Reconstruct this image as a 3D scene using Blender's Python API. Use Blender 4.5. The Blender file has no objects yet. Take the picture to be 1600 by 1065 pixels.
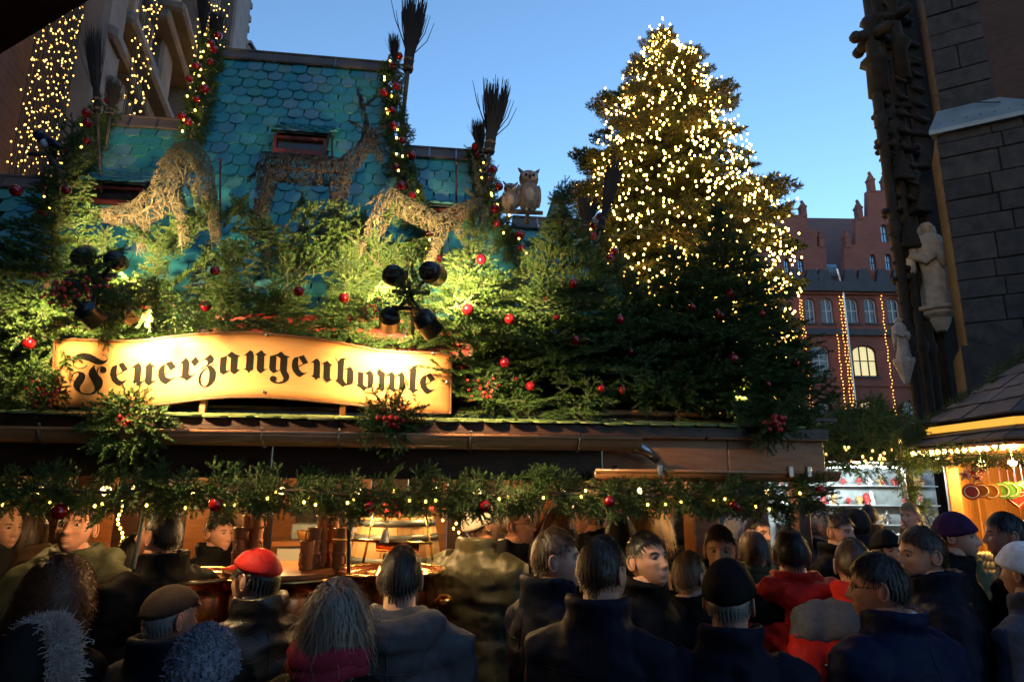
import bpy, math, random
import numpy as np
from mathutils import Vector, Matrix, noise
from mathutils.geometry import tessellate_polygon

random.seed(7)
SC = bpy.context.scene
COL = SC.collection
R = math.radians

# ------------------------------------------------------------------ camera
CAM_H, PITCH, ROLL, F = 2.05, R(12.57), 0.0075, 1000.0     # F in pixels of a 1600 px wide picture
_f = Vector((0, math.cos(PITCH), math.sin(PITCH)))
_r0 = Vector((1, 0, 0)); _u0 = Vector((0, -math.sin(PITCH), math.cos(PITCH)))
_r = _r0 * math.cos(ROLL) + _u0 * math.sin(ROLL)
_u = -_r0 * math.sin(ROLL) + _u0 * math.cos(ROLL)
CAM = Vector((0, 0, CAM_H))
cd = bpy.data.cameras.new('camera'); cam = bpy.data.objects.new('camera', cd); COL.objects.link(cam)
cd.sensor_width = 36; cd.lens = 36 * F / 1600; cd.clip_start = .05; cd.clip_end = 1000
m = Matrix((_r, _u, -_f)).transposed().to_4x4(); m.translation = CAM
cam.matrix_world = m
SC.camera = cam

# ------------------------------------------------------------------ sky, sun, exposure
W = bpy.data.worlds.new('World'); SC.world = W; W.use_nodes = True
nt = W.node_tree; bg = nt.nodes['Background']
sky = nt.nodes.new('ShaderNodeTexSky'); sky.sky_type = 'NISHITA'; sky.sun_disc = False
SUN_EL, SUN_ROT = R(8.0), R(205)          # low behind the photographer, its disc hidden by the houses
sky.sun_elevation = SUN_EL; sky.sun_rotation = SUN_ROT
sky.altitude = 60; sky.air_density = 1.0; sky.dust_density = 0.4; sky.ozone_density = 3.0
nt.links.new(sky.outputs[0], bg.inputs[0]); bg.inputs[1].default_value = 0.112
sl = bpy.data.lights.new('sun', 'SUN'); sl.energy = 0.03; sl.angle = R(15); sl.color = (1, .85, .75)
so = bpy.data.objects.new('sun', sl); COL.objects.link(so)
so.rotation_euler = (R(89) - SUN_EL + R(-8), 0, R(180) - SUN_ROT)
SC.view_settings.view_transform = 'Standard'; SC.view_settings.look = 'None'
SC.view_settings.exposure = 2.0; SC.view_settings.gamma = 1.0
cy = SC.cycles
cy.use_denoising = True; cy.max_bounces = 6; cy.diffuse_bounces = 2; cy.glossy_bounces = 3
cy.transmission_bounces = 4; cy.sample_clamp_indirect = 4.0; cy.use_light_tree = True
cy.caustics_reflective = False; cy.caustics_refractive = False

# ------------------------------------------------------------------ pixel -> ray -> place
def ray(px, py):
    return _f + _r * ((px - 800) / F) + _u * ((532.5 - py) / F)
def at_y(px, py, Y):                                  # a point of the pixel's ray at depth Y
    d = ray(px, py); return CAM + d * (Y / d.y)
def on_z(px, py, z=0.0):
    d = ray(px, py); return CAM + d * ((z - CAM_H) / d.z)
def project(p):
    d = Vector(p) - CAM; w = d.dot(_f)
    return 800 + F * d.dot(_r) / w, 532.5 - F * d.dot(_u) / w

class Wall:
    """an upright plane: s runs along it, z up, off towards the viewer"""
    def __init__(s_, P, d):
        s_.O = Vector((P[0], P[1], 0)); s_.d = Vector((d[0], d[1], 0)).normalized()
        s_.n = Vector((s_.d.y, -s_.d.x, 0))
        if s_.n.dot(CAM - s_.O) < 0: s_.n = -s_.n
    def pix(s_, px, py, off=0.0):
        d = ray(px, py); o = s_.O + s_.n * off
        t = (o - CAM).dot(s_.n) / d.dot(s_.n)
        p = CAM + d * t
        return (p - s_.O).dot(s_.d), p.z
    def pt(s_, s, z, off=0.0):
        p = s_.O + s_.d * s + s_.n * off; return Vector((p.x, p.y, z))
    def px(s_, px, py, off=0.0):
        return s_.pt(*s_.pix(px, py, off), off)

# ------------------------------------------------------------------ mesh building
class MB:
    def __init__(s): s.v = []; s.f = []
    def add(s, vs, fs):
        b = len(s.v); s.v.extend([tuple(p) for p in vs]); s.f.extend([tuple(i + b for i in f) for f in fs]); return s
    def box(s, c, size, M=None, ch=0.0):
        hx, hy, hz = size[0] / 2, size[1] / 2, size[2] / 2
        c = Vector(c)
        if ch <= 0:
            vs = [Vector((x, y, z)) for z in (-hz, hz) for y in (-hy, hy) for x in (-hx, hx)]
            fs = [(0, 2, 3, 1), (4, 5, 7, 6), (0, 1, 5, 4), (2, 6, 7, 3), (0, 4, 6, 2), (1, 3, 7, 5)]
        else:
            k = min(ch, hx * .9, hy * .9, hz * .9); vs = []
            for z in (-1, 1):
                for y in (-1, 1):
                    for x in (-1, 1):
                        vs += [Vector((x * hx, y * (hy - k), z * (hz - k))), Vector((x * (hx - k), y * hy, z * (hz - k))), Vector((x * (hx - k), y * (hy - k), z * hz))]
            def I(x, y, z, a): return 3 * (x + 2 * y + 4 * z) + a
            fs = []
            for a in (0, 1):
                fs.append([I(a, 0, 0, 0), I(a, 1, 0, 0), I(a, 1, 1, 0), I(a, 0, 1, 0)][::1 if a else -1])
                fs.append([I(0, a, 0, 1), I(1, a, 0, 1), I(1, a, 1, 1), I(0, a, 1, 1)][::-1 if a else 1])
                fs.append([I(0, 0, a, 2), I(1, 0, a, 2), I(1, 1, a, 2), I(0, 1, a, 2)][::1 if a else -1])
            for a in (0, 1):
                for b in (0, 1):
                    fs.append([I(a, b, 0, 0), I(a, b, 1, 0), I(a, b, 1, 1), I(a, b, 0, 1)])
                    fs.append([I(a, 0, b, 0), I(a, 1, b, 0), I(a, 1, b, 2), I(a, 0, b, 2)])
                    fs.append([I(0, a, b, 1), I(1, a, b, 1), I(1, a, b, 2), I(0, a, b, 2)])
                    for d in (0, 1): fs.append([I(a, b, d, 0), I(a, b, d, 1), I(a, b, d, 2)])
        if M is not None: vs = [M @ p for p in vs]
        return s.add([p + c for p in vs], fs)
    def tube(s, path, rad, n=8, caps=True, flat=None):
        P = [Vector(p) for p in path]; k = len(P)
        if not hasattr(rad, '__len__'): rad = [rad] * k
        T = [(P[min(i + 1, k - 1)] - P[max(i - 1, 0)]) for i in range(k)]
        T = [t.normalized() if t.length > 1e-9 else Vector((0, 0, 1)) for t in T]
        a = Vector((0, 0, 1)) if abs(T[0].z) < .9 else Vector((1, 0, 0))
        N = (a - T[0] * a.dot(T[0])).normalized(); vs = []
        for i in range(k):
            N = N - T[i] * N.dot(T[i])
            N = N.normalized() if N.length > 1e-6 else T[i].orthogonal().normalized()
            B = T[i].cross(N)
            for j in range(n):
                t = 2 * math.pi * j / n
                vs.append(P[i] + (N * math.cos(t) * (flat or 1) + B * math.sin(t)) * rad[i])
        fs = [(i * n + j, i * n + (j + 1) % n, (i + 1) * n + (j + 1) % n, (i + 1) * n + j) for i in range(k - 1) for j in range(n)]
        if caps: fs += [tuple(range(n))[::-1], tuple((k - 1) * n + j for j in range(n))]
        return s.add(vs, fs)
    def lathe(s, prof, c=(0, 0, 0), n=20, M=None, sx=1.0, sy=1.0):
        c = Vector(c); vs = []; k = len(prof)
        for r, z in prof:
            for j in range(n):
                t = 2 * math.pi * j / n; p = Vector((r * math.cos(t) * sx, r * math.sin(t) * sy, z))
                vs.append((M @ p if M is not None else p) + c)
        fs = [(i * n + j, i * n + (j + 1) % n, (i + 1) * n + (j + 1) % n, (i + 1) * n + j) for i in range(k - 1) for j in range(n)]
        if prof[0][0] > 1e-6: fs.append(tuple(range(n))[::-1])
        if prof[-1][0] > 1e-6: fs.append(tuple((k - 1) * n + j for j in range(n)))
        return s.add(vs, fs)
    def ball(s, c, r, n=12, m_=8, M=None):
        if not hasattr(r, '__len__'): r = (r, r, r)
        prof = [(max(math.sin(math.pi * i / m_), 1e-4), -math.cos(math.pi * i / m_)) for i in range(m_ + 1)]
        S = Matrix.Diagonal((r[0], r[1], r[2]))
        return s.lathe(prof, c, n, (M.to_3x3() @ S) if M is not None else S)
    def prism(s, poly, fn, o0, o1):
        """poly: 2-d outline, fn(a, b, off) -> point; o0 back, o1 front"""
        n = len(poly); tri = tessellate_polygon([[Vector((a, b, 0)) for a, b in poly]])
        area = sum(poly[i][0] * poly[(i + 1) % n][1] - poly[(i + 1) % n][0] * poly[i][1] for i in range(n))
        vs = [fn(a, b, o1) for a, b in poly] + [fn(a, b, o0) for a, b in poly]
        fs = [tuple(t) for t in tri] + [tuple(i + n for i in reversed(t)) for t in tri]
        for i in range(n):
            j = (i + 1) % n; fs.append((i, i + n, j + n, j))
        return s.add(vs, fs)
    def wbox(s, w, s0, s1, z0, z1, o0, o1, ch=0.0):
        M = Matrix((w.d, w.n, Vector((0, 0, 1)))).transposed()
        return s.box(w.pt((s0 + s1) / 2, (z0 + z1) / 2, (o0 + o1) / 2), (abs(s1 - s0), abs(o1 - o0), abs(z1 - z0)), M, ch)
    def mesh(s, name, smooth=False, origin=(0, 0, 0)):
        me = bpy.data.meshes.new(name); o = Vector(origin)
        me.from_pydata([tuple(Vector(p) - o) for p in s.v] if o.length else s.v, [], s.f)
        if smooth: me.polygons.foreach_set('use_smooth', [True] * len(me.polygons))
        me.update(); return me
    def base(s):
        a = np.array(s.v); lo = a.min(0); hi = a.max(0)
        return Vector(((lo[0] + hi[0]) / 2, (lo[1] + hi[1]) / 2, lo[2]))
    def build(s, name, mat, parent=None, smooth=False, label=None, cat=None, group=None, kind=None):
        """link as one object; vertices are world coordinates"""
        org = wloc(parent) if parent is not None else s.base()
        me = s.mesh(name, smooth, org); me.materials.append(mat)
        return link(name, me, parent, None if parent is not None else Matrix.Translation(org), label, cat, group, kind)

WORLD = {}
def wloc(o): return WORLD[o].translation if o in WORLD else Vector((0, 0, 0))
def link(name, me, parent=None, Mw=None, label=None, cat=None, group=None, kind=None):
    """Mw: world matrix of the object (roots carry translation only)"""
    o = bpy.data.objects.new(name, me); COL.objects.link(o)
    if parent is not None:
        o.parent = parent
        PW = WORLD.get(parent, Matrix.Identity(4))
        if Mw is None: Mw = PW.copy()
        o.matrix_basis = PW.inverted() @ Mw
    elif Mw is not None: o.matrix_basis = Mw
    WORLD[o] = Mw.copy() if Mw is not None else Matrix.Identity(4)
    tag(o, label, cat, group, kind); return o
def tag(o, label=None, cat=None, group=None, kind=None):
    if label: o['label'] = label
    if cat: o['category'] = cat
    if group: o['group'] = group
    if kind: o['kind'] = kind
def thing(name, loc, label, cat, group=None):
    return link(name, None, None, Matrix.Translation(Vector(loc)), label, cat, group)
def mats(me, *ms):
    for m_ in ms: me.materials.append(m_)
    return me

# ------------------------------------------------------------------ numpy value noise
_rng = np.random.RandomState(3); _tab = _rng.rand(4096)
def vnoise(P):
    P = np.asarray(P, float); i = np.floor(P).astype(np.int64); f = P - i; f = f * f * (3 - 2 * f); o = np.zeros(len(P))
    for dx in (0, 1):
        for dy in (0, 1):
            for dz in (0, 1):
                h = ((i[:, 0] + dx) * 73856093 ^ (i[:, 1] + dy) * 19349663 ^ (i[:, 2] + dz) * 83492791) & 4095
                w = (f[:, 0] if dx else 1 - f[:, 0]) * (f[:, 1] if dy else 1 - f[:, 1]) * (f[:, 2] if dz else 1 - f[:, 2])
                o += w * _tab[h]
    return o * 2 - 1

# ------------------------------------------------------------------ materials
MATS = {}
def mat(name, col, rough=.6, metal=0.0, col2=None, scale=8.0, stretch=(1, 1, 1), bump=0.0, bscale=40.0, rand=None, emit=None, estr=0.0,
        coat=0.0, spec=.5, detail=4.0, trans=0.0, brick=None, coords='Object', sheen=0.0, mixpow=1.0, emis_nee=True, bu=(1, 0)):
    if name in MATS: return MATS[name]
    m_ = bpy.data.materials.new(name); m_.use_nodes = True; MATS[name] = m_
    n = m_.node_tree.nodes; L = m_.node_tree.links; b = n['Principled BSDF']
    b.inputs['Roughness'].default_value = rough; b.inputs['Metallic'].default_value = metal
    b.inputs['Specular IOR Level'].default_value = spec
    b.inputs['Coat Weight'].default_value = coat; b.inputs['Sheen Weight'].default_value = sheen
    b.inputs['Transmission Weight'].default_value = trans
    b.inputs['Base Color'].default_value = (*col, 1)
    tc = n.new('ShaderNodeTexCoord'); mp = n.new('ShaderNodeMapping'); mp.inputs['Scale'].default_value = stretch
    L.new(tc.outputs[coords], mp.inputs[0]); src = None
    if brick:
        bt = n.new('ShaderNodeTexBrick'); bt.inputs['Color1'].default_value = (*col, 1); bt.inputs['Color2'].default_value = (*(col2 or col), 1)
        bt.inputs['Mortar'].default_value = (*brick[1], 1); bt.inputs['Scale'].default_value = brick[0]; bt.inputs['Mortar Size'].default_value = .018
        bt.inputs['Brick Width'].default_value = .5; bt.inputs['Row Height'].default_value = .16
        dt = n.new('ShaderNodeVectorMath'); dt.operation = 'DOT_PRODUCT'; dt.inputs[1].default_value = (bu[0], bu[1], 0); L.new(tc.outputs[coords], dt.inputs[0])
        sx_ = n.new('ShaderNodeSeparateXYZ'); L.new(tc.outputs[coords], sx_.inputs[0]); cb = n.new('ShaderNodeCombineXYZ'); L.new(dt.outputs['Value'], cb.inputs[0]); L.new(sx_.outputs[2], cb.inputs[1])
        L.new(cb.outputs[0], bt.inputs['Vector']); src = bt.outputs['Color']
        nz = n.new('ShaderNodeTexNoise'); nz.inputs['Scale'].default_value = scale; nz.inputs['Detail'].default_value = 5
        L.new(tc.outputs[coords], nz.inputs['Vector'])
        mx = n.new('ShaderNodeMix'); mx.data_type = 'RGBA'; mx.blend_type = 'MULTIPLY'; mx.inputs[0].default_value = .8
        cr = n.new('ShaderNodeValToRGB'); cr.color_ramp.elements[0].color = (.35, .35, .35, 1); cr.color_ramp.elements[1].color = (1.2, 1.15, 1.1, 1)
        L.new(nz.outputs['Fac'], cr.inputs[0]); L.new(src, mx.inputs[6]); L.new(cr.outputs[0], mx.inputs[7]); src = mx.outputs[2]
        bp = n.new('ShaderNodeBump'); bp.inputs['Strength'].default_value = .5; bp.inputs['Distance'].default_value = .01
        L.new(bt.outputs['Fac'], bp.inputs['Height']); bp.invert = True; L.new(bp.outputs[0], b.inputs['Normal'])
    elif col2 is not None:
        nz = n.new('ShaderNodeTexNoise'); nz.inputs['Scale'].default_value = scale; nz.inputs['Detail'].default_value = detail; nz.inputs['Roughness'].default_value = .6
        L.new(mp.outputs[0], nz.inputs['Vector'])
        cr = n.new('ShaderNodeValToRGB'); e = cr.color_ramp.elements
        e[0].position = .32; e[0].color = (*col, 1); e[1].position = .68; e[1].color = (*col2, 1)
        L.new(nz.outputs['Fac'], cr.inputs[0]); src = cr.outputs[0]
    if rand:                                            # per-object variation: list of colours
        oi = n.new('ShaderNodeObjectInfo'); cr = n.new('ShaderNodeValToRGB'); e = cr.color_ramp.elements
        cr.color_ramp.interpolation = 'LINEAR'
        for k, c in enumerate(rand):
            q = e[k] if k < 2 else e.new(1.0)
            q.position = k / (len(rand) - 1); q.color = (*c, 1)
        L.new(oi.outputs['Random'], cr.inputs[0])
        if src is not None:
            mx = n.new('ShaderNodeMix'); mx.data_type = 'RGBA'; mx.blend_type = 'MULTIPLY'; mx.inputs[0].default_value = 1
            L.new(src, mx.inputs[6]); L.new(cr.outputs[0], mx.inputs[7]); src = mx.outputs[2]
        else: src = cr.outputs[0]
    if src is not None: L.new(src, b.inputs['Base Color'])
    if bump and not brick:
        nz = n.new('ShaderNodeTexNoise'); nz.inputs['Scale'].default_value = bscale; nz.inputs['Detail'].default_value = 5
        L.new(mp.outputs[0], nz.inputs['Vector']); bp = n.new('ShaderNodeBump'); bp.inputs['Strength'].default_value = bump; bp.inputs['Distance'].default_value = .01
        L.new(nz.outputs['Fac'], bp.inputs['Height']); L.new(bp.outputs[0], b.inputs['Normal'])
    if emit:
        b.inputs['Emission Color'].default_value = (*emit, 1); b.inputs['Emission Strength'].default_value = estr
        if not emis_nee: m_.cycles.emission_sampling = 'NONE'
    return m_

M_BULB = mat('warm_bulb', (1, .8, .45), .4, emit=(1, .52, .06), estr=6)
M_BULB_FAR = mat('warm_bulb_far', (1, .8, .45), .4, emit=(1, .55, .11), estr=1.3)
M_CABLE = mat('cable', (.015, .02, .015), .6)
M_NEEDLE = mat('fir_needles', (.03, .085, .014), .5, col2=(.085, .15, .03), scale=14, spec=.35)
M_NEEDLE_FAR = mat('spruce_needles', (.035, .06, .02), .55, col2=(.07, .10, .03), scale=3, spec=.3)
M_BARK = mat('bark', (.07, .045, .03), .9, col2=(.14, .1, .065), scale=20, bump=.6)
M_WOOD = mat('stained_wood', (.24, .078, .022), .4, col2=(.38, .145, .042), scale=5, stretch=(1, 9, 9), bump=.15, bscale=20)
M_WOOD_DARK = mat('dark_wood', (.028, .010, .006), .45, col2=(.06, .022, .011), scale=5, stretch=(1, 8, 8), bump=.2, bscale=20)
M_WOOD_GREY = mat('weathered_wood', (.06, .05, .048), .75, col2=(.12, .10, .095), scale=4, stretch=(9, 1, 9), bump=.3, rand=[(.6, .58, .6), (1, .95, .92), (.8, .72, .68), (1.2, 1.15, 1.15)])
M_METAL_DK = mat('black_metal', (.012, .012, .013), .35, spec=.6)
M_STEEL = mat('steel', (.5, .5, .5), .3, 1.0)
def point(parent, loc, power, col, size=.05, name='lamp_light'):
    l = bpy.data.lights.new(name, 'POINT'); l.energy = power; l.color = col; l.shadow_soft_size = size
    return link(name, l, parent, Matrix.Translation(Vector(loc)))
def spot(parent, loc, target, power, col, ang=60, size=.03, blend=.5, name='lamp_light'):
    l = bpy.data.lights.new(name, 'SPOT'); l.energy = power; l.color = col; l.shadow_soft_size = size; l.spot_size = R(ang); l.spot_blend = blend
    d = (Vector(target) - Vector(loc)); M = d.to_track_quat('-Z', 'Y').to_matrix().to_4x4(); M.translation = Vector(loc)
    return link(name, l, parent, M)
WARM = (1, .70, .33); LAMPK = .32

_bulb = {}
def bulb_mesh(r, m_=None):
    k = (r, m_)
    if k not in _bulb: _bulb[k] = mats(MB().ball((0, 0, 0), (r, r, r * 1.25), 7, 5).mesh('bulb', True), m_ or M_BULB)
    return _bulb[k]
def light_string(pts, root, r=.006, m_=None, cable=None, cr=.002, maxn=300):
    """bulbs (each a part) and the cable of one string of lights"""
    me = bulb_mesh(r, m_)
    for p in pts[:maxn]: link('bulb', me, root, Matrix.Translation(Vector(p)))
    if len(pts) > maxn:
        b = MB()
        for p in pts[maxn:]: b.ball(p, (r, r, r * 1.25), 6, 4)
        b.build('further_bulbs', m_ or M_BULB, root, True, kind='stuff')
    if cable:
        b = MB()
        for c in cable: b.tube(c, cr, 4, False)
        b.build('cable', M_CABLE, root, True)
# ================================================================== THE SETTING
M_GROUND = mat('paving', (.045, .042, .04), .55, col2=(.09, .085, .08), scale=3, bump=.6, bscale=6)
g = MB(); g.add([(-150, -60, 0), (150, -60, 0), (150, 250, 0), (-150, 250, 0)], [(0, 1, 2, 3)])
g.build('ground', M_GROUND, kind='structure')

def holes_prism(mb, outer, holes, fn, o0, o1):
    def orient(p, ccw):
        a = sum(p[i][0] * p[(i + 1) % len(p)][1] - p[(i + 1) % len(p)][0] * p[i][1] for i in range(len(p)))
        return p if (a > 0) == ccw else p[::-1]
    loops = [orient(list(outer), True)] + [orient(list(h), False) for h in holes]
    tri = tessellate_polygon([[Vector((a, b, 0)) for a, b in l] for l in loops])
    flat = [p for l in loops for p in l]; n = len(flat)
    vs = [fn(a, b, o1) for a, b in flat] + [fn(a, b, o0) for a, b in flat]
    fs = [tuple(t) for t in tri] + [tuple(i + n for i in reversed(t)) for t in tri]; k = 0
    for l in loops:
        for i in range(len(l)):
            a, b = k + i, k + (i + 1) % len(l); fs.append((a, a + n, b + n, b))
        k += len(l)
    mb.add(vs, fs)
def arch(s0, s1, z0, z1, rise, n=6):
    p = [(s0, z0), (s1, z0)]
    if rise <= 0: return p + [(s1, z1), (s0, z1)]
    c = (s0 + s1) / 2; h = (s1 - s0) / 2
    for i in range(n + 1):
        t = math.pi * i / n
        p.append((c + h * math.cos(t), z1 - rise + rise * math.sin(t)))
    return p
def window(wall, parent, s0, s1, z0, z1, rise, mframe, mpane, depth=.22, nx=2, nz=2, fw=.07, sill=None):
    """frame and bars with a pane behind, standing back in its opening"""
    b = MB(); out = arch(s0, s1, z0, z1, rise); c = ((s0 + s1) / 2, (z0 + z1) / 2)
    inn = arch(s0 + fw, s1 - fw, z0 + fw, z1 - fw, max(0, rise - fw * .5))
    holes_prism(b, out, [inn], wall.pt, -depth - .06, -depth)
    for i in range(1, nx):
        s = s0 + (s1 - s0) * i / nx; b.wbox(wall, s - fw * .45, s + fw * .45, z0 + fw * .5, z1 - fw * .5, -depth - .055, -depth + .012)
    for i in range(1, nz):
        z = z0 + (z1 - z0) * i / nz; b.wbox(wall, s0 + fw * .5, s1 - fw * .5, z - fw * .35, z + fw * .35, -depth - .05, -depth + .006)
    w = b.build('window', mframe, parent)
    b = MB(); b.prism(arch(s0 + .02, s1 - .02, z0 + .02, z1 - .02, rise), wall.pt, -depth - .05, -depth - .035)
    link_pane(b, 'pane', mpane, w, parent)
    if sill: 
        b = MB(); b.wbox(wall, s0 - .08, s1 + .08, z0 - .14, z0, -.02, .09); link_pane(b, 'sill', sill, w, parent)
    return w
def link_pane(b, name, m_, w, parent):
    me = b.mesh(name, False, wloc(w)); me.materials.append(m_)
    return link(name, me, w, WORLD[w].copy())

M_BRICK_FAR = mat('red_brick_far', (.19, .055, .04), .8, col2=(.24, .075, .053), brick=(1.6, (.11, .07, .06)), scale=.6, coords='Object', stretch=(1, 1, 1))
M_STONE_DK = mat('dark_slate', (.012, .015, .022), .6, col2=(.028, .034, .045), scale=4)
M_ROOF_TILE = mat('red_roof_tiles', (.05, .026, .026), .7, col2=(.085, .045, .04), scale=1.5, bump=.6, bscale=9, stretch=(.6, 3, 3))
M_GLASS = mat('window_glass', (.012, .018, .03), .06, spec=.8)
M_GLASS_LIT = mat('lit_window', (.9, .8, .5), .5, emit=(1, .78, .30), estr=.17, emis_nee=False)
M_FRAME_W = mat('white_frame', (.45, .45, .43), .5)
M_SKYLIGHT = mat('skylight_glass', (.25, .4, .5), .05, spec=1.0, metal=.6)

# ------------------------------------------------------------------ brick town house with stepped gables, across the square
FB = Wall((14, 45), (1, .02))
def q5(zx, zy): return 1180 + zx / 2.42, 240 + zy / 2.42
def fb(zx, zy): return FB.pix(*q5(zx, zy))
house = thing('gabled_house', FB.pt(*[fb(300, 900)[0], 0]), 'red brick town house with stepped gables and strings of lights down its front', 'house')
ZE = fb(300, 490)[1]                                    # eaves
wins = []
for zx0, zx1 in ((90, 125), (190, 228), (250, 296), (345, 391), (413, 461), (500, 548)): wins.append((zx0, zx1, 545, 640, .35, 0))
for zx0, zx1, lit in ((60, 120, 0), (212, 282, 0), (372, 464, 1)): wins.append((zx0, zx1, 722, 842, .5, lit))
for zx0, zx1, lit in ((80, 150, 0), (228, 300, 0), (394, 484, 1), (560, 620, 0)): wins.append((zx0, zx1, 932, 1060, .6, lit))
holes = []; spec_ = []
sL = fb(-420, 700)[0]; sR = fb(720, 700)[0]
for zx0, zx1, zy0, zy1, rise, lit in wins:
    a, z1 = fb(zx0, zy0); c, z0 = fb(zx1, zy1); a = fb(zx0, (zy0 + zy1) / 2)[0]; c = fb(zx1, (zy0 + zy1) / 2)[0]
    holes.append(arch(a, c, z0, z1, rise)); spec_.append((a, c, z0, z1, rise, lit))
b = MB(); holes_prism(b, [(sL, 0), (sR, 0), (sR, ZE), (sL, ZE)], holes, FB.pt, -.5, 0)
b.build('wall', M_BRICK_FAR, house)
for a, c, z0, z1, rise, lit in spec_:
    window(FB, house, a, c, z0, z1, rise, MATS['dark_slate'] if lit else M_FRAME_W, M_GLASS_LIT if lit else M_GLASS, nx=3 if lit else 2, nz=2, fw=.09, sill=M_STONE_DK)
for zy, h, o in ((488, .75, .45), (520, .28, .2), (664, .45, .22), (868, .2, .12)):     # cornice and string courses
    z = fb(300, zy)[1]; b = MB(); b.wbox(FB, sL - .2, sR + .2, z - h, z, 0, o); b.build('cornice', M_STONE_DK if h > .4 else M_BRICK_FAR, house)
# stepped gables standing on the eaves
def gable(pts, wins_):
    poly = [fb(*p) for p in pts]; hs = []; sp = []
    for zx0, zx1, zy0, zy1 in wins_:
        a, z1 = fb(zx0, zy0); c, z0 = fb(zx1, zy1); hs.append(arch(a, c, z0, z1, .3)); sp.append((a, c, z0, z1))
    b = MB(); holes_prism(b, poly, hs, FB.pt, -.45, .06); b.build('gable', M_BRICK_FAR, house)
    for a, c, z0, z1 in sp: window(FB, house, a, c, z0, z1, .3, M_STONE_DK, M_GLASS if z1 < 15 else M_SKYLIGHT, fw=.06, depth=.12)
gable([(28, 495), (28, 330), (60, 330), (60, 285), (104, 285), (104, 232), (196, 232), (196, 285), (232, 290), (232, 350), (268, 355), (268, 495)], [(106, 132, 398, 450), (158, 186, 396, 450)])
gable([(335, 495), (335, 350), (378, 345), (378, 242), (424, 238), (424, 140), (560, 140), (560, 240), (600, 245), (600, 350), (640, 352), (640, 495)], [(430, 460, 380, 440), (487, 520, 378, 440), (470, 506, 268, 335)])
for zx, zt, zb, w in ((120, 180, 234, 22), (178, 175, 234, 22), (245, 288, 352, 20), (62, 262, 332, 20), (342, 285, 352, 20), (388, 172, 246, 22), (434, 66, 142, 22), (487, 66, 142, 22), (545, 150, 200, 22)):
    s, zt_ = fb(zx, zt); s2, zb_ = fb(zx, zb); wd = w / 2.42 / 1000 * 45 / 2; h = zt_ - zb_
    b = MB(); b.wbox(FB, s - wd, s + wd, zb_ - .1, zb_ + h * .55, -.4, .12); b.wbox(FB, s - wd * 1.2, s + wd * 1.2, zb_ + h * .5, zb_ + h * .6, -.44, .16)
    b.prism([(s - wd, zb_ + h * .6), (s + wd, zb_ + h * .6), (s, zb_ + h * .86)], FB.pt, -.38, .1)
    b.wbox(FB, s - .06, s + .06, zb_ + h * .8, zt_, -.2, -.08); b.wbox(FB, s - wd * .55, s + wd * .55, zb_ + h * .88, zb_ + h * .95, -.2, -.08)
    b.build('pinnacle', M_BRICK_FAR, house)
for zx in (40, 75, 140, 205, 250, 348, 400, 470, 530):          # little slate aprons over the cornice, between the gable piers
    s, z = fb(zx, 458); b = MB(); w = .55
    b.prism([(s - w, ZE), (s + w, ZE), (s + w * .55, z + .3), (s - w * .55, z + .3)], FB.pt, .08, .42); b.build('slate_apron', M_STONE_DK, house)
zr = fb(250, 268)[1]; b = MB()
b.add([FB.pt(sL, ZE - .1, -.3), FB.pt(sR, ZE - .1, -.3), FB.pt(sR, zr * 1.17, -7), FB.pt(sL, zr * 1.17, -7), FB.pt(sL, ZE - .1, -12), FB.pt(sR, ZE - .1, -12)], [(0, 1, 2, 3), (3, 2, 5, 4), (0, 3, 4), (1, 5, 2)])
roof = b.build('roof', M_ROOF_TILE, house)
for zx0, zx1, zy0, zy1 in ((206, 242, 328, 352), (272, 334, 404, 436), (266, 286, 352, 382)):
    s0, z1 = fb(zx0, zy0); s1, z0 = fb(zx1, zy1)
    k = 6.7 / (zr * 1.17 - ZE); o0 = -.3 - (z0 - ZE) * k * .9 + .25; o1 = -.3 - (z1 - ZE) * k * .9 + .25; sc = 1 - o0 / 45
    b = MB(); P = [FB.pt(s0 * sc, ZE + (z0 - ZE) * 1.05, o0), FB.pt(s1 * sc, ZE + (z0 - ZE) * 1.05, o0), FB.pt(s1 * sc, ZE + (z1 - ZE) * 1.1, o1), FB.pt(s0 * sc, ZE + (z1 - ZE) * 1.1, o1)]
    b.add(P + [p - Vector((0, -.1, .3)) for p in P], [(0, 1, 2, 3), (4, 7, 6, 5), (0, 4, 5, 1), (1, 5, 6, 2), (2, 6, 7, 3), (3, 7, 4, 0)])
    link_pane(b, 'skylight', M_SKYLIGHT, roof, house)
for zx in (327, 545):
    s, z = fb(zx, 520); b = MB(); b.tube([FB.pt(s, 0, .16), FB.pt(s, ZE - .8, .16), FB.pt(s - .3, ZE + .6, .3), FB.pt(s - .35, ZE + 1.0, .3)], .09, 8); b.build('downpipe', M_STEEL, house)
for zx, ztop, w in ((160, 545, 'outer string of warm lights on the brick house beside the great tree'), (170, 560, 'inner string of warm lights on the brick house beside the great tree'), (303, 690, 'shorter string of warm lights left of the lit house windows'), (311, 546, 'string of warm lights between the short string and the downpipe'), (321, 546, 'string of warm lights right beside the downpipe of the house'), (466, 542, 'single string of warm lights between the lit windows and the church')):
    s, z = fb(zx, ztop); pts = []; zz = z
    while zz > 1.0:
        pts.append(FB.pt(s + random.uniform(-.06, .06), zz, .3 + random.uniform(-.02, .05))); zz -= .24
    t = thing('light_string', FB.pt(s, 0, .3), w, 'string lights', 'light strings on the brick house')
    light_string(pts, t, .034, mat('amber_bulb', (1, .6, .2), .4, emit=(1, .36, .05), estr=1.6), [[FB.pt(s, z, .3), FB.pt(s, .8, .3)]], .012)

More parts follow.
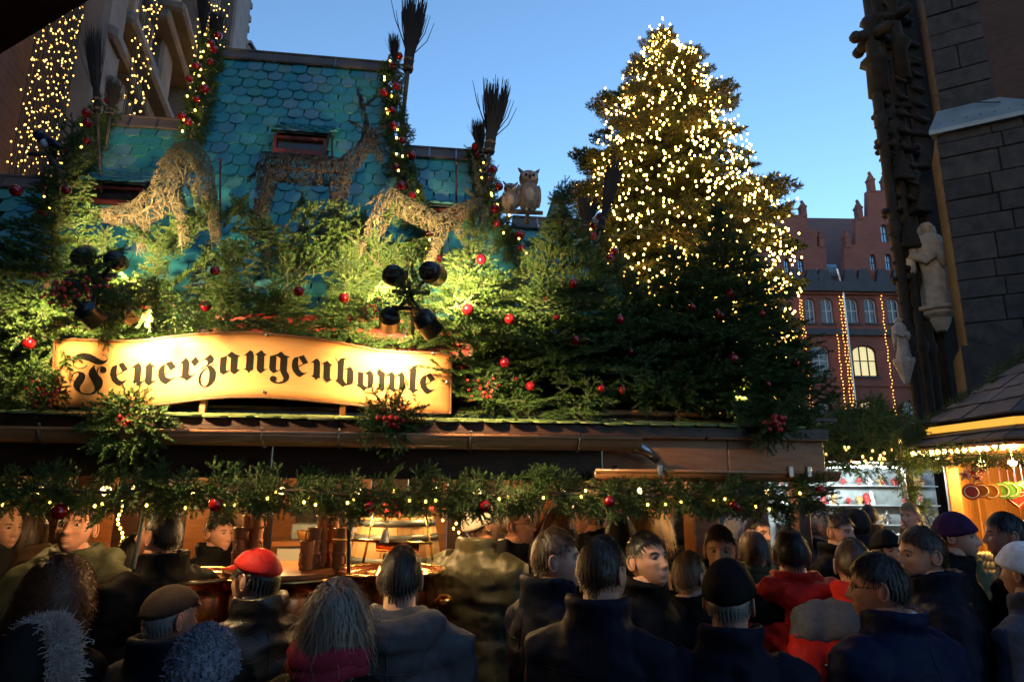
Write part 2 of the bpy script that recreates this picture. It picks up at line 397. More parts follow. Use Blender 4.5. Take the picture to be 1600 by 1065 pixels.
# ------------------------------------------------------------------ brick hall on the left, its tall windows hung with curtains of lights
LW = Wall((-3.3, 0), (-.3, 1.0))
M_BRICK_HALL = mat('hall_brick', (.10, .035, .025), .85, col2=(.145, .055, .038), brick=(2.0, (.1, .08, .07)), scale=1.2, bu=(-.287, .958))
M_STONE_L = mat('sandstone', (.14, .12, .115), .8, col2=(.22, .19, .18), scale=3, bump=.3, bscale=14)
hall = thing('brick_hall', LW.pt(10, 0), 'tall brick and sandstone hall with curtains of fairy lights over its windows', 'hall')
def lw(zx, zy): return LW.pix(zx / 2.9575, zy / 2.9575)
HT = 30.0
sE = lw(1105, 120)[0]
b = MB(); b.wbox(LW, -1.5, lw(300, 300)[0], 0, HT, -.6, 0); b.build('wall', M_BRICK_HALL, hall)
b = MB(); b.wbox(LW, lw(300, 300)[0] + .003, sE, 0, HT, -1.4, -.75); b.build('recessed_wall', mat('hall_plaster', (.16, .13, .11), .9, col2=(.10, .08, .07), scale=1.5), hall)
for zx0, zx1, zy, o in ((300, 408, 400, .32), (545, 590, 350, .05), (600, 652, 300, -.1), (680, 725, 300, -.1), (735, 790, 350, .02), (865, 930, 200, .3), (1030, 1105, 150, .25)):
    s0 = lw(zx0, zy)[0]; s1 = lw(zx1, zy)[0]; b = MB(); b.wbox(LW, s0, s1, 0, HT, -.75, o, .06); b.build('stone_pier', M_STONE_L, hall)
for zx, zy in ((632, 200), (672, 240)):                         # crockets down the slim shafts
    s = lw(zx, zy)[0]; z = 6.0; me = mats(MB().ball((0, 0, 0), (.12, .12, .17), 7, 5).mesh('crocket', True), M_STONE_L)
    while z < 24: link('crocket', me, hall, Matrix.Translation(LW.pt(s, z, -.02))); z += .55
for (za, ya), (zb_, yb) in (((470, 0), (600, 320)), ((560, 220), (690, 545)), ((735, 0), (890, 440)), ((840, 250), (905, 440)), ((360, 130), (440, 150)), ((370, 330), (420, 380))):
    s0, z0 = lw(za, ya); s1, z1 = lw(zb_, yb); z = (z0 + z1) / 2
    b = MB(); b.wbox(LW, min(s0, s1), max(s0, s1), z - .2, z, -.7, .42, .05); b.wbox(LW, min(s0, s1), max(s0, s1), z - .42, z - .2, -.7, .2, .04); b.build('ledge', M_STONE_L, hall)
for zx0, zx1, zy in ((590, 600, 300), (652, 680, 300), (790, 865, 250), (930, 1030, 150)):
    s0 = lw(zx0, zy)[0] + .05; s1 = lw(zx1, zy)[0] - .05
    for k in range(5):
        window(LW, hall, s0, s1, 3 + k * 5.2, 7.4 + k * 5.2, 0, M_STONE_L, M_GLASS, depth=.5, nx=2, nz=3, fw=.08)
b = MB()
for k in range(60):
    z = 3 + k * .45; b.box(LW.pt(sE + random.uniform(-.02, .15), z, .1), (.3, .3, .2))
b.build('quoins', M_STONE_L, hall, kind='stuff')
def curtain(s0, s1, n, z0, z1, off, step, label, r=.0085):
    pts = []; cab = []
    for i in range(n):
        s = s0 + (s1 - s0) * (i + random.uniform(.2, .8)) / n; a = z0 + random.uniform(0, .3); c = z1 - random.uniform(0, .3); z = a
        while z < c:
            pts.append(LW.pt(s + random.uniform(-.03, .03), z, off + random.uniform(-.03, .03))); z += step * random.uniform(.75, 1.3)
        cab.append([LW.pt(s, a, off), LW.pt(s, c, off)])
    random.shuffle(pts)
    t = thing('light_curtain', LW.pt((s0 + s1) / 2, z0, off), label, 'string lights')
    light_string(pts, t, r, M_BULB_FAR, cab, .006)
curtain(lw(10, 600)[0], lw(305, 200)[0], 26, 2.6, 15, .12, .19, 'wide curtain of fairy lights over plain brickwork beside the stone pier')
curtain(lw(455, 250)[0], lw(580, 250)[0], 13, 4, 19, .38, .26, 'curtain of fairy lights between the stone pier and the slim shafts', .011)
curtain(lw(725, 400)[0], lw(855, 300)[0], 16, 5, 27, .5, .28, 'dense curtain of fairy lights on the far window bay of the hall', .014)
curtain(lw(905, 250)[0], lw(935, 250)[0], 3, 5, 24, .45, .4, 'narrow curtain of fairy lights near the hall corner above the ridge', .014)
# pinnacles of roofs far behind the hall
for zx, zt, zb_ in ((1135, 160, 235),):
    p = at_y(zx / 2.9575, zb_ / 2.9575, 38); pt_ = at_y(zx / 2.9575, zt / 2.9575, 38); b = MB()
    b.box((p.x, 38, (p.z + pt_.z) / 2 - 2.4), (.9, .9, pt_.z - p.z + 2.4)); b.box((p.x, 38, pt_.z - 1.0), (1.15, 1.15, .2)); b.lathe([(.5, 0), (.2, .5), (.0, .9)], (p.x, 38, pt_.z - 1.2), 8)
    b.box((p.x, 38, 10), (1.2, 1.2, 20)); b.build('stone_turret', M_STONE_DK, label='slim dark stone turret rising behind the shingled ridge', cat='turret')

# ------------------------------------------------------------------ church on the right
q = at_y(1480, 400, 10.5); CW = Wall((q.x, q.y), (.86, -.5))
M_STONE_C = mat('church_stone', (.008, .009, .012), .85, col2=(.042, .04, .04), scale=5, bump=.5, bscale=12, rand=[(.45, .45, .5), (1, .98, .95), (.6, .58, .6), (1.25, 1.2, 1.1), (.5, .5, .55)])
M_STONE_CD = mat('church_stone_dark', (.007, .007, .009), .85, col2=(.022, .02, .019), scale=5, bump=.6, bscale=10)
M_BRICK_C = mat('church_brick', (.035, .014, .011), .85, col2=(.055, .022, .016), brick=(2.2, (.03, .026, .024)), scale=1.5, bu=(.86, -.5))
M_LEAD = mat('sheet_metal', (.14, .19, .22), .45, col2=(.09, .13, .15), scale=3, spec=.6)
church = thing('church', CW.pt(2, 0), 'dark church flank with stone buttress, pinnacles and brick wall', 'church')
def cw(zx, zy, off=0): return CW.pix(1320 + zx / 1.775, zy / 1.775, off)
b = MB(); b.wbox(CW, .3, 34, 0, 26, -2.2, -1.5); b.build('wall', M_BRICK_C, church)  # carried on far out of view to shut off sky light on the right
def course_blocks(s0, s1, z0, z1, o0, o1, hmin=.28, hmax=.5, wmin=.4, wmax=1.0):
    z = z0
    while z < z1 - .05:
        h = min(random.uniform(hmin, hmax), z1 - z); s = s0
        if z1 - z - h < .12: h = z1 - z
        while s < s1 - .02:
            w = random.uniform(wmin, wmax)
            if s1 - s - w < .25: w = s1 - s
            b = MB(); b.wbox(CW, s + .006, s + w - .006, z + .006, z + h - .006, o0, o1 + random.uniform(-.012, .014), .014)
            b.build('stone_block', M_STONE_C, church); s += w
        z += h
s0 = cw(300, 600)[0]; s0 = cw(258, 420)[0]; s1 = s0 + 1.62
zc = cw(245, 365)[1]
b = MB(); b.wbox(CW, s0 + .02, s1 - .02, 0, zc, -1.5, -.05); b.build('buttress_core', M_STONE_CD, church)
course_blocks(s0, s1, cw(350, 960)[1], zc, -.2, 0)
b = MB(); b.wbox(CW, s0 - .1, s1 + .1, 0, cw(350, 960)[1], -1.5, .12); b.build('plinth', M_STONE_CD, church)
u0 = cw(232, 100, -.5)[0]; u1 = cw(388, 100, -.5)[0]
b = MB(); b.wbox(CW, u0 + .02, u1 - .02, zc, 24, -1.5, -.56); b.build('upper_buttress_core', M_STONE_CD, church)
course_blocks(u0, u1, zc + .6, 15.0, -.7, -.5)
b = MB(); A = [(s0 - .08, zc), (s1 + .08, zc)]
b.add([CW.pt(s0 - .1, zc - .02, .1), CW.pt(s1 + .1, zc - .02, .1), CW.pt(u1 + .05, zc + .62, -.48), CW.pt(u0 - .05, zc + .62, -.48), CW.pt(s0 - .1, zc - .1, .1), CW.pt(s1 + .1, zc - .1, .1), CW.pt(u1 + .05, zc - .1, -.6), CW.pt(u0 - .05, zc - .1, -.6)],
      [(0, 1, 2, 3), (0, 4, 5, 1), (0, 3, 7, 4), (1, 5, 6, 2), (4, 7, 6, 5), (3, 2, 6, 7)])
b.build('metal_cap', M_LEAD, church)
b = MB()
for k in range(8): b.ball(CW.pt(s0 + .1 + k * .2, zc + .15, -.04), .018, 6, 4)
b.build('cap_rivets', M_LEAD, church, kind='stuff')
b = MB(); p0 = cw(250, 265, -.45); p1 = cw(430, 290, -.3); P = [CW.pt(p0[0] + (p1[0] - p0[0]) * k / 8, p0[1] + (p1[1] - p0[1]) * k / 8 - .06 * math.sin(k / 8 * math.pi), -.45 + .03 * k) for k in range(9)]
b.tube(P, .012, 5); b.build('cable', M_CABLE, church)
# left: portal piers, shafts and pinnacles behind the buttress corner
CP = Wall((q.x - .9, q.y + 2.0), (1, .15))
def cp(px_, py): return CP.pix(px_, py)
def pier(px0, px1, py, z0, z1, o, m_=M_STONE_CD, ch=.04, dp=.8):
    a = cp(px0, py)[0]; c = cp(px1, py)[0]; b = MB(); b.wbox(CP, a, c, z0, z1, -dp, o, ch); b.build('pier', m_, church)
zt = cp(1400, 150)[1]
pier(1408, 1428, 400, 0, cp(1390, 190)[1], .0, dp=.22)
pier(1426, 1445, 400, 0, 16, -.12, dp=.4)
pier(1443, 1590, 400, 0, 17, -.5)
for px_, o, r in ((1398, .1, .1), (1418, .06, .09), (1436, -.05, .1)):
    s = cp(px_, 400)[0]; b = MB(); z = 0; prof = []
    while z < 12: prof += [(r, z), (r, z + 2.2), (r * 1.35, z + 2.25), (r * 1.35, z + 2.4), (r, z + 2.45)]; z += 2.5
    b.lathe(prof, CP.pt(s, 0, o), 10); b.build('shaft', M_STONE_CD, church, True)
rr = random.Random(4)
def crockets(px0, py0, px1, py1, n, size, off=.1):
    for k in range(n):
        t = (k + .5) / n; s, z = cp(px0 + (px1 - px0) * t, py0 + (py1 - py0) * t); b = MB(); sz = size * rr.uniform(.8, 1.2)
        P = [CP.pt(s + .1, z - .05, off), CP.pt(s - sz * .4, z, off), CP.pt(s - sz * .9, z + sz * .35, off), CP.pt(s - sz * .6, z + sz * .7, off)]
        b.tube(P, [sz * .35, sz * .3, sz * .33, sz * .12], 7); b.ball(CP.pt(s - sz * .7, z + sz * .3, off), sz * .34, 7, 5); b.build('crocket', M_STONE_CD, church, True)
crockets(1384, 230, 1408, 430, 9, .2); crockets(1408, 440, 1424, 600, 6, .16); crockets(1376, 130, 1382, 220, 4, .22)
def finial(px_, py0, py1, w):
    s, z0 = cp(px_, py1); z1 = cp(px_, py0)[1]; h = z1 - z0; b = MB(); c = CP.pt(s, z0, .05)
    b.lathe([(w * .55, 0), (w * .5, h * .25), (w * .8, h * .28), (w * .4, h * .34), (w * .3, h * .6), (w * .55, h * .64), (w * .22, h * .7), (w * .16, h * .88), (w * .4, h * .92), (w * .35, h * .97), (.01, h)], c, 8)
    for k in range(4):
        a = k * math.pi / 2 + .2; d = Vector((math.cos(a), math.sin(a), 0)); p = c + Vector((0, 0, h * .48))
        b.tube([p, p + d * w * .7 + Vector((0, 0, w * .1)), p + d * w * 1.1 + Vector((0, 0, -w * .1))], [w * .3, w * .35, w * .2], 7); b.ball(p + d * w * 1.05, w * .33, 7, 5)
    b.build('finial', M_STONE_CD, church, True)
finial(1372, -20, 150, .42); finial(1408, -60, 130, .36)
finial(1386, 190, 275, .2); finial(1398, 285, 380, .2); finial(1428, 150, 330, .24); finial(1412, 395, 480, .18);
crockets(1396, 120, 1420, 330, 8, .16, .2); crockets(1424, 60, 1440, 200, 6, .2, .05)
for px0, px1, py in ((1388, 1412, 280), (1398, 1424, 385), (1418, 1440, 330)):                     # canopied niches
    a, z = cp(px0, py); c = cp(px1, py)[0]; b = MB(); b.prism([(a, z), (c, z), ((a + c) / 2, z + (c - a) * 1.5)], CP.pt, -.1, .28); b.wbox(CP, a - .03, c + .03, z - .1, z, -.1, .3, .02); b.build('niche_canopy', M_STONE_CD, church)
for px0, px1, pyt, pyb in ((1368, 1392, 120, 235), (1392, 1425, 30, 300), (1420, 1446, -60, 260)):
    a, zb2 = cp(px0 + 14, pyb); c = cp(px1 + 12, pyb)[0]; ztop = cp(px0, pyt)[1]; b = MB(); b.wbox(CP, a, c, zb2, ztop, -.2, .02, .03)
    for k in range(3): b.wbox(CP, a - .05, c + .05, zb2 + (ztop - zb2) * (k + .4) / 3, zb2 + (ztop - zb2) * (k + .4) / 3 + .12, -.24, .1, .03)
    b.build('turret_stage', M_STONE_CD, church)
M_STATUE = mat('pale_stone', (.40, .385, .37), .75, col2=(.26, .24, .225), scale=6, bump=.3, bscale=20)
def draped_statue(name, base, h, yaw, label):
    """robed figure carved in one piece on its corbel"""
    b = MB(); N, K = 20, 16; vs = []
    prof = [(0, .16, .13), (.04, .17, .14), (.15, .15, .12), (.3, .135, .115), (.42, .14, .12), (.5, .15, .12), (.6, .165, .12), (.7, .175, .12), (.78, .165, .105), (.83, .11, .085), (.855, .055, .055), (.872, .05, .058), (.89, .062, .072), (.925, .07, .08), (.96, .066, .076), (.985, .045, .052), (1.0, .008, .01)]
    for i, (z, rx, ry) in enumerate(prof):
        for j in range(N):
            t = 2 * math.pi * j / N; fold = 1 + (.2 * math.sin(7 * t + 1.3 * z * 5) * max(0, 1 - z * 1.15) if z < .8 else 0)
            vs.append(Vector((rx * math.cos(t) * fold + .02 * math.sin(z * 4), ry * math.sin(t) * fold, z)))
    fs = [(i * N + j, i * N + (j + 1) % N, (i + 1) * N + (j + 1) % N, (i + 1) * N + j) for i in range(len(prof) - 1) for j in range(N)]
    M = Matrix.Rotation(yaw, 3, 'Z') * h
    b.add([M @ v + Vector(base) for v in vs], fs)
    def T(P, r): b.tube([M @ Vector(p) + Vector(base) for p in P], [x * h for x in r], 8)
    T([(.155, 0, .77), (.19, -.04, .62), (.07, -.14, .58)], [.055, .05, .035]); T([(-.155, 0, .77), (-.2, -.03, .6), (-.1, -.13, .5), (-.02, -.15, .56)], [.055, .052, .04, .03])
    T([(.04, -.13, .62), (.05, -.15, .52), (.06, -.14, .42)], [.05, .06, .02])
    T([(-.19, .02, .74), (-.215, .0, .5), (-.19, .03, .2)], [.04, .05, .03])
    b.ball(M @ Vector((0.012, -.075, .925)) + Vector(base), .02 * h, 6, 5)
    T([(0, -.068, .945), (0, -.085, .925)], [.012, .014])
    T([(-.055, .02, .95), (-.075, .03, .88), (-.06, .05, .84)], [.03, .03, .015]); T([(.055, .02, .95), (.075, .03, .88), (.06, .05, .84)], [.03, .03, .015])
    t = thing(name, base, label, 'statue'); b.build('figure', M_STATUE, t, True); return t
a_, c_ = cp(1456, 420)[0], cp(1482, 420)[0]; b = MB(); b.wbox(CP, a_, c_, 0, cp(1468, 300)[1], -.55, .02, .04); b.build('pilaster', M_STONE_CD, church)
sp = CP.px(1466, 480, .22); st = draped_statue('statue', sp, CP.px(1466, 349, .22).z - sp.z, R(-12), 'pale stone statue of a robed figure on a corbel against the church')
b = MB(); b.lathe([(.1, -.5), (.17, -.36), (.2, -.24), (.3, -.16), (.3, -.1), (.38, -.07), (.38, 0)], sp, 8, sx=1.05); b.build('corbel', M_STATUE, st)
sp = CP.px(1412, 560, .13); st = draped_statue('statue', sp, .85, R(20), 'small pale stone figure low on the dark church pier')
b = MB(); b.lathe([(.05, -.5), (.15, -.2), (.2, -.08), (.2, 0)], sp, 8); b.build('corbel', M_STATUE, st)

# unseen houses added behind the camera to block low sky light from the crowd
mh_ = thing('unseen_sky_blocker', (2, -38, 0), 'plain brick houses added unseen behind the photographer to block sky light', 'house')
MW = Wall((2, -36), (1, 0)); hs_ = []
for k in range(9):
    for j in range(4): hs_.append((-17 + k * 4, -15.6 + k * 4, 2 + j * 3.6, 4.2 + j * 3.6))
b = MB(); holes_prism(b, [(-19, 0), (19, 0), (19, 17), (-19, 17)], [arch(a, c, z0, z1, .3) for a, c, z0, z1 in hs_], MW.pt, -.5, 0); b.build('wall', M_BRICK_FAR, mh_)
for a, c, z0, z1 in hs_: window(MW, mh_, a, c, z0, z1, .3, M_STONE_DK, M_GLASS, fw=.08)
b = MB(); b.add([MW.pt(-19, 17, .4), MW.pt(19, 17, .4), MW.pt(19, 23, -5), MW.pt(-19, 23, -5), MW.pt(-19, 17, -10), MW.pt(19, 17, -10)], [(0, 1, 2, 3), (3, 2, 5, 4), (0, 3, 4), (1, 5, 2)]); b.build('roof', M_ROOF_TILE, mh_)
# ================================================================== THE MULLED-WINE STALL
PHI = R(7.0)
ST = Wall((0, 0), (math.cos(PHI), math.sin(PHI))); ST.n = Vector((math.sin(PHI), -math.cos(PHI), 0))
def sp(px, py, v): return ST.px(px, py, -v)
def ss(px, py, v): return ST.pix(px, py, -v)
def su(u, v, z): return ST.pt(u, z, -v)
SM = Matrix((ST.d, -ST.n, Vector((0, 0, 1)))).transposed()           # stall axes: u, v, z
U0 = -5.2; UR = ss(1285, 700, 3.0)[0]
stall = thing('market_stall', su(-1.5, 4.2, 0), 'wooden punch stall with stepped teal shingle roof hung with firs and garlands', 'market stall')
def sbox(name, u0, u1, v0, v1, z0, z1, m_, ch=.006, parent=None):
    b = MB(); b.wbox(ST, u0, u1, z0, z1, -v1, -v0, ch); return b.build(name, m_, parent or stall)
M_TEAL = mat('teal_shingle', (.75, .75, .75), .5, col2=(1.05, 1.05, 1.05), scale=9, bump=.15, bscale=30, spec=.45,
             rand=[(0.0328, 0.249, 0.293), (0.0484, 0.315, 0.348), (0.0373, 0.276, 0.332), (0.0927, 0.321, 0.343), (0.0373, 0.299, 0.31), (0.0651, 0.354, 0.393), (0.148, 0.299, 0.359), (0.0345, 0.265, 0.348), (0.054, 0.327, 0.293), (0.137, 0.321, 0.293)])
M_RIDGE = mat('ridge_board', (.10, .075, .07), .6, col2=(.15, .115, .105), scale=3, stretch=(1, 8, 8))
M_CORE = mat('roof_boards', (.02, .03, .035), .8)
M_RED = mat('red_paint', (.42, .03, .02), .5, col2=(.5, .05, .03), scale=6, bump=.1)
M_REDTRIM = mat('red_trim', (.12, .02, .012), .5)
M_GREEN_TILE = mat('eave_shingle', (.10, .13, .05), .5, col2=(.2, .24, .1), scale=12, rand=[(.7, .8, .7), (1, 1, 1), (1.1, 1.2, .8), (.8, .9, .8)])

# ---- eaves: small shingles, fascia, gutters
VE = 2.95
zE = ss(600, 657, VE)[1]
def eave_shingle():
    b = MB(); w, l, t = .052, .09, .006
    pts = [(-w, 0), (-w, -l * .75), (-w * .6, -l * .95), (0, -l), (w * .6, -l * .95), (w, -l * .75), (w, 0)]
    b.prism(pts, lambda a, c, o: Vector((a, c, o)), -t, t * .2); return mats(b.mesh('eave_shingle'), M_GREEN_TILE)
_es = eave_shingle(); n_ = 0
for row in range(3):
    u = U0 + (row % 2) * .056
    while u < ss(1262, 672, VE)[0]:
        slope = R(9); v = VE - .03 + row * .07; z = zE + .006 + row * .011
        p = su(u, v + .07, z + .012)
        if project(p)[0] > -60:
            M = SM @ (Matrix.Rotation(slope + R(random.uniform(-2, 2)), 3, 'X') @ Matrix.Rotation(R(random.uniform(-3, 3)), 3, 'Z'))
            M = M.to_4x4(); M.translation = p; link('eave_shingle', _es, stall, M)
        u += .112
b = MB(); b.add([su(U0, VE - .01, zE - .004), su(UR, VE - .01, zE - .004), su(UR, VE + .34, zE + .045), su(U0, VE + .34, zE + .045), su(U0, VE - .01, zE - .05), su(UR, VE - .01, zE - .05), su(UR, VE + .34, zE - .05), su(U0, VE + .34, zE - .05)],
    [(0, 1, 2, 3), (4, 7, 6, 5), (0, 4, 5, 1), (2, 6, 7, 3), (1, 5, 6, 2), (0, 3, 7, 4)]); b.build('eave_deck', M_WOOD_DARK, stall)
u = U0
while u < UR:                                                           # fascia boards butted end to end
    e = min(u + 1.3, UR); sbox('fascia_board', u + .002, e - .002, VE - .005, VE + .03, zE - .062, zE - .006, M_WOOD); u = e
ug1 = ss(992, 705, VE)[0]
zg = ss(600, 690, VE - .08)[1]
M_GUTTER = mat('brown_gutter', (.24, .10, .042), .35, col2=(.36, .16, .07), scale=6, stretch=(1, 6, 6), spec=.6)
def gutter(u0, u1, v, z, r, name='gutter'):
    prof = [(math.cos(t), math.sin(t)) for t in [math.pi + math.pi * k / 12 for k in range(13)]]
    b = MB(); P = [(c * r, s_ * r) for c, s_ in prof] + [(c * (r - .006), s_ * (r - .006)) for c, s_ in prof[::-1]]
    n = len(P); vs = []
    for u in (u0, u1): vs += [su(u, v + a, z + c) for a, c in P]
    b.add(vs, [(i, (i + 1) % n, n + (i + 1) % n, n + i) for i in range(n)] + [tuple(range(n))[::-1], tuple(range(n, 2 * n))])
    b.tube([su(u0, v - r, z), su(u1, v - r, z)], .009, 8)
    return b.build(name, M_GUTTER, stall, True)
gutter(U0, ug1, VE - .06, zg + .03, .055)
zg2 = ss(1100, 737, VE - .02)[1]
gutter(ss(925, 738, VE)[0], ss(1300, 745, VE)[0], VE - .03, zg2 + .0, .04)
M_ZINC = mat('zinc_bracket', (.35, .34, .36), .35, 1.0)
for px_ in (60, 215, 410, 530, 735, 905):
    u = ss(px_, 690, VE - .1)[0]; b = MB(); P = [su(u, VE - .06 + .058 * math.cos(t), zg + .03 + .058 * math.sin(t)) for t in [math.pi * (.9 + k * .12) for k in range(8)]]
    b.tube([su(u, VE - .118, zg + .05)] + P, .006, 6); b.build('gutter_bracket', M_ZINC, stall, True)
for px_, py_ in ((1028, 725), (1230, 724), (1258, 738)):
    u = ss(px_, 730, VE - .05)[0]; b = MB(); b.wbox(ST, u - .012, u + .012, zg2 - .02, zg2 + .03, -VE + .06, -VE + .085, .003); b.build('gutter_bracket', M_ZINC, stall)
u = ss(1000, 705, VE)[0]                                                   # spout ends
b = MB(); b.tube([su(u - .05, VE - .06, zg + .0), su(u + .01, VE - .06, zg - .02), su(u + .07, VE - .03, zg - .06)], [.03, .024, .02], 10); b.build('gutter_spout', M_ZINC, stall, True)
u = ss(945, 740, VE)[0]
b = MB(); b.tube([su(u - .06, VE - .04, zg2 - .02), su(u, VE - .035, zg2 - .01), su(u + .05, VE - .03, zg2 + .01)], [.02, .025, .02], 10); b.build('gutter_spout', M_ZINC, stall, True)
zT = zE - .066
zS = ss(600, 748, VE)[1]                                                   # soffit height
u = U0; k = 0
while u < UR - .01:                                                         # boards below the fascia
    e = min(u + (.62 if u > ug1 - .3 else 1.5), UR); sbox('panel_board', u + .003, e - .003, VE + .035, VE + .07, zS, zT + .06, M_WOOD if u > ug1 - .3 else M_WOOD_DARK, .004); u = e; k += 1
v = VE + .075; 
while v < 5.6:
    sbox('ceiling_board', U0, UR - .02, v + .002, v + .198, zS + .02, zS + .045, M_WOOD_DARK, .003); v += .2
sbox('side_board', UR - .06, UR - .02, VE + .08, 4.2, zS + .05, zT + .02, M_WOOD)

# ---- platform, counter, posts, back wall
uc1 = ss(720, 1000, 3.05)[0]
sbox('floor_platform', U0, uc1 + 1.2, 3.12, 5.6, 0, .14, M_WOOD_DARK)
u = U0; zc_ = 1.13
while u < uc1 - .01:
    e = min(u + .16, uc1); sbox('counter_board', u + .002, e - .002, 3.03, 3.055, 0, zc_ - .03, M_WOOD, .004); u = e
sbox('counter_top', U0, uc1 + .06, 2.98, 3.16, zc_ - .03, zc_ + .015, M_WOOD, .008)
for px_, v, w, m_ in ((1095, 3.7, .16, M_WOOD), (828, 4.1, .035, M_WOOD), (8, 4.6, .12, M_WOOD_DARK), (1250, 4.4, .10, M_WOOD_DARK)):
    u = ss(px_, 800, v)[0]; sbox('post', u - w / 2, u + w / 2, v - w / 2, v + w / 2, 0, zS + .02, m_, .01)
u = ss(838, 790, 4.1)[0]; b = MB(); b.tube([su(u - .02, 4.1, 1.72), su(u + .15, 4.12, zS + .02)], .017, 6); b.build('brace', M_WOOD, stall)
u = U0; k = 0; ub = ss(1060, 800, 5.4)[0]
while u < ub:
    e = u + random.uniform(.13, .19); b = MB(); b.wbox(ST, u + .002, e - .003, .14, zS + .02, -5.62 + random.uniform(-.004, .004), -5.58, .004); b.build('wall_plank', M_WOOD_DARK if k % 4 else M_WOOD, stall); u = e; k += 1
sbox('wall_rail', U0, ub, 5.52, 5.575, 1.25, 1.36, M_WOOD)

# ---- shingled roof: stepped sections that flare towards the eaves
SLOPE = R(67); V_FOOT, Z_FOOT = 3.72, 2.55
def slope_hit(px_, py_, back):
    """pixel -> (u, q): along the roof and up its slope"""
    d = ray(px_, py_); n = ST.n * math.sin(SLOPE) + Vector((0, 0, math.cos(SLOPE)))
    o = su(0, V_FOOT + back, Z_FOOT); p = CAM + d * ((o - CAM).dot(n) / d.dot(n))
    return (p - o).dot(ST.d), (p.z - Z_FOOT) / math.sin(SLOPE)
def slope_pt(u, q_, back, off=0.0):
    return su(u, V_FOOT + back + q_ * math.cos(SLOPE) - off * math.sin(SLOPE), Z_FOOT + q_ * math.sin(SLOPE) + off * math.cos(SLOPE))
def inside(p, poly):
    x, y = p; c = False
    for i in range(len(poly)):
        (x0, y0), (x1, y1) = poly[i - 1], poly[i]
        if (y0 > y) != (y1 > y) and x < (x1 - x0) * (y - y0) / (y1 - y0) + x0: c = not c
    return c
SECTIONS = [  # outline in pixels (on the sloping roof plane), set-back
    (0.0, [(350, 92), (605, 112), (612, 180), (624, 260), (648, 330), (690, 420), (720, 520), (740, 600), (232, 600), (245, 500), (262, 400), (290, 250), (322, 170)]),
    (.14, [(615, 240), (746, 253), (768, 310), (790, 370), (826, 450), (860, 520), (900, 600), (640, 600), (640, 420)]),
    (.26, [(760, 346), (912, 362), (952, 420), (1000, 480), (1035, 530), (1060, 600), (780, 600)]),
    (.14, [(172, 194), (300, 202), (290, 300), (280, 600), (20, 600), (60, 420), (100, 320), (138, 255)]),
    (.24, [(-60, 285), (120, 296), (60, 600), (-60, 600)]),
]
SW_, SE_ = .118, .118
def shingle_mesh(k):
    rg = random.Random(k); b = MB(); w = SW_ / 2 - .003; l = .185; t = .016
    pts = [(-w, l), (-w, .035), (-w * .62, .008), (0, 0 + rg.uniform(-.003, .003)), (w * .62, .008), (w, .035), (w, l)]
    b.prism(pts, lambda a, c, o: Vector((a, c, o - c * .09)), 0, t); return mats(b.mesh('shingle'), M_TEAL)
SHM = [shingle_mesh(k) for k in range(3)]
EQ = Vector((-ST.n.x * math.cos(SLOPE), -ST.n.y * math.cos(SLOPE), math.sin(SLOPE))); NQ = ST.d.cross(EQ)
ROT = Matrix((ST.d, EQ, NQ)).transposed()
cand = []; sect = []
DORM = [(0, 432, 520, 192, 252), (3, 143, 246, 265, 330), (2, 878, 948, 438, 480), (1, 668, 738, 318, 352)]
for k, (back, poly) in enumerate(SECTIONS):
    pl = [slope_hit(x, y, back) for x, y in poly]
    def fn(a, c, o, back=back): return slope_pt(a, c, back, -.012) if o else su(a, V_FOOT + back + 2.0, Z_FOOT + c * math.sin(SLOPE))
    b = MB(); b.prism(pl, fn, 0, 1); sec = b.build('roof_section', M_CORE, stall); sect.append(sec)
    qs = [p[1] for p in pl]; us = [p[0] for p in pl]; q_ = min(qs) - .05; r_ = 0
    while q_ < max(qs):
        u = min(us) - .2 + (r_ % 2) * SW_ / 2
        while u < max(us) + .1:
            if inside((u, q_ + .07), pl) and inside((u, min(q_ + .1, max(qs))), pl):
                pz = slope_pt(u, q_, back); x, y = project(pz)
                if x > -15 and y < 545: cand.append((y, k, u, q_))
            u += SW_
        q_ += SE_; r_ += 1
cand.sort(key=lambda c: (c[0] > 440, c[1] not in (0, 1, 3), c[0]))
rest = {}
for i, (y, k, u, q_) in enumerate(cand):
    M = (ROT @ Matrix.Rotation(R(random.uniform(-2.5, 2.5)), 3, 'Z') @ Matrix.Rotation(R(random.uniform(-1.5, 1.5)), 3, 'X') @ Matrix.Diagonal((random.uniform(.96, 1.0), 1, random.uniform(.8, 1.3)))).to_4x4()
    M.translation = slope_pt(u, q_, SECTIONS[k][0], random.uniform(.001, .005))
    if i < 620: link('shingle', random.choice(SHM), stall, M)
    else: rest.setdefault(k, []).append(M)
b = MB()
for k, Ms in rest.items():
    me = SHM[0]; V = [v_.co.copy() for v_ in me.vertices]; Fc = [tuple(p.vertices) for p in me.polygons]
    for M in Ms: b.add([M @ v_ for v_ in V], Fc)
if b.v: b.build('further_shingles', mat('teal_shingle_mass', (.03, .17, .2), .5, col2=(.08, .26, .28), scale=7), stall, kind='stuff')
